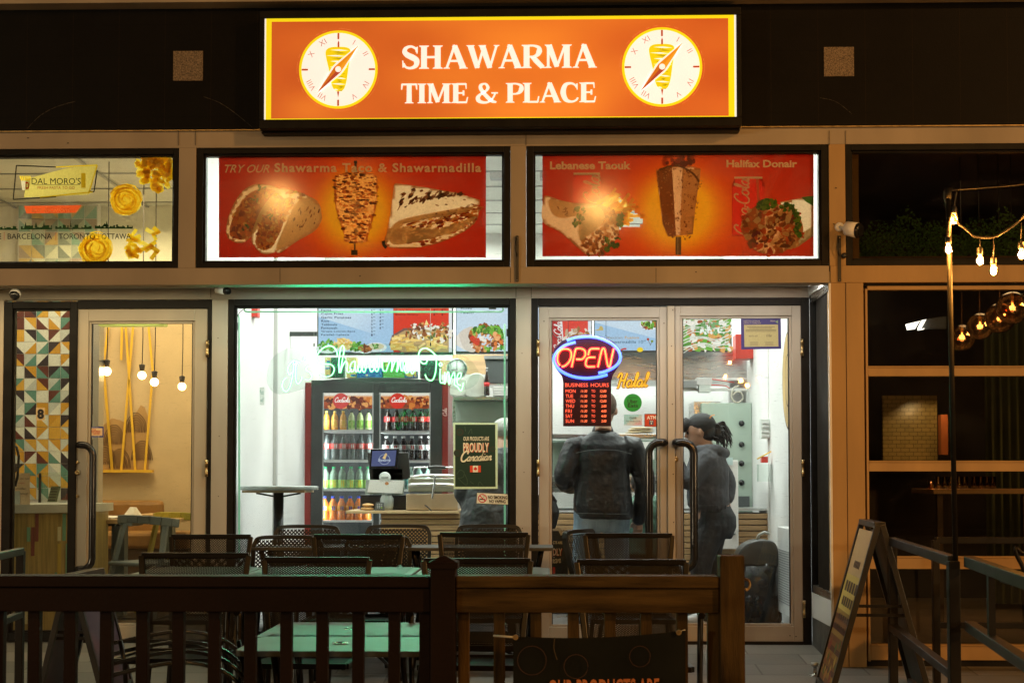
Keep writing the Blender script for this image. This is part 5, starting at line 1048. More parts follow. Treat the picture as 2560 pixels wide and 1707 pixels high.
# panini press
pp_ = T('contact_grill', 'steel contact grill with foil and a lever on the counter', 'grill', P(1080, 1275, YC))
YN = YC + .02
MB().pbox(1015, 1145, 1234, 1275, YN, YN + .4, 'steel_warm', rx=1080); M('steel_warm', (.62, .48, .32), .3, metal=.6, var=.15, vs=4)
MB().pbox(1015, 1145, 1234, 1274, YN, YN + .4, 'steel_warm', rx=1080).build('base', pp_, bevel=.008); MB().pbox(1020, 1145, 1200, 1232, YN + .02, YN + .38, 'steel_green', rx=1080); M('steel_green', (.36, .37, .28), .3, metal=.5, var=.2)
MB().pbox(1020, 1145, 1195, 1230, YN + .02, YN + .38, 'steel_green', rx=1080).build('lid', pp_, bevel=.01)
def ptub(pts, Y, rpx, m, n=8): return MB().tube([P(x, y, Y) for x, y in [(p[0], p[1]) for p in cr(pts, 4)]], rpx / S(Y), m, n)
ptub([(1022, 1212), (1080, 1210), (1140, 1213)], YN - .02, 4.5, 'foil').build('foil_roll', pp_); ptub([(1026, 1192), (1080, 1188), (1145, 1190)], YN + .02, 4, 'foil').build('foil_roll', pp_)
ptub([(1034, 1192), (1035, 1172), (1045, 1168), (1150, 1168)], YN + .02, 1.8, 'chrome').build('handle_bar', pp_); ptub([(1070, 1169), (1092, 1167), (1115, 1169)], YN + .02, 4, 'black_metal').build('grip', pp_)
ptub([(1087, 1187), (1086, 1205), (1080, 1247)], YN - .05, 2.8, 'chrome').build('lever', pp_); ptub([(1062, 1262), (1070, 1268), (1083, 1281)], YN - .04, 1.6, 'black_metal').build('knob', pp_)
# bar table
YR_ = .75
bt = T('bar_table', 'round marble bar table on a black pedestal inside the window', 'table', P(690, 1500, YR_)); bt.location.z = 0; p = P(690, 1216, YR_); rr = 100 / S(YR_)
MB().lathe([(rr * .98, -.024), (rr, -.02), (rr, .0), (rr * .99, .004), (0.0001, .004)], (p.x, YR_ + .1, p.z), 'marble', 48).build('tabletop', bt)
MB().box(p.x - rr * .78, p.x + rr * .78, YR_ - .1, YR_ + .3, p.z - .042, p.z - .026, 'wood_top').build('batten', bt)
q = MB().lathe([(13 / S(YR_), 0), (13 / S(YR_), p.z - .06)], (p.x, YR_ + .1, .02), 'black_metal', 18); q.build('pedestal', bt)
q = MB()
for s_ in (-1, 1): q.obox((p.x, YR_ + .1, p.z - .075), (p.x + s_ * rr * .56, YR_ + .1, p.z - .047), .03, .012, 'black_metal')
q.build('bracket', bt); MB().lathe([(.25, 0), (.25, .012), (.05, .03)], (p.x, YR_ + .1, 0), 'black_metal', 24).build('foot', bt)
# exit light / red emergency unit at the top left
tag(MB().pbox(623, 644, 763, 792, 1.4, 1.5, 'red_plastic', rx=640).build('alarm_horn', bevel=.006), 'small red alarm horn high on the left wall', 'alarm')
dk = T('wall_frame', 'dark rectangular wall frame left of the first menu screen', 'frame', P(735, 830, 3.0))
MB().pbox(682, 694, 700, 840, 3.0, 3.04, 'fridge_black', rx=740).pbox(694, 792, 829, 840, 3.0, 3.04, 'fridge_black', rx=740).build('moulding', dk)
q = MB(); text(q, 'Photo', 650, 974, 659, 986, 1.51, c(90, 150, 130)); text(q, 'wall', 651, 994, 658, 1005, 1.51, c(90, 150, 130)); 
nn = T('wall_notice', 'small faint green notice taped low on the left wall', 'notice', P(655, 990, 1.52)); MB().arect(649, 968, 661, 1012, 1.52, c(232, 236, 232)).build('sheet', nn); q.build('lettering', nn)

# ---- kitchen end behind the right door
YH = 3.2
hd = T('extractor_hood', 'stainless extractor hood hanging above the meat grill', 'hood', P(1700, 880, YH))
MB().pbox(1480, 1921, 872, 944, YH, YH + 1.2, 'steel', rx=1700).build('canopy', hd, bevel=.004)
q = MB(); q.pbox(1480, 1921, 944, 950, YH - .01, YH + .02, 'chrome', rx=1700); q.build('lip', hd)
q = MB()
for i in range(12): a = P(1500 + i * 34, 948, YH + .1); q.obox(a, a + Vector((.12, .7, .28)), .025, .01, 'steel')
q.build('baffle_filter', hd)
t = T('ansul_box', 'pair of pale control boxes with red tubes under the hood', 'control box', P(1755, 975, YH - .1))
MB().pbox(1742, 1780, 944, 962, YH - .2, YH - .05, 'white_plastic', rx=1760).build('box', t, bevel=.003); MB().pbox(1748, 1776, 962, 980, YH - .2, YH - .08, 'grey_light', rx=1760).build('hopper', t); MB().pbox(1707, 1742, 952, 968, YH - .2, YH - .08, 'grey_plastic', rx=1720).build('box', t); MB().pbox(1702, 1868, 970, 977, YH - .1, YH - .07, 'white_plastic', rx=1760).build('rail', t)
ptub([(1780, 948), (1810, 952), (1836, 956)], YH - .2, 1.2, 'red_plastic').build('pipe', t); ptub([(1778, 962), (1810, 964), (1824, 970)], YH - .21, 1.2, 'red_plastic').build('pipe', t)

M('rope', (.55, .52, .42), .7)
tag(ptub([(1848, 965), (1834, 970), (1829, 990), (1836, 1004), (1848, 1005), (1857, 995), (1853, 982), (1842, 979), (1832, 987)], YH - .3, 2.0, 'rope').build('hose'), 'pale loop of hose hanging under the hood', 'hose')
gr = T('meat_grill', 'tall pale green meat grill with a column of black knobs', 'grill', P(1820, 1280, YH - .4)); gr.location.z = .0
MB().pbox(1755, 1880, 1007, 1280, YH - .3, YH + .3, 'green_glass_panel', rx=1820).build('cabinet', gr, bevel=.004); MB().pbox(1736, 1802, 1004, 1280, YH - .2, YH + .3, 'steel', rx=1820).build('side_panel', gr)
MB().pbox(1880, 1925, 985, 1280, YH - .1, YH + .3, 'grey_plastic', rx=1890).build('stand', gr)
for y in (1058, 1111, 1158, 1206): p = P(1854, y, YH - .31); MB().lathe([(7.5 / S(YH - .3), 0), (6 / S(YH - .3), -.02), (0.0001, -.022)], p, 'black_gloss', 16, axis='y').build('knob', gr)
tag(MB().pbox(1846, 1874, 1240, 1270, YH - .33, YH - .315, 'grey_bin', rx=1860).build('vent_plate'), 'dark square vent plate at the foot of the meat grill', 'vent')
rb_ = T('red_box', 'bright red box unit mounted under the hood behind the certificate', 'box', P(1877, 897, YH - .4)); o = [(P(x, y, YH - .4).x, P(x, y, YH - .4).z) for x, y in ((1839, 835), (1916, 835), (1916, 895), (1840, 897))]
MB().prism(o, YH - .4, YH - .2, 'red_plastic').build('body', rb_, bevel=.006); MB().pbox(1910, 1932, 880, 904, YH - .3, YH - .2, 'grey_bin', rx=1900).build('bracket', rb_)
fz = T('freezer', 'white upright freezer with a round lock behind the woman', 'freezer', P(1820, 1370, 2.1)); fz.location.z = 0
MB().pbox(1790, 1846, 1150, 1372, 1.75, 2.3, 'white_plastic', rx=1820).build('door', fz, bevel=.005); p = P(1833, 1331, 1.74); MB().lathe([(7 / S(1.75), 0), (7 / S(1.75), -.006), (3 / S(1.75), -.007), (3 / S(1.75), -.012), (0.0001, -.012)], p, 'steel', 16, axis='y').build('lock', fz); MB().arect(1815, 1143, 1832, 1162, 1.74, c(190, 215, 215)).build('sticker', fz)
eb = T('junction_box', 'grey electrical junction box with round knockouts on the right wall', 'electrical box', P(1922, 1072, 1.9)); MB().pbox(1903, 1945, 1047, 1096, 1.9, 2.0, 'grey_light', rx=1920).build('case', eb, bevel=.003)
for y in (1057, 1071, 1085): MB().lathe([(5 / S(1.9), 0), (5 / S(1.9), -.006), (3.5 / S(1.9), -.004), (.0001, -.004)], P(1934, y, 1.9), 'grey_plastic', 14, axis='y').build('knockout', eb)
q = MB(); [q.pbox(1905, 1922, y, y + 3, 1.885, 1.9, 'white_plastic', rx=1920) for y in (1055, 1064, 1077, 1087)]; q.build('fitting', eb)
bl_ = T('wall_block', 'white wall pier at the right end of the kitchen', 'pier', P(1940, 1400, 1.95)); bl_.location.z = 0
MB().box(xx(1921, 1195, 1.95), XW1, 1.95, 2.2, 0, ZC, 'white_paint').build('pier', bl_)
oc_ = T('utensil_caddy', 'clear utensil caddy with red and yellow handles on the pier', 'caddy', P(1915, 1205, 1.8)); MB().pbox(1897, 1935, 1160, 1203, 1.8, 1.9, 'acrylic', rx=1915).build('caddy', oc_); MB().pbox(1904, 1920, 1141, 1156, 1.82, 1.88, 'red_plastic', rx=1912).build('tape_roll', oc_)
M('yellow_plastic', (.8, .5, .05), .5); MB().tube([P(1893, 1147, 1.82), P(1928, 1128, 1.82)], .005, 'yellow_plastic').build('spatula', oc_)
# oval plaque, heater on the right wall
ov = T('oval_plaque', 'oval slice of wood carved as a plaque on the right wall', 'plaque', (XW1 - .02, 1.0, 1.7)); q = MB(); M('slab_wood', (.62, .42, .16), .5, var=.25, vs=9, vs2=(1, 1, .2)); M('bark', (.10, .06, .03), .8)
ya_, yb2 = .38, 1.12; zc_ = (P(1972, 823, .75).z + P(1972, 1077, .75).z) / 2; rz = (P(1972, 823, .75).z - P(1972, 1077, .75).z) / 2; yc_ = .75; ry_ = .30
def oval(q, s1, x0, x1, m):
    n_ = 36; b = len(q.v)
    for x in (x0, x1):
        for k_ in range(n_): a = 2 * math.pi * k_ / n_; q.v.append(Vector((x, yc_ + ry_ * s1 * math.cos(a), zc_ + rz * s1 * math.sin(a))))
    q.face(range(b, b + n_), m); 
    for k_ in range(n_): q.face((b + k_, b + (k_ + 1) % n_, b + n_ + (k_ + 1) % n_, b + n_ + k_), m)
XP = XW1 - .012
q = MB(); oval(q, 1, XP - .03, XP, 'bark'); q.build('rim', ov); q = MB(); oval(q, .95, XP - .032, XP - .029, 'slab_wood'); q.build('face', ov); q = MB(); oval(q, .55, XP - .034, XP - .0325, 'bark'); oval(q, .50, XP - .036, XP - .0345, 'slab_wood'); q.build('emblem', ov)
ht = T('wall_heater', 'white slotted electric heater standing on the right wall', 'heater', (XW1, .7, .4)); q = MB().box(XW1 - .10, XW1 - .001, .35, .95, .12, .72, 'white_plastic'); q.build('case', ht, bevel=.006)
q = MB(); [q.box(XW1 - .104, XW1 - .1005, .4, .9, .2 + i * .017, .207 + i * .017, 'grey_plastic') for i in range(22)]; q.build('grille', ht)
# bin with bag
tb = T('waste_bin', 'bulky dark covered cart draped in black plastic beside the heater', 'cart', P(1890, 1500, .95)); tb.location.z = 0; p = P(1893, 1400, 1.05)
M('bag_black', (.022, .025, .028), .28, var=.5, vs=7, bump=1.0, bs=9); M('grey_lid', (.055, .06, .062), .35, var=.3)
random.seed(17); q = MB(); q.lathe([(.13, .01), (.155, .12), (.15, .3), (.165, .44)], (p.x, 1.05, 0), 'bag_black', 26)
for i in range(26): a_ = random.uniform(0, 6.28); h_ = random.uniform(.04, .44); q.sphere((p.x + .13 * math.cos(a_), 1.05 + .12 * math.sin(a_), h_), (random.uniform(.03, .06), .05, random.uniform(.04, .09)), 'bag_black', 10)
q.build('cover', tb); o_ = [(-.155, .44), (-.15, .52), (-.10, .585), (-.02, .62), (.09, .615), (.13, .56), (.15, .44)]
q = MB(); q.prism([(p.x + a, b) for a, b in [(v.x, v.y) for v in cr([Vector(t) for t in o_], 4)]], .92, 1.18, 'grey_lid'); q.build('hood', tb, bevel=.02); MB().tube([(p.x - .01, 1.03, .61), (p.x + .01, 1.02, .655), (p.x + .045, 1.01, .675), (p.x + .085, 1.0, .665)], .011, 'grey_light').build('handle', tb)

# ---- posters / stickers on the glass of the shop
def glue(name, lab, cat, px, py, Y=-.006): return T(name, lab, cat, P(px, py, Y))
YD = .026
ps = T('window_poster', 'dark green poster with pale border reading proudly Canadian on the window', 'poster', P(1188, 1220, .03)); Y = .018
MB().apoly([(1133, 1056), (1244, 1057), (1244, 1221), (1134, 1222)], Y, c(205, 232, 200)).build('border', ps)
q = MB(); q.apoly([(1138, 1061), (1238, 1061), (1239, 1216), (1138, 1216)], Y - .001, c(14, 50, 38))
for (x, y, r_) in ((1150, 1080, 9), (1143, 1132, 9), (1232, 1122, 7)): q.aell(x, y, r_, r_, Y - .0015, c(52, 48, 34)); q.aell(x, y, r_ * .7, r_ * .7, Y - .002, c(30, 54, 42))
for pts in ([(1142, 1185), (1150, 1175), (1160, 1180), (1158, 1192), (1145, 1195)], [(1145, 1195), (1165, 1212), (1168, 1200), (1162, 1185)], [(1170, 1085), (1178, 1072), (1180, 1084)], [(1195, 1214), (1199, 1204), (1208, 1215)], [(1175, 1203), (1184, 1209)], [(1162, 1066), (1164, 1078)]): q.arib(pts, 1, Y - .0022, c(70, 95, 78))
q.build('sheet', ps)
q = MB(); CRM = c(232, 222, 190)
text(q, 'OUR PRODUCTS ARE', 1158.5, 1091, 1222.5, 1101.5, Y - .003, CRM, off=.02, space=1.05); text(q, 'PROUDLY', 1160, 1107, 1223, 1131, Y - .0025, c(205, 90, 60), off=.025, space=1.08); text(q, 'PROUDLY', 1158, 1106, 1221.5, 1130, Y - .003, CRM, off=.02, space=1.08)
script(q, 'C', 1150, 1153, 12, 4, Y - .004, CRM, slant=.25, slope=.02); script(q, 'anadian', 1166, 1152, 10.5, 2.8, Y - .0045, CRM, slant=.35, slope=.04, sx=.88); q.build('lettering', ps)
q = MB(); q.arect(1175, 1163.5, 1202, 1180, Y - .003, c(222, 70, 40)); q.arect(1182, 1163.5, 1195, 1180, Y - .0035, c(235, 228, 205))
leaf = [(0, 1), (.2, .6), (.45, .7), (.4, .25), (.65, .45), (.7, .28), (.95, .3), (.8, 0), (.9, -.12), (.45, -.42), (.5, -.6), (.05, -.52), (.05, -1), (-.05, -1), (-.05, -.52), (-.5, -.6), (-.45, -.42), (-.9, -.12), (-.8, 0), (-.95, .3), (-.7, .28), (-.65, .45), (-.4, .25), (-.45, .7), (-.2, .6)]
q.apoly([(1188.5 + a * 5, 1171.5 - b * 6) for a, b in leaf], Y - .004, c(214, 50, 30)); q.build('flag', ps)
ns = T('no_smoking_sign', 'small white sticker reading no smoking no vaping at the window edge', 'sticker', P(1231, 1262, .02))
o = [(1192, 1230), (1270, 1234), (1271, 1262), (1190, 1259)]; MB().apoly(o, .018, c(60, 55, 45)).apoly([(1193, 1231.5), (1269, 1235), (1270, 1260.5), (1191.5, 1257.5)], .0172, c(228, 228, 210)).build('sheet', ns)
q = MB(); q.aell(1206, 1245, 11, 11, .0166, c(200, 40, 60)); q.aell(1206, 1245, 8.8, 8.8, .0162, c(228, 228, 210)); q.arect(1199, 1246, 1212, 1249, .0158, c(40, 38, 35)); q.arib([(1208, 1243), (1211, 1240), (1207, 1237)], 1, .0158, c(60, 58, 50)); q.arib([(1199, 1238), (1213, 1252)], 2.4, .0154, c(200, 40, 60), sm=0); q.build('symbol', ns)
q = MB(); text(q, 'NO SMOKING', 1220, 1238, 1268, 1246.5, .0160, c(25, 22, 20), off=.03, tilt=1); text(q, 'NO VAPING', 1223, 1248, 1264, 1256.5, .0160, c(25, 22, 20), off=.03, tilt=1); q.build('lettering', ns)
# neon tube border and script sign
nb = T('tube_border', 'pale green glass tube border around the inside of the shop window', 'neon tube', P(930, 780, .09))
ptub([(640, 768), (618, 769), (611, 774), (618, 779.5), (650, 779.5)], .09, 2.3, 'tube_green').build('tube', nb); q = MB().tube([P(618, 779.5, .09), P(1255, 779.5, .09)], 2.2 / S(.09), 'tube_green', 10); q.build('tube', nb)
MB().tube([P(598, 1560, .09), P(598, 795, .09)], 2.4 / S(.09), 'tube_green', 10).build('tube', nb); ptub([(598, 797), (596, 789), (592, 788), (590, 794)], .09, 2.2, 'tube_green').build('tube', nb)
MB().tube([P(1262, 1560, .09), P(1262, 810, .09)], 2.3 / S(.09), 'tube_green', 10).build('tube', nb); ptub([(1250, 779.5), (1257, 777), (1257, 769), (1248, 767)], .09, 2.2, 'tube_green').build('tube', nb)
ptub([(615, 770), (600, 780), (591, 797)], .08, .9, 'black_metal').build('wire', nb); MB().pbox(586, 593, 806, 824, .07, .1, 'black_metal', rx=590).build('plug', nb); MB().pbox(1222, 1240, 766, 772, .07, .1, 'black_metal', rx=1230).build('plug', nb); MB().pbox(1266, 1271, 822, 840, .07, .1, 'black_metal', rx=1265).build('plug', nb)
ne = T('neon_sign', "green neon script sign reading It's Shawarma Time on clear acrylic in the window", 'neon sign', P(930, 900, .2)); YNn = .2
A = [[(930, 815), (850, 795), (795, 850), (780, 910), (800, 965), (830, 935)], [(848, 785), (850, 880), (825, 1050), (785, 1150), (740, 1162), (712, 1110), (725, 1040), (762, 1000)], [(885, 800), (878, 920), (880, 1030), (905, 1075), (945, 1030), (950, 990)], [(845, 838), (905, 825)], [(985, 742), (978, 790)],
     [(1060, 862), (1020, 865), (1005, 900), (1050, 935), (1075, 980), (1050, 1025), (990, 1025)], [(1390, 730), (1375, 665), (1320, 615), (1240, 622), (1170, 680), (1135, 745), (1150, 805), (1230, 830), (1310, 838), (1350, 890), (1325, 960), (1260, 990), (1180, 970)],
     [(1412, 940), (1408, 800), (1425, 660), (1450, 608), (1472, 650), (1450, 780), (1425, 940), (1450, 860), (1490, 800), (1512, 840), (1508, 910), (1530, 935), (1560, 890)],
     [(1608, 800), (1570, 810), (1545, 870), (1560, 925), (1590, 910), (1605, 840), (1607, 800), (1605, 890), (1625, 930), (1645, 850), (1643, 905), (1665, 932), (1688, 880), (1692, 850), (1695, 910), (1722, 932), (1742, 870), (1745, 830), (1780, 830)],
     [(1845, 790), (1805, 805), (1783, 860), (1800, 925), (1835, 900), (1848, 830), (1850, 780), (1848, 880), (1875, 925), (1900, 860), (1905, 770), (1935, 768), (1938, 850), (1950, 910), (1975, 920)],
     [(1985, 925), (2030, 800), (2055, 780), (2058, 850), (2050, 925), (2095, 800), (2122, 780), (2125, 850), (2118, 930), (2160, 800), (2190, 780), (2193, 860), (2190, 925)]]
Bq = [[(150, 925), (185, 800), (205, 790), (205, 870), (215, 920)], [(320, 808), (280, 815), (250, 880), (270, 940), (305, 920), (322, 850), (325, 815), (325, 900), (345, 950), (380, 905)], [(532, 780), (515, 820), (475, 825), (432, 780), (425, 710), (455, 655), (515, 640), (580, 675), (640, 730), (690, 755), (745, 742)],
      [(640, 745), (640, 850), (625, 960), (590, 1030), (535, 1020), (502, 960)], [(690, 890), (685, 980), (692, 1055), (730, 1062)], [(672, 838), (692, 818), (712, 838), (692, 858), (674, 842)], [(745, 930), (745, 1000), (742, 1080), (770, 960), (790, 930), (800, 980), (795, 1085), (835, 970), (858, 935), (868, 990), (862, 1090)],
      [(890, 1030), (935, 1000), (945, 950), (915, 945), (893, 1010), (905, 1080), (940, 1090)], [(865, 1090), (900, 1110), (940, 1160), (965, 1110), (970, 1060)]]
st = [[(560 + x / 4.9, 740 + y / 4.9) for x, y in p] for p in A] + [[(960 + x / 4.9, 740 + y / 4.9) for x, y in p] for p in Bq]
q = MB(); q2 = MB(); q3 = MB()
for s_ in st:
    pts = [(p.x, p.y) for p in cr(s_, 5)]
    q.tube([P(x, y, YNn) for x, y in pts], 1.9 / S(YNn), 'neon_green', 8); q2.tube([P(x, y, YNn - .0075) for x, y in pts], 1.3 / S(YNn), 'neon_white', 6)
q.build('neon_tube', ne); q2.build('tube_core', ne)
o = [(668, 925), (680, 895), (720, 870), (800, 862), (900, 858), (1080, 862), (1150, 880), (1195, 925), (1190, 960), (1150, 975), (1090, 960), (1000, 945), (850, 948), (780, 965), (700, 985), (670, 965)]
o2 = [(P(p.x, p.y, YNn).x, P(p.x, p.y, YNn).z) for p in cr(o, 4, True)]; MB().prism(o2, YNn + .012, YNn + .017, 'acrylic').build('acrylic_backing', ne)
for x in (785, 1076): MB().tube([P(x, 755, YNn + .01), P(x, 858, YNn + .01)], .0012, 'steel', 6).pbox(x - 1.5, x + 1.5, 857, 865, YNn + .0, YNn + .012, 'black_metal', rx=930).build('hanging_wire', ne)
light('neon_glow', 'AREA', tuple(P(950, 905, .17)), 24, (.03, 1.0, .42), 1.15, .16, rot=(R(-90), 0, 0))

# ---- OPEN sign
op = T('open_sign', 'glowing oval open sign with red business hours board hanging in the left door', 'open sign', P(1468, 960, .11)); YO = .11
q = MB(); bo = [(1415, 945), (1400, 925), (1385, 905), (1380, 890), (1386, 872), (1405, 853), (1435, 841), (1468, 837), (1502, 841), (1532, 855), (1550, 873), (1555, 890), (1550, 907), (1536, 924), (1524, 945), (1528, 960), (1528, 1065), (1408, 1065), (1408, 960)]
bo = [(1408, 1065), (1408, 955), (1405, 940), (1388, 918), (1380, 893), (1386, 870), (1405, 852), (1435, 840.5), (1468, 837), (1502, 840.5), (1532, 853), (1550, 872), (1555, 893), (1547, 915), (1532, 938), (1528, 955), (1528, 1065)]
o2 = [(P(x, y, YO).x, P(x, y, YO).z) for x, y in bo]; MB().prism(o2, YO, YO + .03, 'board_dark').build('board', op, bevel=.003)
def o7(pts): return [(1380 + x / 6.03, 820 + y / 6.03) for x, y in pts]
L7 = [[(120, 565), (85, 500), (90, 400), (140, 330), (220, 315), (280, 345), (290, 430), (250, 520), (190, 570), (145, 580)], [(295, 590), (325, 450), (352, 335), (375, 310), (440, 310), (495, 345), (500, 410), (460, 465), (400, 470), (362, 470)], [(715, 313), (650, 312), (590, 315), (565, 340), (545, 410)], [(655, 443), (590, 441), (540, 450), (518, 480), (508, 545), (535, 580), (590, 582), (650, 580)], [(690, 590), (720, 460), (752, 330), (775, 308), (795, 330), (820, 460), (840, 560), (858, 582), (876, 560), (900, 440), (930, 310)]]
q = MB(); q2 = MB()
for s_ in L7:
    pts = [(p.x, p.y) for p in cr(o7(s_), 5)]; q.tube([P(x, y, YO - .010) for x, y in pts], 3.5 / S(YO), 'led_red', 8); q2.tube([P(x, y, YO - .0175) for x, y in pts], 1.8 / S(YO), 'led_yellow', 6)
q.build('letter_tube', op); q2.build('letter_core', op)
B7 = [[(225, 190), (350, 148), (540, 132), (700, 150), (860, 215), (980, 310), (1030, 420), (1005, 520), (920, 600), (800, 655), (700, 678)], [(355, 213), (200, 260), (90, 345), (30, 450), (55, 560), (160, 662), (320, 730), (500, 755), (680, 740), (835, 702)]]
q = MB(); q2 = MB()
for s_ in B7: pts = [(p.x, p.y) for p in cr(o7(s_), 6)]; q.tube([P(x, y, YO - .010) for x, y in pts], 3.6 / S(YO), 'led_blue', 8); q2.tube([P(x, y, YO - .017) for x, y in pts], 2.7 / S(YO), 'led_blue_core', 6)
q.build('border_tube', op); q2.build('border_core', op)
q = MB(); LR = (1.0, .10, .05); YO2 = YO - .002
text(q, 'BUSINESS', 1413, 957.5, 1470, 967, YO2, LR, 'art_led', 0, .0); text(q, 'HOURS', 1477, 957.5, 1522, 967, YO2, LR, 'art_led')
for i, (d, e_) in enumerate((('MON', '12:00'), ('TUE', '12:00'), ('WED', '12:00'), ('THU', '2:00'), ('FRI', '4:00'), ('SAT', '4:00'), ('SUN', '2:00'))):
    y = 973.2 + i * 12.45; wd = {'MON': 25, 'TUE': 19, 'WED': 24, 'THU': 21, 'FRI': 15, 'SAT': 17, 'SUN': 21}[d]
    text(q, d, 1414, y, 1414 + wd, y + 8.4, YO2, LR, 'art_led'); text(q, 'TO', 1478.5, y + .8, 1488, y + 7.6, YO2, LR, 'art_led')
    text(q, '11:30', 1452, y + 1, 1468, y + 7.6, YO2, (1, .16, .06), 'art_led', .15, .01); text(q, e_, 1500 if len(e_) > 4 else 1503, y + 1, 1516, y + 7.6, YO2, (1, .16, .06), 'art_led', .15, .01)
q.build('lettering', op)
for x, yb3 in ((1420.5, 841), (1515, 841)): MB().tube([P(x, 795, YO), P(x, yb3, YO)], .0014, 'black_metal', 6).tube([P(x - 3, yb3 + 1, YO), P(x, yb3 - 5, YO), P(x + 3, yb3 + 1, YO)], .001, 'black_metal', 5).build('hanging_chain', op)
ptub([(1374, 820), (1385, 838), (1400, 848), (1407, 856)], YO, .9, 'black_metal').build('cable', op)
# ---- door stickers
YS2 = .031
ha = T('halal_sticker', 'gold halal script sticker with dark outline on the left door', 'sticker', P(1584, 970, YS2))
q = MB()
for off, wd, col, dy in ((0, 9.5, c(225, 200, 185), 0), (0, 7.5, c(70, 30, 14), .0006), (0, 4.6, c(250, 200, 60), .0012)): script(q, 'Halal', 1539, 968, 16.5, wd, YS2 - dy, col, slant=.22, slope=.03, sx=.98)
q.build('lettering', ha)
ub = T('delivery_sticker', 'round green food delivery sticker on the left door', 'sticker', P(1582, 1006, YS2)); MB().aell(1582, 1006.5, 22.5, 22.5, YS2, c(20, 140, 50)).build('sheet', ub)
q = MB(); text(q, 'Uber', 1569, 998, 1594, 1008, YS2 - .001, c(15, 30, 18), off=.012); text(q, 'Eats', 1569.5, 1009, 1595, 1018, YS2 - .001, c(15, 30, 18), off=.012); text(q, 'ORDER WITH', 1570, 992, 1594, 995, YS2 - .001, c(15, 60, 22)); q.build('lettering', ub)
cu = T('card_sticker', 'pale blue and pink card sticker on the left door', 'sticker', P(1583, 1048, YS2)); MB().agrid(1560, 1036, 1605, 1063, YS2, lambda x, y: c(150, 200, 205) if (x - 1560) / 45 + (y - 1036) / 27 < 1 else c(190, 195, 190) if (x - 1560) / 45 + (y - 1036) / 27 < 1.5 else c(200, 160, 160), 9, 6).build('sheet', cu)
q = MB(); text(q, 'cusa', 1574, 1042, 1591, 1047, YS2 - .001, c(40, 45, 50)); text(q, 'Your Student Card', 1565, 1050, 1600, 1054, YS2 - .001, c(80, 90, 95), shear=.3); q.build('lettering', cu)
am = T('atm_sticker', 'square orange red ATM sticker on the left door', 'sticker', P(1628, 1050, YS2)); MB().apoly([(1611, 1034), (1645, 1034), (1645, 1066.5), (1611, 1066.5)], YS2, c(120, 90, 70)).apoly([(1612.5, 1035.5), (1643.5, 1035.5), (1643.5, 1065), (1612.5, 1065)], YS2 - .0006, c(190, 58, 24)).build('sheet', am)
q = MB(); text(q, 'ATM', 1617, 1039, 1640, 1048, YS2 - .0015, c(230, 215, 195), off=.03); q.arect(1623, 1050, 1634, 1062, YS2 - .0015, c(60, 70, 90)); q.arect(1625, 1052, 1632, 1054, YS2 - .002, c(220, 210, 190)); q.arect(1627, 1056, 1630, 1060, YS2 - .002, c(220, 210, 190)); q.build('lettering', am)
ce = T('inspection_certificate', 'navy framed inspection certificate taped to the right door', 'certificate', P(1903, 835, YS2))
MB().apoly([(1852, 797), (1952, 796), (1953, 872), (1853, 873.5)], YS2, c(48, 44, 118)).build('frame', ce); q = MB(); q.apoly([(1860, 812), (1945, 811), (1946, 866), (1861, 867)], YS2 - .001, c(178, 170, 122)); q.build('sheet', ce)
q = MB(); text(q, 'INSPECTION CERTIFICATE', 1859, 801, 1900, 804.5, YS2 - .001, c(185, 175, 150)); text(q, "CERTIFICAT D'INSPECTION", 1859, 806, 1902, 809.5, YS2 - .001, c(185, 175, 150)); text(q, 'Ottawa', 1926, 800, 1938, 804, YS2 - .001, c(185, 175, 150)); q.apoly([(1938, 804), (1945, 800), (1945, 809)], YS2 - .001, c(120, 150, 110))
for i, (a, b_) in enumerate(((1868, 1937), (1873, 1930), (1864, 1941), (1864, 1940))): q.arect(a, 816.5 + i * 3.6, b_, 818 + i * 3.6, YS2 - .002, c(110, 105, 80))
text(q, 'April 24, 2023', 1872, 838, 1894, 843, YS2 - .002, c(45, 45, 50), shear=.4); text(q, 'A Rao', 1915, 835, 1929, 842, YS2 - .002, c(45, 45, 50), shear=.4)
for a in (1875, 1913): [q.arect(a, 855 + i * 3, a + 20, 856 + i * 3, YS2 - .002, c(120, 115, 90)) for i in range(3)]
q.build('lettering', ce)
# torn second poster low in the left door
tp = T('torn_poster', 'torn dark poster with white edges low behind the left door', 'poster', P(1400, 1400, .4)); YQ2 = .10
MB().apoly([(1372, 1322), (1400, 1320), (1404, 1332), (1412, 1324), (1424, 1322), (1426, 1470), (1372, 1470)], YQ2, c(215, 215, 205)).build('border', tp)
q = MB(); q.apoly([(1373, 1327), (1396, 1326), (1402, 1338), (1419, 1328), (1420, 1465), (1373, 1465)], YQ2 - .001, c(26, 34, 40)); q.build('sheet', tp)
q = MB(); text(q, 'DUCTS ARE', 1373, 1352, 1406, 1359, YQ2 - .003, CRM, off=.02); text(q, 'UDLY', 1373.5, 1371, 1406.5, 1389, YQ2 - .0025, c(190, 60, 50), off=.03); text(q, 'UDLY', 1373, 1370, 1405, 1388, YQ2 - .003, c(210, 205, 195), off=.02); script(q, 'dian', 1368, 1407, 9, 2.6, YQ2 - .003, c(215, 212, 200), slant=.35, slope=.04); q.build('lettering', tp)
q = MB(); q.arect(1373, 1417, 1388, 1433, YQ2 - .003, c(215, 60, 50)); q.arect(1373, 1417, 1381, 1433, YQ2 - .0035, c(225, 220, 205)); q.apoly([(1374.5 + a * 4, 1425 - b * 6) for a, b in leaf], YQ2 - .004, c(205, 45, 35)); q.build('flag', tp)
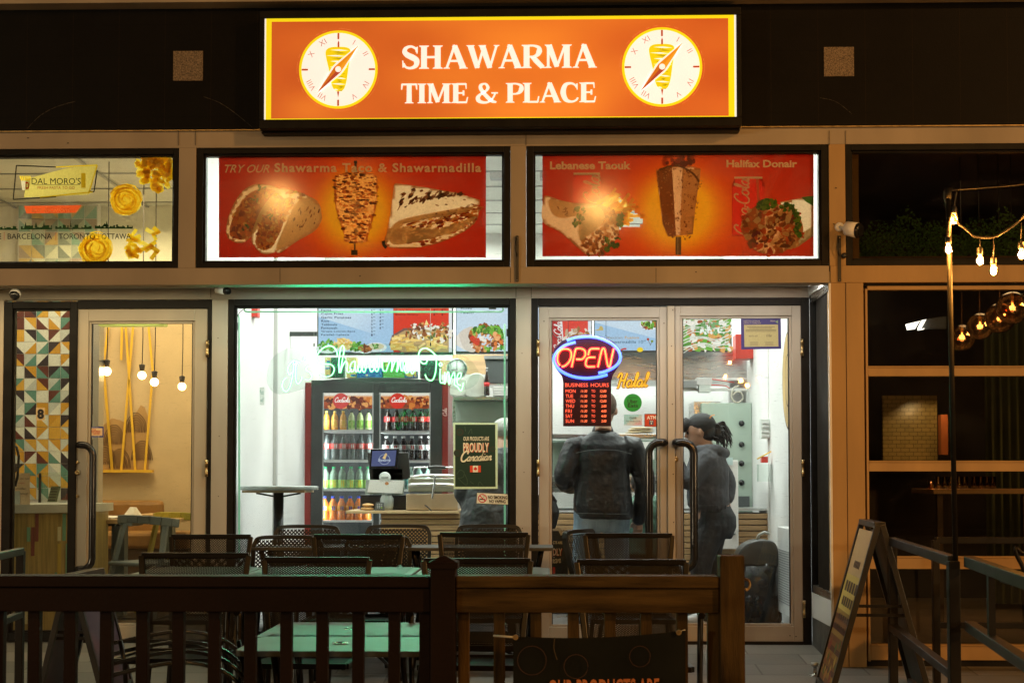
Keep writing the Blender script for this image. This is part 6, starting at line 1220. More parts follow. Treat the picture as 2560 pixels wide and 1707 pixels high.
# ============================================================ PASTA SHOP INTERIOR
M('aluminium', (.55, .55, .52), .35, metal=.8, var=.1, vs2=(1, 1, .2)); M('yellow_tape', (.80, .48, .04), .5, var=.06); M('leather_tan', (.33, .17, .05), .4, var=.2, vs=7, bump=.3, bs=30); M('table_wood', (.55, .36, .17), .4, var=.2, vs=4, vs2=(.6, 3, 3))
M('bluegrey_paint', (.14, .18, .19), .4); M('olive_paint', (.33, .29, .03), .4); M('counter_top', (.50, .52, .45), .4); M('mural', (.42, .30, .16), .6)
TC = [c(60, 52, 56), c(106, 58, 48), c(100, 150, 135), c(214, 160, 55), c(235, 238, 222), c(205, 212, 202), c(235, 238, 222), c(225, 175, 70)]
YTl = 1.5
random.seed(21)
tw = T('tiled_wall', 'pier clad in multicoloured triangle patterned tiles behind the pasta shop glass', 'tiled pier', P(120, 1400, YTl)); tw.location.z = 0
MB().pbox(-60, 232, 668, 1480, YTl, YTl + .12, 'white_paint', rx=120).build('core', tw)
q = MB()
def tiles(q, x0, x1, y0, y1, Y, pt=30.2, ph=30.4):
    nx = int((x1 - x0) / pt) + 1; ny = int((y1 - y0) / ph) + 1
    for j in range(ny):
        for i in range(nx):
            a, b_ = x0 + i * pt + .5, y0 + j * ph + .5; c_, d = min(a + pt - 1, x1), b_ + ph - 1
            if c_ - a < 2: continue
            u, v = random.sample(TC, 2)
            if random.random() < .12: q.arect(a, b_, c_, d, Y, u)
            elif (i + j + random.randint(0, 1)) % 2: q.apoly([(a, b_), (c_, b_), (a, d)], Y, u); q.apoly([(c_, b_), (c_, d), (a, d)], Y, v)
            else: q.apoly([(a, b_), (c_, b_), (c_, d)], Y, u); q.apoly([(a, b_), (c_, d), (a, d)], Y, v)
tiles(q, -60, 232, 672, 1240, YTl - .003); q.build('tiles', tw)
MB().pbox(232, 246, 668, 1500, YTl - .02, YTl + .1, 'aluminium', rx=240).build('edge_trim', tw)
bt_ = T('tiled_panel', 'added triangle tile panel in haze-paled colours high on the pasta shop back wall', 'tiled panel', P(140, 700, 3.3)); MB().pbox(44, 244, 512, 800, 3.31, 3.39, 'white_paint', rx=140).build('backing', bt_)
_tc2 = TC; TC = [c(150, 160, 150), c(180, 165, 150), c(150, 185, 170), c(215, 190, 130), c(225, 228, 205), c(190, 198, 180)]  # pale palette: reflection haze of the transom glass put into the tile colours
q = MB(); tiles(q, 46, 242, 514, 790, 3.305, 33, 33); q.build('tiles', bt_); TC = _tc2
n8 = T('number_sign', 'small beige plate with black number 8 on the sidelight glass', 'number plate', P(101, 1050, .02)); MB().arect(90, 1019, 112, 1050, .02, c(205, 180, 135)).build('plate', n8)
q = MB(); text(q, '8', 93, 1022, 110, 1047, .018, c(18, 16, 14), off=.05); q.build('number', n8)
st_ = T('security_sticker', 'blue bordered security monitoring sticker on the pasta shop door', 'sticker', P(237, 1080, .03)); MB().arect(215, 1066, 259, 1093, .031, c(20, 45, 130)).arect(218, 1070, 256, 1089, .030, c(225, 195, 150)).build('sheet', st_)
q = MB(); text(q, 'THE', 230, 1072, 240, 1075, .029, c(190, 60, 30), off=.02); text(q, 'MONITORING', 223, 1076, 251, 1081, .029, c(190, 60, 30), off=.02, shear=.2); text(q, 'CENTER', 232, 1082, 249, 1086, .029, c(190, 60, 30), off=.02, shear=.2); text(q, 'PROTECTED BY', 229, 1067, 246, 1069, .029, c(220, 220, 220)); text(q, 'CALL 7 DAYS A WEEK', 226, 1090, 249, 1092, .029, c(220, 220, 220)); q.build('lettering', st_)
YW = 3.38
tape = T('yellow_straps', 'yellow straps crossing over a carved wave mural on the beige wall', 'wall art', P(310, 1175, YW))
q = MB(); q.apoly([(246, 1180), (246, 1080), (262, 1060), (280, 1045), (300, 1050), (320, 1060), (335, 1040), (352, 1012), (362, 1018), (371, 1045), (372, 1176)], YW + .01, c(185, 146, 92)); q.build('mural_panel', tape)
q = MB(); random.seed(2)
for cx, cy_ in ((285, 1110), (340, 1080), (300, 1170), (355, 1150), (262, 1160)):
    for r_ in range(6, 52, 6): q.arib([(cx + r_ * .55 * math.cos(a) + random.uniform(-1, 1), cy_ + r_ * math.sin(a)) for a in (math.pi, 3.7, 4.3, 4.71, 5.1, 5.7, 6.28)], 1.8, YW + .004, c(96, 66, 38))
q.build('wave_carving', tape)
for a, b_, wd in (((250, 812), (281, 1176), 6), ((272, 812), (240, 1040), 6), ((262, 960), (280, 1176), 6), ((314, 812), (338, 1176), 6.5), ((333, 812), (303, 1176), 6.5), ((371, 812), (382, 930), 6), ((382, 930), (362, 1176), 6), ((305, 812), (303, 900), 4)):
    p0, p1 = P(a[0], a[1], YW - .03), P(b_[0], b_[1], YW - .03); MB().obox(p0, p1, .02, .006, 'yellow_tape', up=(0, 1, 0)).build('strap', tape)
MB().pbox(246, 380, 1174, 1181, YW - .06, YW, 'yellow_tape', rx=300).build('ledge', tape)
# booth, tables, chairs, counter
bo_ = T('booth_bench', 'tan leather booth bench along the beige wall', 'bench', P(330, 1400, 2.9)); bo_.location.z = 0
yb0_ = 2.75
q = MB(); q.pbox(200, 404, 1250, 1400, yb0_ + .3, yb0_ + .42, 'leather_tan', rx=300); q.build('backrest', bo_, bevel=.04)
q = MB(); q.pbox(200, 470, 1330, 1372, yb0_ - .15, yb0_ + .3, 'leather_tan', rx=300); q.build('seat', bo_, bevel=.03); MB().pbox(200, 470, 1372, 1480, yb0_ - .1, yb0_ + .3, 'wood_dark', rx=300).build('plinth', bo_)
def ptable(px0, px1, pyt, Y, d, lab, pedx):
    t = T('wooden_table', lab, 'table', P((px0 + px1) / 2, pyt, Y)); t.location.z = 0
    MB().pbox(px0, px1, pyt, pyt + 11, Y, Y + d, 'table_wood', rx=300).build('tabletop', t, bevel=.004)
    zt_ = P(300, pyt + 11, Y).z; x = P(pedx, 1300, Y + d / 2).x; MB().box(x - .05, x + .05, Y + d / 2 - .05, Y + d / 2 + .05, 0.01, zt_ - .02, 'bluegrey_paint').box(x - .14, x + .14, Y + d / 2 - .14, Y + d / 2 + .14, zt_ - .022, zt_ - .001, 'black_metal').build('pedestal', t)
    MB().box(x - .22, x + .22, Y + d / 2 - .22, Y + d / 2 + .22, .001, .015, 'black_metal').build('base', t); return t
ptable(180, 424, 1298, 1.35, .62, 'wooden cafe table with a crumpled napkin, nearest the door', 300); ptable(330, 484, 1286, 2.1, .55, 'wooden cafe table further back beside the booth', 420)
M('napkin', (.8, .76, .66), .8, bump=.5, bs=30)
random.seed(4); q = MB(); b0 = 0; p = P(295, 1297, 1.6); nn_ = 9
for j in range(nn_):
    for i in range(nn_): q.v.append(Vector((p.x - .16 + i * .04, 1.50 + j * .035, P(295, 1298, 1.35).z + .006 + random.uniform(0, .018) + (.07 if i in (6, 7) and j in (4, 5) else 0))))
for j in range(nn_ - 1):
    for i in range(nn_ - 1): q.face((j * nn_ + i, j * nn_ + i + 1, (j + 1) * nn_ + i + 1, (j + 1) * nn_ + i), 'napkin')
tag(q.build('napkin'), 'crumpled white paper napkin lying on the nearer wooden table', 'napkin')
def cafechair(px, Y, m, lab, rz):
    x = P(px, 1300, Y).x; t = T('cafe_chair', lab, 'chair', (x, Y, 0), 'painted cafe chairs'); 
    def L(a, b_, w=.035, h=.03): return MB().obox(Vector(a) + Vector((x, Y, 0)), Vector(b_) + Vector((x, Y, 0)), w, h, m)
    q = MB(); pts = [Vector((.24 * math.sin(a), .22 * math.cos(a) * -1, .74 + .03 * math.cos(a))) for a in [R(t_) for t_ in range(-100, 101, 20)]]
    pts = [Vector((p_.x, -p_.y, p_.z)) for p_ in pts]
    for i in range(len(pts) - 1): q.obox(pts[i] + Vector((x, Y, 0)), pts[i + 1] + Vector((x, Y, 0)), .02, .06, m)
    q.build('backrest', t, bevel=.006)
    q = MB().box(x - .22, x + .22, Y - .21, Y + .21, .43, .46, m); q.build('seat', t, bevel=.01)
    for sx_ in (-1, 1):
        L((sx_ * .26, -.24, 0), (sx_ * .21, -.16, .44)).build('leg', t); L((sx_ * .27, .25, 0), (sx_ * .21, .06, .74)).build('leg', t)
    t.rotation_euler.z = rz; return t
cafechair(378, 1.1, 'bluegrey_paint', 'blue grey painted armchair pulled up to the nearer wooden table', R(150)); cafechair(462, 2.0, 'olive_paint', 'yellow green painted chair beside the further wooden table', R(165))
bb = {}
M('bulb_warm', (1, .8, .5), .3, es=16, ecol=(1, .62, .25)); M('cord_dark', (.05, .04, .035), .6)
for i, (px, py, rp, Y) in enumerate(((267, 928, 11, 1.6), (355, 938, 10.5, 1.9), (386, 955, 10.5, 1.6), (455, 966, 10, 1.9))):
    p = P(px, py, Y); k_ = 1 / S(Y)
    t = T('pendant_bulb', '%s bare round bulb from the left hanging on a cord in the pasta shop' % ORD[i], 'lamp', (p.x, Y, p.z), 'hanging round bulbs in the pasta shop')
    MB().sphere(p, rp * k_, 'bulb_warm', 18).build('bulb', t); MB().lathe([(rp * .45 * k_, rp * .9 * k_), (rp * .55 * k_, rp * 1.2 * k_), (rp * .75 * k_, rp * 2.5 * k_), (rp * .35 * k_, rp * 2.7 * k_)], p, 'cord_dark', 14).build('socket', t)
    MB().tube([p + Vector((0, 0, rp * 2.6 * k_)), Vector((p.x + .004, Y, p.z + .3)), Vector((p.x, Y, ZC))], .004, 'cord_dark', 6).build('cord', t)
    light('pendant_bulb_light', 'POINT', p, 7, (1, .62, .28), radius=rp * k_)
for (x, y, Y) in ((45, 900, 1.0),): pass
pc = T('pasta_counter', 'pasta shop counter with grey top and vertical bamboo strip front', 'counter', P(100, 1400, .5)); pc.location.z = 0
a, b_ = P(-40, 1262, .45), P(224, 1246, .95)
M('bamboo', (.36, .27, .08), .5, var=.35, vs=10, vs2=(6, 6, .3))
q = MB(); q.v += [Vector(p_) for p_ in ((a.x, .45, .001), (b_.x, .85, .001), (b_.x, 1.4, .001), (a.x, 1.4, .001), (a.x, .45, a.z - .06), (b_.x, .85, a.z - .06), (b_.x, 1.4, a.z - .06), (a.x, 1.4, a.z - .06))]
for f in ((0, 1, 5, 4), (1, 2, 6, 5), (2, 3, 7, 6), (3, 0, 4, 7), (4, 5, 6, 7)): q.face(f, 'bamboo')
q.build('front', pc)
q = MB(); q.v += [Vector(p_) for p_ in ((a.x, .41, a.z - .058), (b_.x + .03, .81, a.z - .058), (b_.x + .03, 1.42, a.z - .058), (a.x, 1.42, a.z - .058), (a.x, .41, a.z), (b_.x + .03, .81, a.z), (b_.x + .03, 1.42, a.z), (a.x, 1.42, a.z))]
for f in ((0, 1, 5, 4), (1, 2, 6, 5), (2, 3, 7, 6), (3, 0, 4, 7), (4, 5, 6, 7), (3, 2, 1, 0)): q.face(f, 'counter_top')
q.build('countertop', pc); q = MB(); random.seed(9)
for i in range(26):
    t0 = random.random(); w_ = .016; h0 = random.choice([.05, .3, .52, .62]); hh = random.choice([.1, .2, .3]); z1_ = min(h0 + hh, a.z - .065); col_ = random.choice([c(110, 160, 130), c(120, 60, 45), c(210, 205, 160), c(190, 165, 60)])
    pa_ = Vector((a.x, .445, 0)).lerp(Vector((b_.x, .845, 0)), t0); dd_ = (b_ - a); dd_.z = 0; dd_.normalize()
    q.poly([pa_ + Vector((0, 0, h0)), pa_ + dd_ * w_ * 1.6 + Vector((0, .008 * 0, h0)), pa_ + dd_ * w_ * 1.6 + Vector((0, 0, z1_)), pa_ + Vector((0, 0, z1_))], 'art', col_)
q.build('inlay_strips', pc)
pm = T('paper_menu', 'white handwritten menu card standing at the left end of the pasta counter', 'menu', P(54, 1262, .6)); MB().arect(30, 1182, 75, 1262, .6, c(235, 215, 180)).build('card', pm)
q = MB(); [text(q, w_, 38, y, 38 + len(w_) * 4, y + 5, .598, col_, shear=.3) for w_, y, col_ in (('we do not', 1193, c(120, 80, 60)), ('accept', 1205, c(190, 100, 90)), ('smaller', 1218, c(90, 70, 60)), ('currency', 1232, c(90, 70, 60)))]; q.arect(34, 1227, 50, 1260, .596, c(190, 205, 205)); q.build('writing', pm)
cp = T('clear_menu_holder', 'clear acrylic menu holder with green sheets on the pasta counter', 'menu holder', P(130, 1255, .9)); MB().pbox(98, 165, 1180, 1256, .9, .905, 'acrylic', rx=130).build('panel', cp); q = MB(); q.apoly([(128, 1215), (152, 1215), (142, 1254), (118, 1254)], .92, c(120, 140, 110)); [q.arect(126 - i * 1.5, 1220 + i * 7, 144 - i * 1.5, 1223 + i * 7, .918, c(60, 70, 55)) for i in range(5)]; q.build('sheet', cp)
tag(MB().pbox(96, 102, 1182, 1256, .88, .89, 'black_metal', rx=130).build('divider_post'), 'thin dark post left of the clear menu holder', 'post')
tag(MB().tube([P(x, y, .4) for x, y in ((30, 1110), (42, 1118), (47, 1140), (44, 1190), (38, 1215))], .009, 'black_metal').build('hose_tap'), 'curved black tap hose at the left window edge', 'tap')
fx = T('strip_light', 'lime edged tube light above the pasta shop door glass', 'lamp', P(330, 806, .9))
M('lime_shade', (.45, .5, .10), .5, es=.4, ecol=(.6, .65, .15)); M('tube_white', (1, 1, 1), .4, es=3.0, ecol=(1, .95, .8)); MB().pbox(246, 410, 802, 814, .9, 1.0, 'lime_shade', rx=330).build('shade', fx); MB().tube([P(285, 803, .88), P(395, 803, .88)], .012, 'tube_white').build('tube', fx)

# ============================================================ RESTAURANT INTERIOR (right)
M('subway_tile', (.42, .33, .14), .25, var=.1); nt_ = MATS['subway_tile'].node_tree; bsd = nt_.nodes['Principled BSDF']; tc = nt_.nodes.new('ShaderNodeTexCoord'); mp = nt_.nodes.new('ShaderNodeMapping'); mp.inputs['Rotation'].default_value = (R(90), 0, 0); br = nt_.nodes.new('ShaderNodeTexBrick')
br.inputs['Scale'].default_value = 1; br.inputs['Brick Width'].default_value = .075; br.inputs['Row Height'].default_value = .036; br.inputs['Mortar Size'].default_value = .0025; br.inputs['Color1'].default_value = (.30, .21, .07, 1); br.inputs['Color2'].default_value = (.25, .18, .06, 1); br.inputs['Mortar'].default_value = (.13, .09, .03, 1)
nt_.links.new(tc.outputs['Object'], mp.inputs[0]); nt_.links.new(mp.outputs[0], br.inputs[0]); nt_.links.new(br.outputs[0], bsd.inputs['Base Color'])
bp = nt_.nodes.new('ShaderNodeBump'); bp.inputs['Distance'].default_value = .003; nt_.links.new(br.outputs[1], bp.inputs['Height']); bp.invert = True; nt_.links.new(bp.outputs[0], bsd.inputs['Normal'])
YRs = 3.6
tag(MB().pbox(2207, 2343, 988, 1160, YRs, YRs + .05, 'subway_tile', rx=2280).build('tiled_wall'), 'lit patch of cream brick tiles at the back of the dark restaurant', 'tiled wall')
M('orange_door', (.45, .12, .03), .5); tag(MB().pbox(2353, 2370, 1036, 1136, YRs - .1, YRs, 'orange_door', rx=2360).build('door_panel'), 'narrow orange panel beside the lit cream tiles', 'panel')
light('tile_wall_spot', 'SPOT', tuple(P(2335, 1000, YRs - .45)), 9, (1, .66, .28), radius=.05, rot=(R(35), 0, R(-10))).data.spot_size = R(110)
M('globe_glass', (.8, .4, .15), .05); glassmat('amber_glass', (.80, .50, .28), .12, 3.2); M('filament', (1, .6, .2), .4, es=14, ecol=(1, .42, .08)); M('curtain', (.06, .075, .035), .8, var=.5, vs=9, vs2=(4, 1, .1))
for i, (px, py, rp, Y) in enumerate(((2405, 844, 33, 1.5), (2450, 816, 34, 1.3), (2500, 795, 38, 1.1), (2531, 770, 41, .9), (2600, 745, 44, .7))):
    p = P(px, py, Y); k_ = 1 / S(Y); t = T('globe_pendant', '%s amber glass globe pendant from the left in the restaurant window' % ORD[i], 'lamp', (p.x, Y, p.z), 'amber glass globe pendants')
    MB().sphere(p, rp * k_, 'amber_glass', 28).build('globe', t); MB().tube([p + Vector((0, 0, rp * k_)), Vector((p.x, Y, ZC))], .003, 'cord_dark', 6).build('cord', t)
    MB().tube([p + Vector((0, 0, .035)), p + Vector((0, 0, -.005))], [.004, .008], 'filament', 8).build('filament', t); MB().tube([p + Vector((0, 0, rp * k_)), p + Vector((0, 0, .035))], .012, 'brass', 8).build('socket', t)
    light('globe_light', 'POINT', p, 3.0, (1, .5, .15), radius=.02)
q = MB(); b0 = 0
for i in range(61):
    x = P(2462 + i * 3, 1000, 3.0).x; yv = 3.0 + .05 * math.sin(i * .9); q.v += [Vector((x, yv, .0)), Vector((x, yv, 2.4))]
for i in range(60): q.face((2 * i, 2 * i + 2, 2 * i + 3, 2 * i + 1), 'curtain', None, True)
tag(q.build('curtain'), 'dark green pleated curtain hanging at the back of the restaurant', 'curtain')
tb2 = T('long_table', 'long pale topped table with glasses in the dark restaurant', 'table', P(2500, 1400, .6)); tb2.location.z = -.05
MB().pbox(2334, 2700, 1222, 1234, .6, 1.2, 'table_wood', rx=2450).build('tabletop', tb2, bevel=.003)
for x in (2345, 2560): MB().pbox(x, x + 14, 1236, 1560, .65, .7, 'wood_dark', rx=2450).build('leg', tb2)
M('tumbler', (.25, .2, .15), .06, spec=1.0); glassmat('tumbler_glass', (.95, .88, .78), .04, 2.2)
for i, px in enumerate((2318, 2346, 2362, 2378, 2398, 2412, 2436, 2452, 2468, 2482)):
    Y = .68 + (i % 3) * .1; p = P(px, 1221, Y); p.z = P(2450, 1222, .6).z + .001; r = 8.5 / S(Y)
    if i == 0:
        p = P(2327, 1221, .7); p.z = P(2450, 1222, .6).z; cn = T('tea_light', 'glowing amber tea light at the left end of the glasses', 'candle', p); MB().lathe([(r * .8, 0), (r, .06), (r * .9, .06), (r * .7, .005)], p, 'amber_glass', 16).build('holder', cn); M('flame', (1, .6, .2), es=25, ecol=(1, .45, .08)); MB().sphere(p + Vector((0, 0, .03)), (.012, .012, .018), 'flame', 10).build('flame', cn); light('candle_light', 'POINT', p + Vector((0, -.06, .08)), .5, (1, .5, .15), radius=.01); continue
    tag(MB().lathe([(.0001, .006), (r * .8, .004), (r * .85, 0), (r * .9, .02), (r, .085), (r * .92, .085), (r * .8, .01), (.0001, .008)], p, 'tumbler_glass', 14).build('drinking_glass'), '%s clear tumbler after the tea light on the restaurant table' % ORD[i - 1], 'glass', 'tumblers on the restaurant table')
rf = T('glass_reflection', 'glowing panels imitating a bright reflection in the restaurant glass', 'lamp', P(2290, 812, 3.5)); M('reflection_glow', (1, 1, 1), es=3.2, ecol=(1, .95, .85)); q = MB();  # glowing panels and housing stand in for a bright bar reflected in the glass
for pts in ([(2266, 810), (2300, 802), (2288, 822), (2270, 824)], [(2306, 800), (2316, 798), (2304, 820), (2296, 821)], [(2296, 823), (2312, 820), (2310, 823), (2297, 825)]): o = [(P(x, y, 3.5).x, P(x, y, 3.5).z) for x, y in pts]; q.prism(o, 3.5, 3.54, 'reflection_glow')
q.build('reflection_panel', rf); o = [(P(x, y, 3.56).x, P(x, y, 3.56).z) for x, y in ((2300, 800), (2366, 790), (2366, 822), (2300, 824))]; MB().prism(o, 3.56, 3.6, 'grey_bin').build('housing', rf)
# hedge of greenery behind the right transom + wooden post
M('leaf_dark', (.05, .14, .03), .5, var=.5, vs=30); M('leaf_mid', (.09, .22, .04), .5, var=.4, vs=30)
q = MB(); random.seed(31)
for i in range(5200):
    x = random.uniform(2140, 2640); top = 548 + 22 * math.sin(x / 37) + 14 * math.sin(x / 13); y = top + (655 - top) * random.random() ** .6; Y = random.uniform(-.42, -.1); p = P(x, y, Y); s_ = random.uniform(.006, .013); a_, b2 = random.uniform(0, 6.28), random.uniform(-1, 1)
    u = Vector((math.cos(a_), .4 * b2, math.sin(a_))) * s_; v = Vector((-math.sin(a_), .6, math.cos(a_))) * s_ * .5; q.poly([p - u, p - v, p + u, p + v], random.choice(['leaf_dark', 'leaf_mid']))
hg = T('artificial_hedge', 'dark green leafy hedge box behind the upper right window', 'hedge', P(2350, 650, -.3)); q.build('foliage', hg); MB().pbox(2140, 2640, 640, 662, -.45, -.08, 'wood_dark', rx=2400).build('planter', hg)
tag(MB().pbox(2131, 2147, 375, 650, YF + .12, YF + .2, 'amber_lit_panel', rx=2140).build('timber_post'), 'raw timber post just inside the upper right window', 'post')
light('hedge_uplight', 'AREA', tuple(P(2330, 440, -.35)), .9, (.6, 1, .5), .7, .05) if False else None

# ============================================================ OUTDOOR FURNITURE
M('chair_metal', (.004, .003, .0025), .34, var=.3, spec=.3); M('chair_mesh', (.005, .004, .0035), .5, var=.3, spec=.25); M('resin_black', (.012, .013, .012), .42, var=.2, bump=.1, bs=150)
M('arch_tube', (.02, .02, .02), .22, spec=.8); M('table_metal', (.09, .095, .09), .5, var=.4, vs=5, spec=.2, bump=.02, bs=200)
def strips(q, corners, pitch, wd, m, slope=.6, d=.003):
    """two families of crossing strips filling a quadrilateral (bl, br, tr, tl)"""
    bl, br_, tr_, tl = [Vector(p) for p in corners]; Wd = ((br_ - bl).length + (tr_ - tl).length) / 2; H = (tl - bl).length
    nrm = (br_ - bl).cross(tl - bl).normalized()
    def pt(u, v): a_ = bl.lerp(br_, u); b2 = tl.lerp(tr_, u); return a_.lerp(b2, v)
    for fam in (1, -1):
        n_ = int((Wd + H / slope) / pitch) + 1
        for i in range(-1, n_ + 1):
            x0 = i * pitch - (H / slope if fam == 1 else 0)
            # line: u = x0 + fam * y / slope
            segs = []
            for t0, t1 in ((0, .25), (.25, .5), (.5, .75), (.75, 1)):
                pass
            y0, y1 = 0.0, H
            if fam == 1: ya, yb = max(0, -x0 * slope), min(H, (Wd - x0) * slope); xa_, xb_ = x0 + ya / slope, x0 + yb / slope
            else: ya, yb = max(0, (x0 - Wd) * slope), min(H, x0 * slope); xa_, xb_ = x0 - ya / slope, x0 - yb / slope
            if yb - ya < .004: continue
            p0, p1 = pt(xa_ / Wd, ya / H), pt(xb_ / Wd, yb / H); dd_ = (p1 - p0).normalized(); s_ = dd_.cross(nrm) * wd / 2; of = nrm * d * (.5 if fam == 1 else -.5)
            b = len(q.v); q.v += [p0 - s_ + of, p1 - s_ + of, p1 + s_ + of, p0 + s_ + of]; q.face((b, b + 1, b + 2, b + 3), m)
def mesh_chair(loc, label):
    """square backed armchair with expanded metal back and seat; front faces -y"""
    t = T('patio_chair', label, 'chair', loc, 'mesh backed metal patio armchairs'); x, y, z = loc; o = Vector(loc)
    tl, tr_, bl, br_ = [o + Vector(p) for p in ((-.262, .10, .86), (.262, .10, .86), (-.215, 0, .43), (.215, 0, .43))]
    q = MB()
    for a_, b2 in ((bl, tl), (br_, tr_), (tl, tr_), (bl + Vector((0, 0, .03)), br_ + Vector((0, 0, .03)))): q.obox(a_, b2, .028, .022, 'chair_metal', up=(0, 1, 0))
    q.build('back_frame', t, bevel=.004); q = MB(); strips(q, (bl + Vector((.01, 0, .03)), br_ + Vector((-.01, 0, .03)), tr_ + Vector((-.012, 0, -.012)), tl + Vector((.012, 0, -.012))), .0150, .0042, 'chair_mesh'); q.build('back_mesh', t)
    q = MB(); s = [o + Vector(p) for p in ((-.23, -.46, .43), (.23, -.46, .43), (.22, 0, .42), (-.22, 0, .42))]
    for i in range(4): q.obox(s[i], s[(i + 1) % 4], .025, .025, 'chair_metal')
    q.build('seat_frame', t, bevel=.004); q = MB(); strips(q, (s[0], s[1], s[2], s[3]), .012, .0055, 'chair_mesh'); q.build('seat', t)
    for sg_ in (-1, 1):
        pts = cr([o + Vector((sg_ * .235, .06, .68)), o + Vector((sg_ * .27, -.12, .70)), o + Vector((sg_ * .28, -.36, .68)), o + Vector((sg_ * .275, -.45, .66))], 4)
        MB().tube(pts, .015, 'chair_metal', 10).build('armrest', t)
        MB().tube(cr([o + Vector((sg_ * .275, -.40, .67)), o + Vector((sg_ * .27, -.42, .45)), o + Vector((sg_ * .26, -.46, .0))], 4), .013, 'chair_metal', 8).build('leg', t)
        MB().tube(cr([o + Vector((sg_ * .215, .0, .45)), o + Vector((sg_ * .235, .06, .22)), o + Vector((sg_ * .26, .14, .0))], 4), .013, 'chair_metal', 8).build('leg', t)
    MB().tube(cr([o + Vector((-.265, -.44, .18)), o + Vector((-.15, -.38, .26)), o + Vector((0, -.36, .29)), o + Vector((.15, -.38, .26)), o + Vector((.265, -.44, .18))], 5), .010, 'chair_metal', 8).build('stretcher', t)
    return t
def resin_chair(loc, label):
    t = T('resin_chair', label, 'chair', loc, 'rounded perforated resin chairs'); o = Vector(loc); q = MB()
    out = [(-.19, .44), (-.195, .72), (-.185, .79), (-.15, .815), (0, .82), (.15, .815), (.185, .79), (.195, .72), (.19, .44)]
    pts = [o + Vector((p.x, .10 * (p.y - .44) / .38 - .03 * (1 - (p.x / .2) ** 2), p.y)) for p in cr([Vector((a_, b2)) for a_, b2 in out], 5)]
    for i in range(len(pts) - 1): q.obox(pts[i], pts[i + 1] + (pts[i + 1] - pts[i]) * .12, .022, .03, 'resin_black', up=(0, 1, 0))
    q.build('back_rim', t); q = MB(); strips(q, (o + Vector((-.185, 0, .45)), o + Vector((.185, 0, .45)), o + Vector((.178, .088, .80)), o + Vector((-.178, .088, .80))), .023, .0080, 'resin_black', 1.0); q.build('back_panel', t)
    q = MB(); s = [o + Vector(p) for p in ((-.21, -.42, .44), (.21, -.42, .44), (.19, 0, .43), (-.19, 0, .43))]
    for i in range(4): q.obox(s[i], s[(i + 1) % 4], .035, .03, 'resin_black')
    strips(q, tuple(s), .019, .010, 'resin_black', 1.0); q.build('seat', t)
    for sg_ in (-1, 1):
        MB().tube([o + Vector((sg_ * .20, -.40, .43)), o + Vector((sg_ * .22, -.43, 0))], [.018, .012], 'resin_black', 8).build('leg', t); MB().tube([o + Vector((sg_ * .185, 0, .45)), o + Vector((sg_ * .21, .08, 0))], [.018, .012], 'resin_black', 8).build('leg', t)
    return t
at_ = T('arched_chair', 'patio chair with nested arched tubular rails at the left behind the dark fence', 'chair', (P(450, 1600, -3.5).x, -3.5, gz(-3.5)))
for k_, (dy, Yk) in enumerate(((0, -3.2), (26, -3.35), (50, -3.5), (78, -3.6))):
    MB().tube([P(x, y + dy, Yk) for x, y in [(p[0], p[1]) for p in cr([(285 - k_ * 6, 1606 + k_ * 2), (360, 1590), (440, 1578), (510, 1583), (570, 1606), (612, 1650), (640, 1720)], 5)]], .0085, 'arch_tube', 10).build('rail', at_)
for x in (300, 352, 596): MB().tube([P(x, 1600, -3.4), P(x + 12, 1660, -3.4), Vector((P(x + 20, 1700, -3.4).x, -3.35, gz(-3.35)))], .010, 'chair_metal', 8).build('leg', at_)
MC = None
def place(px0, px1, ptop, Y, label, htop=.86, wtop=.524, proto=None, fn=mesh_chair):
    p = P((px0 + px1) / 2, ptop, Y); k_ = (px1 - px0) / S(Y) / wtop; zg = gz(Y)
    loc = (p.x, Y, p.z - htop * 1.0); 
    if proto is None: o = fn(loc, label)
    else: o = copy_tree(proto, loc, label)
    o.scale = (k_, 1, 1); return o
mc = place(338, 612, 1391, -2.6, 'front row mesh patio chair at the left, before the pasta shop door')
place(650, 918, 1402, -2.6, 'front row mesh patio chair behind the green lit table', proto=mc)
place(1055, 1326, 1405, -2.6, 'front row mesh patio chair right behind the capped fence post', proto=mc)
place(1443, 1720, 1408, -2.6, 'front row mesh patio chair before the glass door handles', proto=mc)
place(416, 619, 1343, -1.25, 'second row mesh patio chair below the beige column', proto=mc)
place(777, 1003, 1343, -1.25, 'second row mesh patio chair below the drinks fridge', proto=mc)
place(1096, 1320, 1338, -1.25, 'second row mesh patio chair below the no smoking sticker', proto=mc)
place(1464, 1684, 1340, -1.25, 'second row mesh patio chair before the man in leather', proto=mc)
rc = place(682, 844, 1316, -.32, 'resin chair back nearest the bar table pedestal', .82, .39, fn=resin_chair)
place(912, 1072, 1315, -.32, 'resin chair back below the cash register', .82, .39, rc)
place(1140, 1302, 1315, -.32, 'resin chair back below the proudly Canadian poster', .82, .39, rc)
a2 = place(627, 800, 1343, -.9, 'larger resin chair back at the left end of the far table', .82, .39, rc)
place(860, 1022, 1343, -.9, 'resin chair half hidden behind the second row chair below the fridge', .82, .39, rc)
o = place(1442, 1520, 1327, -.7, 'resin chair turned sideways left of the man in leather', .82, .39, rc); o.scale = (1, 1, 1); o.rotation_euler.z = R(62)
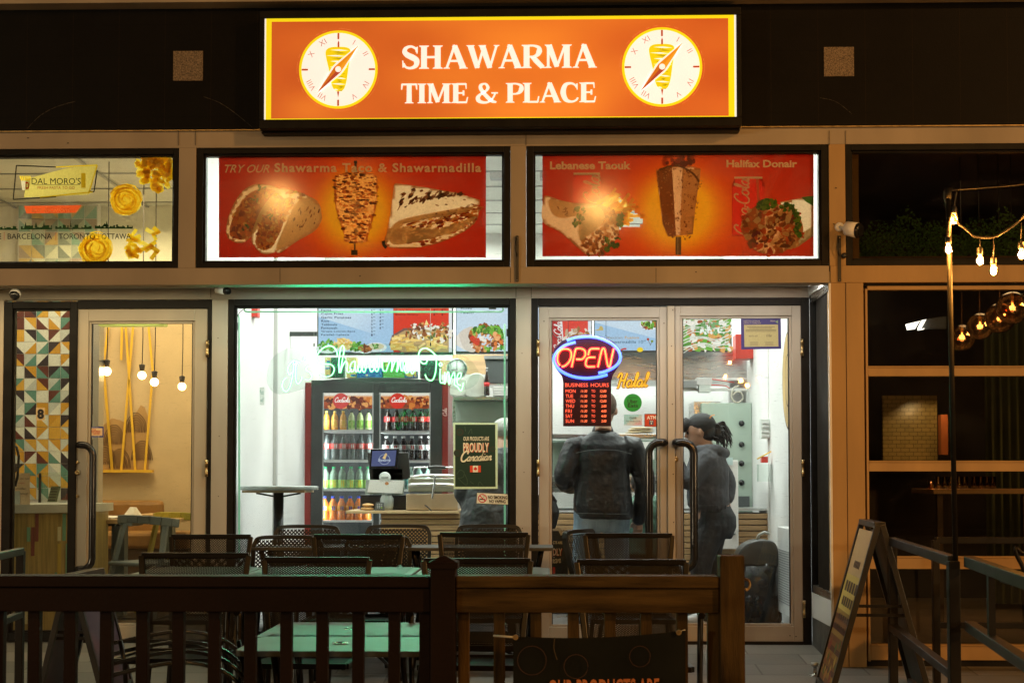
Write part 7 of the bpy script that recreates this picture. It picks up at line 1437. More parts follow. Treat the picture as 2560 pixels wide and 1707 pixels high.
def ptab(x0, x1, y0, y1, zt_, label, mesh=False, hole=None, th=.022):
    t = T('patio_table', label, 'table', ((x0 + x1) / 2, (y0 + y1) / 2, gz((y0 + y1) / 2)), 'metal patio tables'); rr_ = .05; pts = []
    for cx, cy_, a0 in ((x1 - rr_, y1 - rr_, 0), (x0 + rr_, y1 - rr_, 90), (x0 + rr_, y0 + rr_, 180), (x1 - rr_, y0 + rr_, 270)):
        for k_ in range(5): a_ = R(a0 + k_ * 22.5); pts.append((cx + rr_ * math.cos(a_), cy_ + rr_ * math.sin(a_)))
    q = MB(); n_ = len(pts); b = 0; q.v += [Vector((p[0], p[1], zt_)) for p in pts] + [Vector((p[0], p[1], zt_ - th)) for p in pts]
    q.face(range(n_), 'table_metal'); q.face(range(2 * n_ - 1, n_ - 1, -1), 'table_metal')
    for i in range(n_): j = (i + 1) % n_; q.face((i, n_ + i, n_ + j, j), 'table_metal')
    q.build('tabletop', t, bevel=.004)
    if mesh:
        q = MB(); g_ = .045; strips(q, tuple(Vector(p) for p in ((x0 + g_, y0 + g_, zt_ + .003), (x1 - g_, y0 + g_, zt_ + .003), (x1 - g_, y1 - g_, zt_ + .003), (x0 + g_, y1 - g_, zt_ + .003))), .013, .006, 'table_metal', .7); q.build('mesh_inlay', t)
    if hole: MB().lathe([(.032, .0), (.032, .004), (.022, .005), (.02, .001)], (hole, (y0 + y1) / 2, zt_ + .001), 'chrome', 24).build('umbrella_hole', t)
    zg_ = gz((y0 + y1) / 2)
    for sx_ in (x0 + .07, x1 - .07):
        for sy_ in (y0 + .07, y1 - .07): MB().tube(cr([Vector((sx_, sy_, zt_ - th)), Vector((sx_ * .9 + (x0 + x1) * .05, sy_ * .9 + (y0 + y1) * .05, zt_ - .3)), Vector((sx_, sy_, zg_))], 4), .016, 'chair_metal', 8).build('leg', t)
    return t
zt_n = zz(900, 1627, -4.05)
ptab(xx(583, 1600, -4.05), xx(1105, 1600, -4.05), -4.05, -3.58, zt_n, 'nearest patio table, smooth green lit top with umbrella hole', hole=xx(853, 1605, -3.8))
ptab(xx(640, 1580, -3.56) - .01, xx(1120, 1580, -3.56), -3.56, -2.95, zt_n - .004, 'mesh topped patio table pushed against the nearest table', mesh=True, hole=xx(876, 1555, -3.3))
zm = zz(1000, 1436, -2.15)
ptab(xx(320, 1436, -2.15), xx(600, 1436, -2.15), -2.15, -1.55, zm, 'mesh patio table at the left between two chair rows', mesh=True)
ptab(xx(606, 1436, -2.15), xx(1028, 1436, -2.15), -2.15, -1.55, zm, 'mesh patio table in the middle between two chair rows', mesh=True)
ptab(xx(1034, 1436, -2.15), xx(1375, 1436, -2.15), -2.15, -1.55, zm, 'mesh patio table between chair rows right of the capped post', mesh=True)
zf_ = zz(1000, 1368, -.85)
ptab(xx(618, 1370, -.85), xx(995, 1370, -.85), -.85, -.45, zf_, 'far patio table nearest the shop window, left one', th=.02)
ptab(xx(1000, 1370, -.85), xx(1383, 1370, -.85), -.85, -.45, zf_, 'far patio table nearest the shop window, right one', th=.02)

# ---- wooden patio fence close to the camera
YFE = -4.45
M('fence_dark', (.010, .0045, .003), .6, spec=.12, var=.3, vs=3, vs2=(1, 1, 1), bump=.2, bs=60); M('fence_wood', (.060, .035, .010), .6, spec=.12, var=.65, vs=5, vs2=(.7, 1, 6), bump=.3, bs=40); M('fence_wood_up', (.055, .032, .009), .6, spec=.12, var=.65, vs=5, vs2=(6, 6, .7), bump=.3, bs=40)
fe = T('patio_fence', 'wooden patio fence with dark left span, brown right span and square balusters', 'fence', (P(900, 1500, YFE).x, YFE, gz(YFE)))
zg = gz(YFE)
zc1, zc0 = zz(900, 1440, YFE), zz(900, 1468, YFE); zr1, zr0 = zz(900, 1470, YFE), zz(900, 1530, YFE)
xl, xm0, xm1, xr0, xr1 = xx(-60, 1500, YFE), xx(1077, 1500, YFE), xx(1139, 1500, YFE), xx(1799, 1500, YFE), xx(1860, 1500, YFE)
for a_, b2, m_ in ((xl, xm0 - .001, 'fence_dark'), (xm1 + .001, xr0 - .001, 'fence_wood')):
    MB().box(a_, b2, YFE - .012, YFE + .10, zc0, zc1 + (.002 if m_ == 'fence_wood' else 0), m_).build('top_cap', fe, bevel=.005)
    MB().box(a_, b2, YFE, YFE + .04, zr0, zr1, m_).build('top_rail', fe, bevel=.004)
    MB().box(a_, b2, YFE, YFE + .04, zg + .08, zg + .17, m_).build('bottom_rail', fe, bevel=.004)
MB().box(xm0, xm1, YFE - .02, YFE + .07, zg, zz(1100, 1408, YFE), 'fence_dark').build('post', fe, bevel=.004)
q = MB(); zk = zz(1100, 1405, YFE); e_ = .008; cxm = (xm0 + xm1) / 2; q.box(xm0 - e_, xm1 + e_, YFE - .028, YFE + .078, zk - .02, zk, 'fence_dark')
b = len(q.v); q.v += [Vector(p) for p in ((xm0 - e_, YFE - .028, zk + .0005), (xm1 + e_, YFE - .028, zk + .0005), (xm1 + e_, YFE + .078, zk + .0005), (xm0 - e_, YFE + .078, zk + .0005), (cxm, YFE + .025, zk + .024))]
for f in ((0, 1, 4), (1, 2, 4), (2, 3, 4), (3, 0, 4)): q.face([b + i for i in f], 'fence_dark')
q.build('post_cap', fe)
MB().box(xr0, xr1, YFE - .02, YFE + .07, zg, zz(1830, 1388, YFE), 'fence_wood_up').build('post', fe, bevel=.004)
MB().box(xl - .5, xl, YFE - .02, YFE + .07, zg, zc1, 'fence_dark').build('post', fe)
Ybal = YFE + .041
for i in range(13):
    px = -22 + i * 90.2 + .0
    if px > 1060: break
    MB().box(xx(px, 1600, Ybal), xx(px + 29, 1600, Ybal), Ybal, Ybal + .038, zg + .06, zr1 - .01, 'fence_dark').build('baluster', fe, bevel=.003)
MB().box(xx(1048, 1600, Ybal), xx(1076, 1600, Ybal), Ybal, Ybal + .038, zg + .06, zr1 - .01, 'fence_dark').build('baluster', fe, bevel=.003)
for px in (1145, 1234, 1326, 1419, 1511, 1602, 1692, 1770):
    MB().box(xx(px, 1600, Ybal), xx(px + 28, 1600, Ybal), Ybal, Ybal + .038, zg + .06, zr1 - .01, 'fence_wood_up').build('baluster', fe, bevel=.003)
ho = MB().tube(cr([P(1862, 1447, YFE + .02), P(1871, 1450, YFE + .01), P(1875, 1462, YFE), P(1868, 1474, YFE), P(1863, 1470, YFE)], 4), .004, 'brass', 8); ho.build('hook', fe)
# banner tied on the fence
YBN = YFE - .03
bn = T('fence_banner', 'dark banner with orange lettering tied to the fence balusters', 'banner', P(1490, 1700, YBN))
M('banner_cloth', (.008, .009, .007), .6, spec=.12, var=.4, vs=3, bump=.3, bs=6)
q = MB(); nx_, nz_ = 24, 14
for j in range(nz_ + 1):
    for i in range(nx_ + 1):
        u, v = i / nx_, j / nz_; px = 1283 + (1714 - 1283) * u; py = (1590 - 15 * u + 10 * math.sin(u * math.pi)) + (1850 - 1582) * v; q.v.append(P(px, py, YBN - .006 * math.sin(u * 9 + v * 3)))
for j in range(nz_):
    for i in range(nx_): a_ = j * (nx_ + 1) + i; q.face((a_, a_ + 1, a_ + nx_ + 2, a_ + nx_ + 1), 'banner_cloth', None, True)
q.build('cloth', bn)
for (x, y) in ((1289, 1592), (1697, 1580)): MB().lathe([(.009, -.002), (.009, .002), (.004, .002), (.004, -.002)], P(x, y, YBN - .016), 'brass', 16, axis='y').build('grommet', bn)
MB().tube([P(1289, 1592, YBN - .015), P(1262, 1590, YBN - .01), P(1234, 1588, YBN + .02)], .0035, 'rope', 8).tube([P(1697, 1580, YBN - .015), P(1712, 1574, YBN + .02)], .003, 'rope', 8).build('tie_cord', bn)
q = MB(); text(q, 'OUR PRODUCTS ARE', 1371, 1698, 1648, 1745, YBN - .012, c(190, 110, 60), off=.02, tilt=-4); q.build('lettering', bn)
for cx, cy_, r_ in ((1330, 1650, 36), (1440, 1665, 30), (1600, 1640, 26)): q = MB(); q.arib([(cx + r_ * math.cos(a_), cy_ + r_ * math.sin(a_)) for a_ in [k_ * .6 for k_ in range(12)]], 1.6, YBN - .011, c(60, 34, 20)); q.build('printed_picture', bn)
q = MB(); q.arib([(1387, 1592), (1385, 1620), (1393, 1648)], 2, YBN - .011, c(70, 55, 30)); q.build('printed_picture', bn)

# ---- metal railings
M('rail_steel', (.012, .011, .011), .4, spec=.25, var=.3, bump=.05, bs=60)
def railing(name, lab, A, B, za, zb_, zl, wd=.042, posts=(1, 1), bal=(), hgt=None):
    t = T(name, lab, 'railing', (A[0], A[1], gz(A[1]))); a_ = Vector((A[0], A[1], za)); b2 = Vector((B[0], B[1], zb_))
    MB().obox(a_, b2, wd, wd, 'rail_steel').build('top_rail', t, bevel=.003); MB().obox(Vector((A[0], A[1], zl)), Vector((B[0], B[1], zl + zb_ - za)), wd, wd * .9, 'rail_steel').build('lower_rail', t, bevel=.003)
    for f, p in zip(posts, (A, B)):
        if f: MB().box(p[0] - wd / 2 - .001, p[0] + wd / 2 + .001, p[1] - wd / 2 - .001, p[1] + wd / 2 + .001, gz(p[1]), (za if p is A else zb_) + .001, 'rail_steel').build('post', t, bevel=.003)
    for f in bal: p = a_.lerp(b2, f); MB().box(p.x - .012, p.x + .012, p.y - .012, p.y + .012, zl, p.z, 'rail_steel').build('baluster', t)
    return t
def PT(px, py, Y): p = P(px, py, Y); return (p.x, p.y), p.z
A1, z_1 = PT(2230, 1352, -1.7); A2, z_2 = PT(2389, 1402, -3.55); A3, z_3 = PT(2640, 1480, -5.3)
railing('metal_railing', 'dark steel railing panel between the sandwich board and the lamp pole', A1, (A2[0] - .01, A2[1] + .0), z_1, z_2, PT(2230, 1567, -1.7)[1])
railing('metal_railing', 'dark steel railing panel right of the lamp pole, nearest the camera', (A2[0] + .045, A2[1] - .03), A3, z_2, z_3, PT(2400, 1562, -3.55)[1], posts=(0, 1), bal=(.32, .9))
B1, zb1 = PT(2338, 1350, -1.25); B2, _ = PT(2900, 1350, -1.25)
railing('metal_railing', 'dark steel railing parallel to the restaurant window', B1, B2, zb1, zb1, PT(2338, 1562, -1.25)[1], wd=.036, bal=())
C1, zc_1 = PT(52, 1377, -2.85); C2, zc_2 = PT(-60, 1402, -3.6)
railing('metal_railing', 'short dark steel railing at the left edge before the sidelight', C1, C2, zc_1, zc_2, PT(52, 1535, -2.85)[1], wd=.032)
# far right chair edge
t = T('wicker_stool', 'curved dark chair back peeping in at the right edge', 'chair', (P(2575, 1400, -1.8).x, -1.8, gz(-1.8))); YY = -1.8
MB().tube([P(x, y, YY) for x, y in [(p[0], p[1]) for p in cr([(2640, 1352), (2600, 1358), (2560, 1382), (2540, 1368), (2541, 1385), (2556, 1415), (2570, 1450)], 4)]], .012, 'chair_metal').build('back_frame', t)
MB().tube([P(2570, 1450, YY), P(2580, 1700, YY)], .012, 'chair_metal').tube([P(2640, 1450, YY), P(2650, 1700, YY)], .012, 'chair_metal').build('leg', t); MB().pbox(2560, 2660, 1455, 1470, YY, YY + .4, 'chair_metal', rx=2600).build('seat', t)

# ---- lamp pole and string lights
YP2 = -3.55; p0 = P(2389, 1402, YP2); pt_ = P(2370, 478, YP2)
lp = T('light_pole', 'slim dark steel pole carrying the string lights', 'pole', (p0.x, YP2, gz(YP2)))
MB().tube([Vector((p0.x, YP2, p0.z - .02)), Vector((pt_.x, YP2, pt_.z))], .0105, 'black_frame', 10).build('pole', lp); MB().tube([Vector((pt_.x, YP2, pt_.z - .03)), Vector((pt_.x, YP2, pt_.z + .012))], .014, 'black_frame', 10).build('cap', lp)
M('socket_black', (.012, .012, .012), .5); glassmat('bulb_glass', (1.0, .86, .6), .03, 1.3); M('bulb_filament', (1, .7, .3), es=14, ecol=(1, .48, .10)); M('bulb_glow', (1, .6, .2), .3, es=5.5, ecol=(1, .40, .05)); M('wire_black', (.03, .026, .022), .45)
sl = T('string_lights', 'festoon string of glowing amber bulbs hung from the slim pole', 'string lights', (pt_.x, YP2, pt_.z))
def wire(pts, r=.003, Y=YP2): return MB().tube([P(x, y, Y) for x, y in [(p[0], p[1]) for p in cr(pts, 5)]], r, 'wire_black', 6)
wire([(2362, 476), (2363, 500), (2376, 530), (2390, 552), (2398, 562), (2415, 574), (2435, 591), (2460, 594), (2485, 593), (2510, 580), (2545, 555), (2600, 500), (2680, 470)], .0045).build('wire', sl)
wire([(2368, 478), (2400, 474), (2460, 470), (2560, 460), (2700, 430)], .002).build('wire', sl); wire([(2392, 480), (2387, 505), (2384, 528)], .002).build('wire', sl)
for i, (px, py, drop) in enumerate(((2371, 622, 0), (2385, 548, 1), (2450, 650, 595), (2484, 676, 594), (2553, 636, 556), (2640, 560, 490))):
    YY = YP2 - (0.03 if i == 0 else 0); p = P(px, py, YY); k_ = 1 / S(YY); r = 11.5 * k_
    MB().lathe([(.0001, -r * 1.25), (r * .5, -r * 1.12), (r * .9, -r * .6), (r, -r * .1), (r * .92, r * .4), (r * .6, r * 1.0), (r * .5, r * 1.3)], p, 'bulb_glass', 18).build('bulb', sl)
    q = MB()
    for a_ in (0, 1, 2): ang = a_ * 2.1; q.tube([p + Vector((r * .3 * math.cos(ang), r * .3 * math.sin(ang), -r * .5)), p + Vector((r * .2 * math.cos(ang), r * .2 * math.sin(ang), r * .6))], .0016, 'bulb_filament', 6)
    q.build('filament', sl)
    MB().lathe([(r * .55, r * 1.15), (r * .66, r * 1.3), (r * .62, r * 2.6), (r * .3, r * 2.8)], p, 'socket_black', 14).build('socket', sl)
    if drop > 1: wire([(px, drop), (px, py - 26)], .0018).build('wire', sl)
    if i == 0: wire([(2371, 590), (2378, 575), (2368, 545), (2364, 500)], .002).build('wire', sl)
    light('string_bulb_light', 'POINT', p, 15, (1, .46, .10), radius=r * .8)

# ---- cameras on the wall, brackets, small bits
cm = T('security_camera', 'white bullet security camera on the beige post beside the right transom', 'camera', P(2105, 574, YF - .05)); p = P(2098, 568, YF)
MB().lathe([(.028, 0), (.028, -.012), (.02, -.018), (.0001, -.018)], (p.x, YF + .002, p.z), 'white_plastic', 20, axis='y').build('mount', cm); q = MB(); a_ = P(2110, 570, YF - .03); b2 = P(2150, 576, YF - .10); q.tube([Vector((p.x, YF - .015, p.z)), P(2112, 572, YF - .05)], .009, 'white_plastic', 10)
q.tube([P(2112, 571, YF - .06), P(2117, 571, YF - .07), P(2145, 576, YF - .12)], [.024, .042, .046], 'white_plastic', 20); q.build('body', cm); MB().tube([P(2145, 576, YF - .12), P(2149, 576.5, YF - .127), P(2152, 577, YF - .132)], [.0465, .043, .036], 'black_gloss', 20).build('lens', cm)
cm = T('security_camera', 'small white dome camera under the lintel above the beige column', 'camera', P(560, 728, -.1)); q = MB().lathe([(.03, 0), (.03, .02), (.0001, .02)], P(546, 718, -.15), 'white_plastic', 18); q.tube([P(542, 725, -.15), P(564, 727, -.19)], [.022, .026], 'white_plastic', 16); q.build('body', cm); MB().tube([P(564, 727, -.19), P(573, 728, -.205)], [.026, .02], 'black_gloss', 16).build('lens', cm)
cm = T('security_camera', 'dark dome camera under the lintel above the number 8 sidelight', 'camera', P(38, 735, -.2)); MB().lathe([(.035, .0), (.035, .03), (.0001, .03)], P(38, 718, -.2), 'white_plastic', 20).build('mount', cm); p = P(38, 735, -.2); MB().sphere(p, .036, 'white_plastic', 18).build('housing', cm); MB().sphere(p + Vector((0, -.006, -.006)), .034, 'black_gloss', 18).build('dome', cm)
for i, (px, lb) in enumerate(((1293, 'black flag bracket on the beige post between the two red banners'), (2099, 'black flag bracket with a hook below the bullet camera'))):
    t = T('wall_bracket', lb, 'bracket', P(px, 700, YF), 'black wall brackets'); MB().pbox(px - 4, px + 4, 589, 704, YF - .012, YF + .002, 'black_metal', rx=px).build('plate', t, bevel=.001); MB().tube([P(px - 3, 592, YF - .02), P(px - 5, 620, YF - .03), P(px - 1, 640, YF - .02)], .0035, 'black_metal', 6).build('hook', t)
    if i: MB().lathe([(.016, 0), (.016, -.03), (.0001, -.03)], P(px + 10, 640, YF - .0), 'black_metal', 14, axis='y').build('knob', t)
    for y in (594, 700): MB().lathe([(.004, 0), (.003, -.003), (.0001, -.003)], P(px, y, YF - .012), 'steel', 10, axis='y').build('screw', t)
t = T('floor_bolt', 'short steel bolt post standing on the paving by the entrance corner', 'bolt', P(2037, 1653, -.9)); p = P(2037, 1653, -.95); zg_ = gz(-.95)
MB().lathe([(.035, 0), (.035, .006), (.010, .008), (.010, .055), (.022, .056), (.022, .078), (.0001, .079)], (p.x, -.95, zg_), 'steel', 14).build('post', t)
# sandwich boards
def aboard(lab, top, foot_l, foot_r, Yn, Yf, strip=True, rz=0):
    """panel edges given as pixels on the near side; depth Yn (near) to Yf (far)"""
    t = T('sandwich_board', lab, 'sandwich board', (P(*top, Yn).x, Yn, gz(Yn)), 'folding sandwich boards'); tz = P(*top, Yn).z; tx = P(*top, Yn).x; zg_ = gz(Yn)
    lx = P(*foot_l, Yn).x; rx_ = P(*foot_r, Yn).x; lz = zg_; out = {}
    for nm, fx_, sg_ in (('front_panel', lx, -1), ('rear_panel', rx_, 1)):
        q = MB(); a0 = Vector((tx + sg_ * .012, Yn, tz)); a1 = Vector((tx + sg_ * .012, Yf, tz)); b0_ = Vector((fx_, Yn, zg_)); b1 = Vector((fx_, Yf, zg_))
        up = (a0 - b0_).normalized(); nrm = up.cross(Vector((0, 1, 0)))
        q.obox(b0_, a0, .03, .028, 'black_metal', up=(0, 1, 0)); q.obox(b1, a1, .03, .028, 'black_metal', up=(0, 1, 0)); q.obox(a0, a1, .035, .03, 'black_metal'); q.obox(b0_.lerp(a0, .06), b1.lerp(a1, .06), .03, .028, 'black_metal')
        pn = q.build(nm, t, bevel=.002); e_ = nrm * (.006 if sg_ * nrm.x > 0 else -.006)
        q = MB(); n_ = 30; 
        for i in range(n_):
            f0, f1 = .08 + i * .88 / n_, .08 + (i + 1) * .88 / n_; g0, g1 = b0_.lerp(a0, f0) + e_, b0_.lerp(a0, f1) + e_; h0, h1 = b1.lerp(a1, f0) + e_, b1.lerp(a1, f1) + e_; dY = Vector((0, .016, 0))
            u = i / n_; col_ = c(190, 150, 95) if u > .85 else c(215, 185, 95) if u > .45 else [c(120, 70, 30), c(160, 120, 50), c(90, 40, 30), c(140, 90, 40)][i % 4]
            if u > .68: col_ = c(205, 168, 115)
            if sg_ > 0 and strip: col_ = c(60, 72, 66)
            if not strip: col_ = c(95, 70, 84)
            q.poly([g0 + dY, h0 - dY, h1 - dY, g1 + dY], 'art', col_)
        if sg_ < 0 and strip:
            for (f0, f1, y0, y1) in ((.60, .66, .1, .9), (.52, .57, .15, .85), (.44, .47, .1, .8), (.38, .41, .2, .9), (.74, .78, .3, .7)):
                for k_ in range(5):
                    ya_, yb_ = Yn + (Yf - Yn) * (y0 + (y1 - y0) * k_ / 5), Yn + (Yf - Yn) * (y0 + (y1 - y0) * (k_ + .65) / 5)
                    g0, g1 = b0_.lerp(a0, f0) + e_ * 1.3, b0_.lerp(a0, f1) + e_ * 1.3; q.poly([Vector((g0.x, ya_, g0.z)), Vector((g0.x, yb_, g0.z)), Vector((g1.x, yb_, g1.z)), Vector((g1.x, ya_, g1.z))], 'art', c(80, 50, 25))
            random.seed(8)
            for k_ in range(26):
                f = random.uniform(.1, .34); g = b0_.lerp(a0, f) + e_ * 1.2; yy = random.uniform(Yn + .06, Yf - .06); s_ = random.uniform(.015, .04); q.poly([g + Vector((0, yy - Yn - s_, 0)), g + up * s_ + Vector((0, yy - Yn, 0)), g + Vector((0, yy - Yn + s_, 0)), g - up * s_ + Vector((0, yy - Yn, 0))], 'art', random.choice([c(205, 170, 70), c(150, 60, 30), c(190, 130, 60), c(90, 110, 40)]))
        q.build('printed_sheet', pn)
    for f in (.55, .50): MB().obox(Vector((lx + (tx - lx) * f, Yn + .03, zg_ + (tz - zg_) * f)), Vector((rx_ + (tx - rx_) * f, Yn + .03, zg_ + (tz - zg_) * f)), .012, .016, 'rail_steel').build('spreader_bar', t)
    t.rotation_euler.z = rz; return t
aboard('folding sandwich board with yellow menu print, right of the entrance', (2200, 1312), (2072, 1700), (2330, 1735), -1.75, -1.15, rz=R(-4.5))
aboard('folding sandwich board with dull purple panel, half hidden behind the dark fence', (175, 1440), (95, 1640), (262, 1700), -1.7, -1.2, strip=False)
# ============================================================ PEOPLE
M('leather', (.017, .018, .020), .45, var=.12, vs=3, bump=.6, bs=22, spec=.4); M('denim', (.28, .40, .50), .8, var=.5, vs=4.5, bump=.25, bs=160, vs2=(1.6, 1.6, .5)); M('grey_sweat', (.062, .065, .074), .9, var=.3, vs=8, bump=.5, bs=24); M('grey_jean', (.034, .038, .044), .8, var=.4, vs=6, bump=.3, bs=30)
M('green_hood', (.07, .14, .10), .9, var=.25, vs=6, bump=.4, bs=25); M('skin', (.46, .27, .18), .5, var=.08, vs=12); M('hair_black', (.010, .008, .008), .4, var=.4, vs=40, bump=.6, bs=90, vs2=(1, 1, .2)); M('hair_short', (.10, .065, .045), .8, var=.3, vs=60); M('cap_black', (.018, .018, .019), .75, var=.3, vs=20, bump=.2, bs=120)
M('charcoal_coat', (.07, .078, .08), .6, var=.3, vs=6, bump=.5, bs=22); M('shoe_black', (.015, .015, .015), .5); M('shoe_white', (.6, .6, .58), .5); M('lip', (.35, .13, .10), .5); M('eye_dark', (.02, .015, .01), .2); M('grey_cap', (.42, .43, .40), .8)
def loft(q, rings, m, n=24, e=2.4):
    b = len(q.v)
    for (x, y, z), rx, ry in rings:
        for k_ in range(n):
            a = 2 * math.pi * k_ / n; ca, sa = math.cos(a), math.sin(a); q.v.append(Vector((x + rx * abs(ca) ** (2 / e) * (1 if ca > 0 else -1), y + ry * abs(sa) ** (2 / e) * (1 if sa > 0 else -1), z)))
    for i in range(len(rings) - 1):
        for k_ in range(n): a0 = b + i * n + k_; a1 = b + i * n + (k_ + 1) % n; q.face((a0, a1, a1 + n, a0 + n), m, None, True)
    q.face([b + k_ for k_ in range(n)][::-1], m); e_ = b + (len(rings) - 1) * n; q.face([e_ + k_ for k_ in range(n)], m)
def limb(q, pts, rs, m):
    pp_ = cr([Vector(p) for p in pts], 5); n_ = len(pp_); r_ = []
    for i in range(n_): t = i / (n_ - 1) * (len(rs) - 1); k_ = min(int(t), len(rs) - 2); r_.append(rs[k_] * (1 - t + k_) + rs[k_ + 1] * (t - k_))
    q.tube(pp_, r_, m, 16); q.sphere(pp_[0], r_[0], m, 14); q.sphere(pp_[-1], r_[-1], m, 14)
def hand(q, w_, d, up, m, side=1):
    """palm and five bent fingers; w_ wrist, d direction of the fingers, up the back of the hand"""
    w_ = Vector(w_); d = Vector(d).normalized(); up = Vector(up).normalized(); s = d.cross(up).normalized() * side
    q.tube([w_, w_ + d * .04, w_ + d * .085], [.024, .032, .034], m, 12)
    for i, L_ in enumerate((.060, .070, .064, .05)):
        b_ = w_ + d * .085 + s * (.027 - i * .018); q.tube([b_ - d * .02, b_ + d * L_ * .45, b_ + d * L_ * .75 - up * .02, b_ + d * L_ * .8 - up * .045], [.010, .0095, .009, .0075], m, 8)
    q.tube([w_ + d * .02 + s * .02, w_ + d * .05 + s * .048, w_ + d * .08 + s * .055 - up * .012], [.012, .011, .008], m, 8)
def fuse(q, name, parent, vox=.007, sm=8, disp=0, dsz=.12, dtype='CLOUDS'):
    o = q.build(name, parent); m = o.modifiers.new('fuse', 'REMESH'); m.mode = 'VOXEL'; m.voxel_size = vox; m.use_smooth_shade = True
    s = o.modifiers.new('smooth', 'SMOOTH'); s.iterations = sm; s.factor = .6
    if disp:
        t = bpy.data.textures.new(name + '_folds', dtype); t.noise_scale = dsz
        if dtype == 'CLOUDS': t.noise_depth = 2
        d = o.modifiers.new('folds', 'DISPLACE'); d.texture = t; d.strength = disp; d.mid_level = .5; d.texture_coords = 'LOCAL'
    return o
def head(q, ctr, face, m, r=.095, tilt=0):
    """skull, jaw, nose, ears; face: unit vector the person looks along"""
    f = Vector(face).normalized(); s = f.cross(Vector((0, 0, 1))).normalized(); u = s.cross(f); c0 = Vector(ctr)
    q.sphere(c0 + u * .02, (r, r, r * 1.12), m, 20); q.sphere(c0 + f * .022 - u * .035, (r * .78, r * .78, r * .9), m, 18); q.sphere(c0 + f * .055 - u * .085, (.036, .036, .03), m, 14)
    q.tube([c0 + f * (r + .002) + u * .02, c0 + f * (r + .014) - u * .012, c0 + f * (r + .02) - u * .025], [.008, .012, .014], m, 10); q.sphere(c0 + f * (r * .86) + u * .025, (.04, .04, .014), m, 10)
    for sg_ in (-1, 1): q.sphere(c0 + s * sg_ * (r * .96) - u * .012 - f * .004, (.014, .02, .032), m, 12)
    q.tube([c0 - u * .07 - f * .01, c0 - u * .17 - f * .03], [.056, .062], m, 16)
def face_bits(t, ctr, face, r=.095):
    f = Vector(face).normalized(); s = f.cross(Vector((0, 0, 1))).normalized(); u = s.cross(f); c0 = Vector(ctr)
    for sg_ in (-1, 1): MB().sphere(c0 + f * (r * .90) + s * sg_ * .033 + u * .006, .0115, 'eye_dark', 12).build('eye', t)
    MB().tube([c0 + f * (r * .93) - s * .024 - u * .058, c0 + f * (r * 1.03) - u * .056, c0 + f * (r * .93) + s * .024 - u * .058], [.004, .008, .004], 'lip', 8).build('mouth', t)
def V(px, py, Y, dx=0): return P(px, py, Y)
# ---- man in leather jacket, seen from behind
Ym = .95
man = T('person', 'man seen from behind in a black leather jacket and faded blue jeans', 'person', (P(1506, 1400, Ym).x, Ym, 0))
hc = V(1508, 1024, Ym + .03); fdir = (.05, 1, -.18)
q = MB(); head(q, hc, fdir, 'skin')
def zat(y, Y): return P(1506, y, Y).z
loft(q, [(V(1503, 1270, Ym), .15, .10), (V(1503, 1200, Ym), .14, .09), (V(1505, 1130, Ym), .17, .10), (V(1506, 1095, Ym), .10, .07)], 'skin')
la = [V(1438, 1122, Ym), V(1410, 1194, Ym - .02), V(1432, 1215, Ym + .26)]; ra = [V(1580, 1122, Ym), V(1612, 1205, Ym + .02), V(1598, 1295, Ym + .12)]
limb(q, la, [.048, .042, .03], 'skin'); limb(q, ra, [.048, .042, .03], 'skin'); hand(q, la[2], (.2, 1, .1), (0, 0, 1), 'skin', 1); hand(q, ra[2], (-.1, .25, -1), (0, -1, 0), 'skin', 1)
fl = [V(1470, 1285, Ym), V(1458, 1410, Ym + .02), V(1446, 1535, Ym - .02)]; frr = [V(1538, 1285, Ym), V(1546, 1410, Ym + .05), V(1552, 1535, Ym + .08)]
for L_ in (fl, frr): limb(q, L_, [.085, .06, .045], 'skin')
b_ = fuse(q, 'body', man)
q = MB(); loft(q, [(V(1510, 1296, Ym), .205, .135), (V(1508, 1270, Ym), .215, .14), (V(1506, 1225, Ym), .205, .13), (V(1506, 1180, Ym), .19, .13), (V(1507, 1140, Ym), .205, .13), (V(1507, 1112, Ym), .215, .12), (V(1507, 1093, Ym), .15, .095), (V(1507, 1080, Ym + .01), .085, .08)], 'leather')
for A_ in (la, ra): limb(q, [A_[0].lerp(V(1507, 1122, Ym), .12), A_[0], A_[1], A_[2]], [.095, .092, .075, .058], 'leather')
fuse(q, 'jacket', man, .007, 5, .020, .13)
q = MB(); loft(q, [(V(1507, 1090, Ym + .01), .082, .078), (V(1507, 1074, Ym + .012), .075, .072), (V(1507, 1066, Ym + .014), .066, .066)], 'leather'); q.build('collar', man)
q = MB(); 
pts = cr([V(1438, 1133, Ym - .12), V(1470, 1126, Ym - .145), V(1507, 1124, Ym - .15), V(1545, 1126, Ym - .145), V(1580, 1135, Ym - .12)], 5)
q.tube(pts, .0022, 'charcoal_coat', 6); q.tube([V(1440, 1282, Ym - .125), V(1507, 1284, Ym - .14), V(1572, 1284, Ym - .125)], .0022, 'charcoal_coat', 6); q.build('seam', man)
q = MB(); loft(q, [(V(1505, 1330, Ym), .17, .115), (V(1505, 1300, Ym), .182, .125), (V(1505, 1270, Ym), .17, .115)], 'denim')
for L_ in (fl, frr): limb(q, [L_[0], L_[1], L_[2]], [.105, .082, .072], 'denim')
fuse(q, 'jeans', man, .007, 4, .018, .09)
for sg_, x in ((-1, 1472), (1, 1540)):
    q = MB(); pk = [V(x - 20, 1302, Ym - .128), V(x + 20, 1302, Ym - .128), V(x + 18, 1336, Ym - .124), V(x, 1342, Ym - .124), V(x - 18, 1336, Ym - .124)]
    for i in range(5): q.tube([pk[i], pk[(i + 1) % 5]], .0016, 'denim', 5)
    q.build('pocket', man)
for L_ in (fl, frr): p = L_[2]; MB().sphere((p.x, p.y + .05, .045), (.05, .14, .05), 'shoe_black', 16).build('shoe', man)
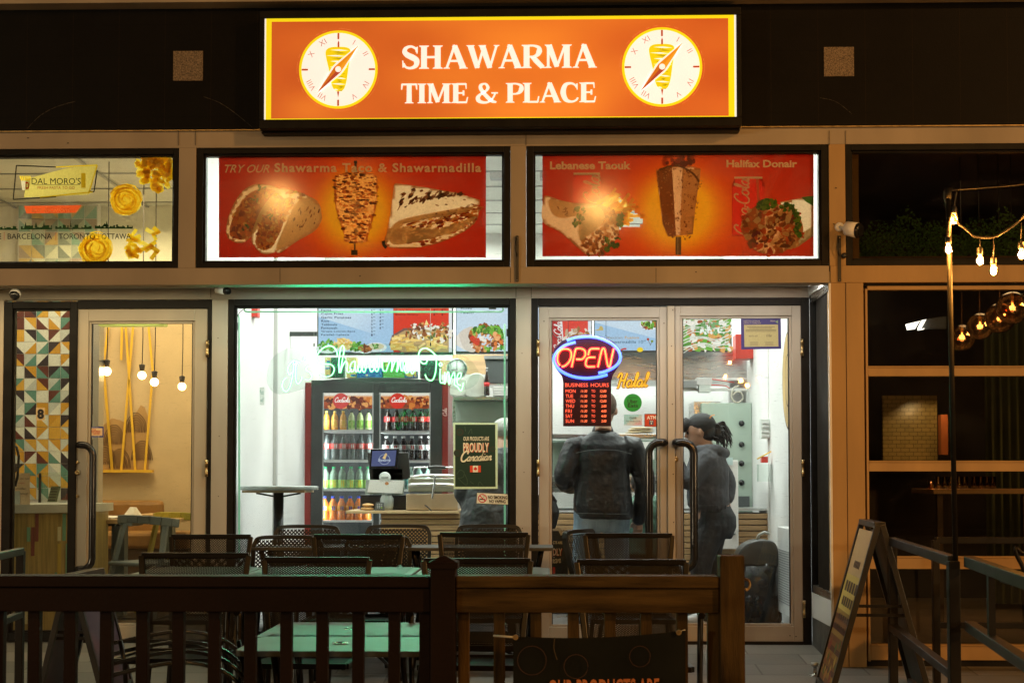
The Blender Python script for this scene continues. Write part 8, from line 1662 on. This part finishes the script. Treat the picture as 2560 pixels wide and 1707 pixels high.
q = MB(); q.sphere(hc + Vector((0, -.012, .035)), (.098, .098, .104), 'hair_short', 20); fuse(q, 'hair', man, .007, 4)
# ---- woman in cap and grey hoodie, side view facing left
Yw = 1.12
wo_ = T('person', 'woman in a black cap and grey hooded sweater facing left behind the right door', 'person', (P(1770, 1400, Yw).x, Yw, 0)); hw = V(1748, 1078, Yw); fw_ = (-1, .12, -.22)
q = MB(); head(q, hw, fw_, 'skin', .09)
loft(q, [(V(1785, 1300, Yw), .15, .16), (V(1775, 1230, Yw), .11, .14), (V(1768, 1170, Yw), .12, .16), (V(1765, 1138, Yw), .08, .15), (V(1762, 1125, Yw), .06, .07)], 'skin')
na = [V(1768, 1150, Yw - .15), V(1722, 1205, Yw - .19), V(1688, 1150, Yw - .12)]; fa = [V(1785, 1150, Yw + .15), V(1818, 1200, Yw + .17), V(1818, 1252, Yw + .12)]
for A_ in (na, fa): limb(q, A_, [.045, .038, .028], 'skin')
hand(q, na[2], (-.5, 0, 1), (1, 0, .4), 'skin', -1); hand(q, fa[2], (-.1, 0, -1), (1, 0, 0), 'skin', 1)
l1 = [V(1785, 1312, Yw - .08), V(1752, 1420, Yw - .09), V(1764, 1538, Yw - .08)]; l2 = [V(1785, 1312, Yw + .08), V(1772, 1420, Yw + .09), V(1780, 1538, Yw + .1)]
for L_ in (l1, l2): limb(q, L_, [.085, .055, .04], 'skin')
fuse(q, 'body', wo_); face_bits(wo_, hw, fw_, .09)
q = MB(); loft(q, [(V(1775, 1275, Yw), .125, .175), (V(1772, 1262, Yw), .145, .19), (V(1768, 1215, Yw), .15, .19), (V(1768, 1170, Yw), .155, .19), (V(1768, 1143, Yw), .125, .18), (V(1765, 1124, Yw), .08, .10)], 'grey_sweat')
for A_ in (na, fa): limb(q, [A_[0].lerp(V(1768, 1150, Yw), .2), A_[0], A_[1], A_[1].lerp(A_[2], .85)], [.085, .08, .062, .05], 'grey_sweat')
q.tube(cr([V(1735, 1130, Yw - .06), V(1765, 1128, Yw - .12), V(1800, 1128, Yw - .09), V(1812, 1132, Yw), V(1800, 1128, Yw + .09), V(1760, 1128, Yw + .1)], 5), [.03, .038, .045, .048, .05, .05, .05, .05, .048, .045] + [.04] * 16, 'grey_sweat', 12)
fuse(q, 'hooded_sweater', wo_, .007, 4, .022, .1)
q = MB(); loft(q, [(V(1785, 1345, Yw), .125, .155), (V(1788, 1315, Yw), .15, .175), (V(1787, 1290, Yw), .148, .175), (V(1780, 1262, Yw), .125, .16)], 'grey_jean')
for L_ in (l1, l2): limb(q, L_, [.105, .078, .06], 'grey_jean')
fuse(q, 'trousers', wo_, .007, 5, .014, .1)
for L_ in (l1, l2): p = L_[2]; MB().sphere((p.x - .05, p.y, .04), (.13, .045, .045), 'shoe_white', 16).build('shoe', wo_)
q = MB(); u_ = Vector((0, 0, 1)); q.sphere(hw + Vector((.018, 0, .045)), (.108, .1, .09), 'cap_black', 20); q.tube([hw + Vector((-.07, 0, .062)), hw + Vector((-.125, -.01, .03)), hw + Vector((-.175, -.012, -.002))], [.05, .045, .03], 'cap_black', 12)
for i in range(len(q.v)): 
    pass
b0 = len(q.v) - 36
for i in range(b0, len(q.v)): pass
fuse(q, 'cap', wo_, .006, 6)
q = MB(); q.sphere(hw + Vector((.052, 0, .0)), (.075, .085, .085), 'hair_black', 18); q.sphere(hw + Vector((.13, 0, -.01)), (.055, .05, .065), 'hair_black', 16); random.seed(12)
for i in range(46):
    a_ = hw + Vector((.10 + random.uniform(-.03, .05), random.uniform(-.06, .06), random.uniform(-.04, .05))); q.tube(cr([a_, a_ + Vector((.05, random.uniform(-.02, .02), random.uniform(-.02, .03))), a_ + Vector((random.uniform(.04, .1), random.uniform(-.03, .03), random.uniform(-.13, -.05)))], 4), [.008] * 5 + [.006, .005, .004, .003], 'hair_black', 5)
q.build('hair', wo_)
M('orange_strap', (.8, .3, .05), .5); MB().tube(cr([V(1774, 1046, Yw - .1), V(1779, 1039, Yw - .1), V(1786, 1037, Yw - .088)], 4), .004, 'orange_strap', 6).build('cap_strap', wo_)
q = MB(); 
for i in range(26): t_ = i / 25; x_ = 1728 + 86 * t_; q.tube([V(x_, 1262 - 14 * t_ * 0, Yw - .19 + .10 * (t_ - .5) ** 2 * 2), V(x_ + 1, 1280, Yw - .182 + .10 * (t_ - .5) ** 2 * 2)], .004, 'grey_sweat', 5)
q.build('ribbed_hem', wo_)
# ---- child size figure in green hoodie, bending forward
Yg = 1.5; gp = T('person', 'smaller person in a green hooded top bending at the counter behind the door post', 'person', (P(1615, 1400, Yg).x, Yg, 0)); hg_ = V(1606, 1212, Yg + .2)
q = MB(); head(q, hg_, (0, 1, -.6), 'skin', .085); loft(q, [(V(1612, 1370, Yg), .12, .09), (V(1612, 1300, Yg), .12, .09), (V(1612, 1250, Yg + .05), .12, .09)], 'skin')
for sg_ in (-1, 1): limb(q, [V(1612 + sg_ * 18, 1370, Yg), V(1612 + sg_ * 20, 1450, Yg), V(1612 + sg_ * 22, 1530, Yg)], [.07, .05, .04], 'skin'); limb(q, [V(1612 + sg_ * 34, 1260, Yg + .03), V(1612 + sg_ * 44, 1320, Yg + .08), V(1612 + sg_ * 34, 1330, Yg + .28)], [.04, .034, .026], 'skin'); hand(q, V(1612 + sg_ * 34, 1330, Yg + .28), (0, 1, .1), (0, 0, 1), 'skin', sg_)
fuse(q, 'body', gp)
q = MB(); loft(q, [(V(1612, 1385, Yg), .155, .12), (V(1612, 1330, Yg), .15, .12), (V(1612, 1280, Yg), .145, .12), (V(1612, 1250, Yg + .02), .12, .11), (V(1611, 1232, Yg + .08), .07, .07)], 'green_hood')
for sg_ in (-1, 1): limb(q, [V(1612 + sg_ * 28, 1262, Yg + .02), V(1612 + sg_ * 46, 1320, Yg + .06), V(1612 + sg_ * 38, 1335, Yg + .22)], [.07, .06, .045], 'green_hood')
fuse(q, 'hooded_top', gp, .008, 4, .02, .09); q = MB()
for sg_ in (-1, 1): limb(q, [V(1612 + sg_ * 18, 1375, Yg), V(1612 + sg_ * 20, 1450, Yg), V(1612 + sg_ * 22, 1530, Yg)], [.085, .065, .055], 'grey_jean')
fuse(q, 'trousers', gp, .008, 4); MB().sphere(hg_ + Vector((0, -.02, .03)), (.092, .092, .095), 'hair_black', 18).build('hair', gp)
# ---- person in charcoal coat mostly hidden by the green window poster
Yd = 1.25; dp_ = T('person', 'person in a charcoal coat mostly hidden behind the green window poster', 'person', (P(1222, 1400, Yd).x, Yd, 0)); hd_ = V(1262, 1084, Yd + .05)
q = MB(); head(q, hd_, (.3, 1, -.3), 'skin', .088); loft(q, [(V(1222, 1300, Yd), .16, .11), (V(1226, 1220, Yd), .14, .1), (V(1240, 1150, Yd), .17, .1), (V(1250, 1125, Yd), .1, .07)], 'skin')
for sg_ in (-1, 1): limb(q, [V(1222 + sg_ * 28, 1320, Yd), V(1222 + sg_ * 32, 1430, Yd), V(1222 + sg_ * 34, 1535, Yd)], [.085, .06, .045], 'skin'); limb(q, [V(1242 + sg_ * 60, 1150, Yd), V(1232 + sg_ * 72, 1225, Yd), V(1222 + sg_ * 50, 1260, Yd + .2)], [.045, .04, .03], 'skin'); hand(q, V(1222 + sg_ * 50, 1260, Yd + .2), (0, 1, 0), (0, 0, 1), 'skin', sg_)
fuse(q, 'body', dp_); q = MB(); loft(q, [(V(1214, 1350, Yd), .20, .15), (V(1216, 1290, Yd), .195, .15), (V(1224, 1220, Yd), .175, .13), (V(1240, 1160, Yd), .2, .13), (V(1248, 1132, Yd), .16, .1), (V(1254, 1118, Yd), .08, .07)], 'charcoal_coat')
for sg_ in (-1, 1): limb(q, [V(1242 + sg_ * 52, 1152, Yd), V(1232 + sg_ * 72, 1225, Yd), V(1222 + sg_ * 52, 1262, Yd + .16)], [.08, .07, .055], 'charcoal_coat')
fuse(q, 'coat', dp_, .008, 4, .03, .09); q = MB()
for sg_ in (-1, 1): limb(q, [V(1222 + sg_ * 28, 1330, Yd), V(1222 + sg_ * 32, 1430, Yd), V(1222 + sg_ * 34, 1535, Yd)], [.10, .075, .065], 'grey_jean'); 
fuse(q, 'trousers', dp_, .008, 4); q = MB(); q.sphere(hd_ + Vector((0, 0, .035)), (.098, .1, .085), 'grey_cap', 18); fuse(q, 'cap', dp_, .007, 4)
q = MB(); limb(q, [V(1362, 1245, .62), V(1372, 1280, .62), V(1370, 1312, .62)], [.05, .075, .055], 'cap_black'); q.tube(cr([V(1350, 1230, .62), V(1372, 1225, .60), V(1390, 1255, .60)], 4), .012, 'cap_black', 8); q.sphere(V(1384, 1290, .6), (.03, .03, .06), 'cap_black', 12)
tag(fuse(q, 'backpack', None, .007, 4, .015, .06), 'black backpack at the left edge of the left door', 'backpack')
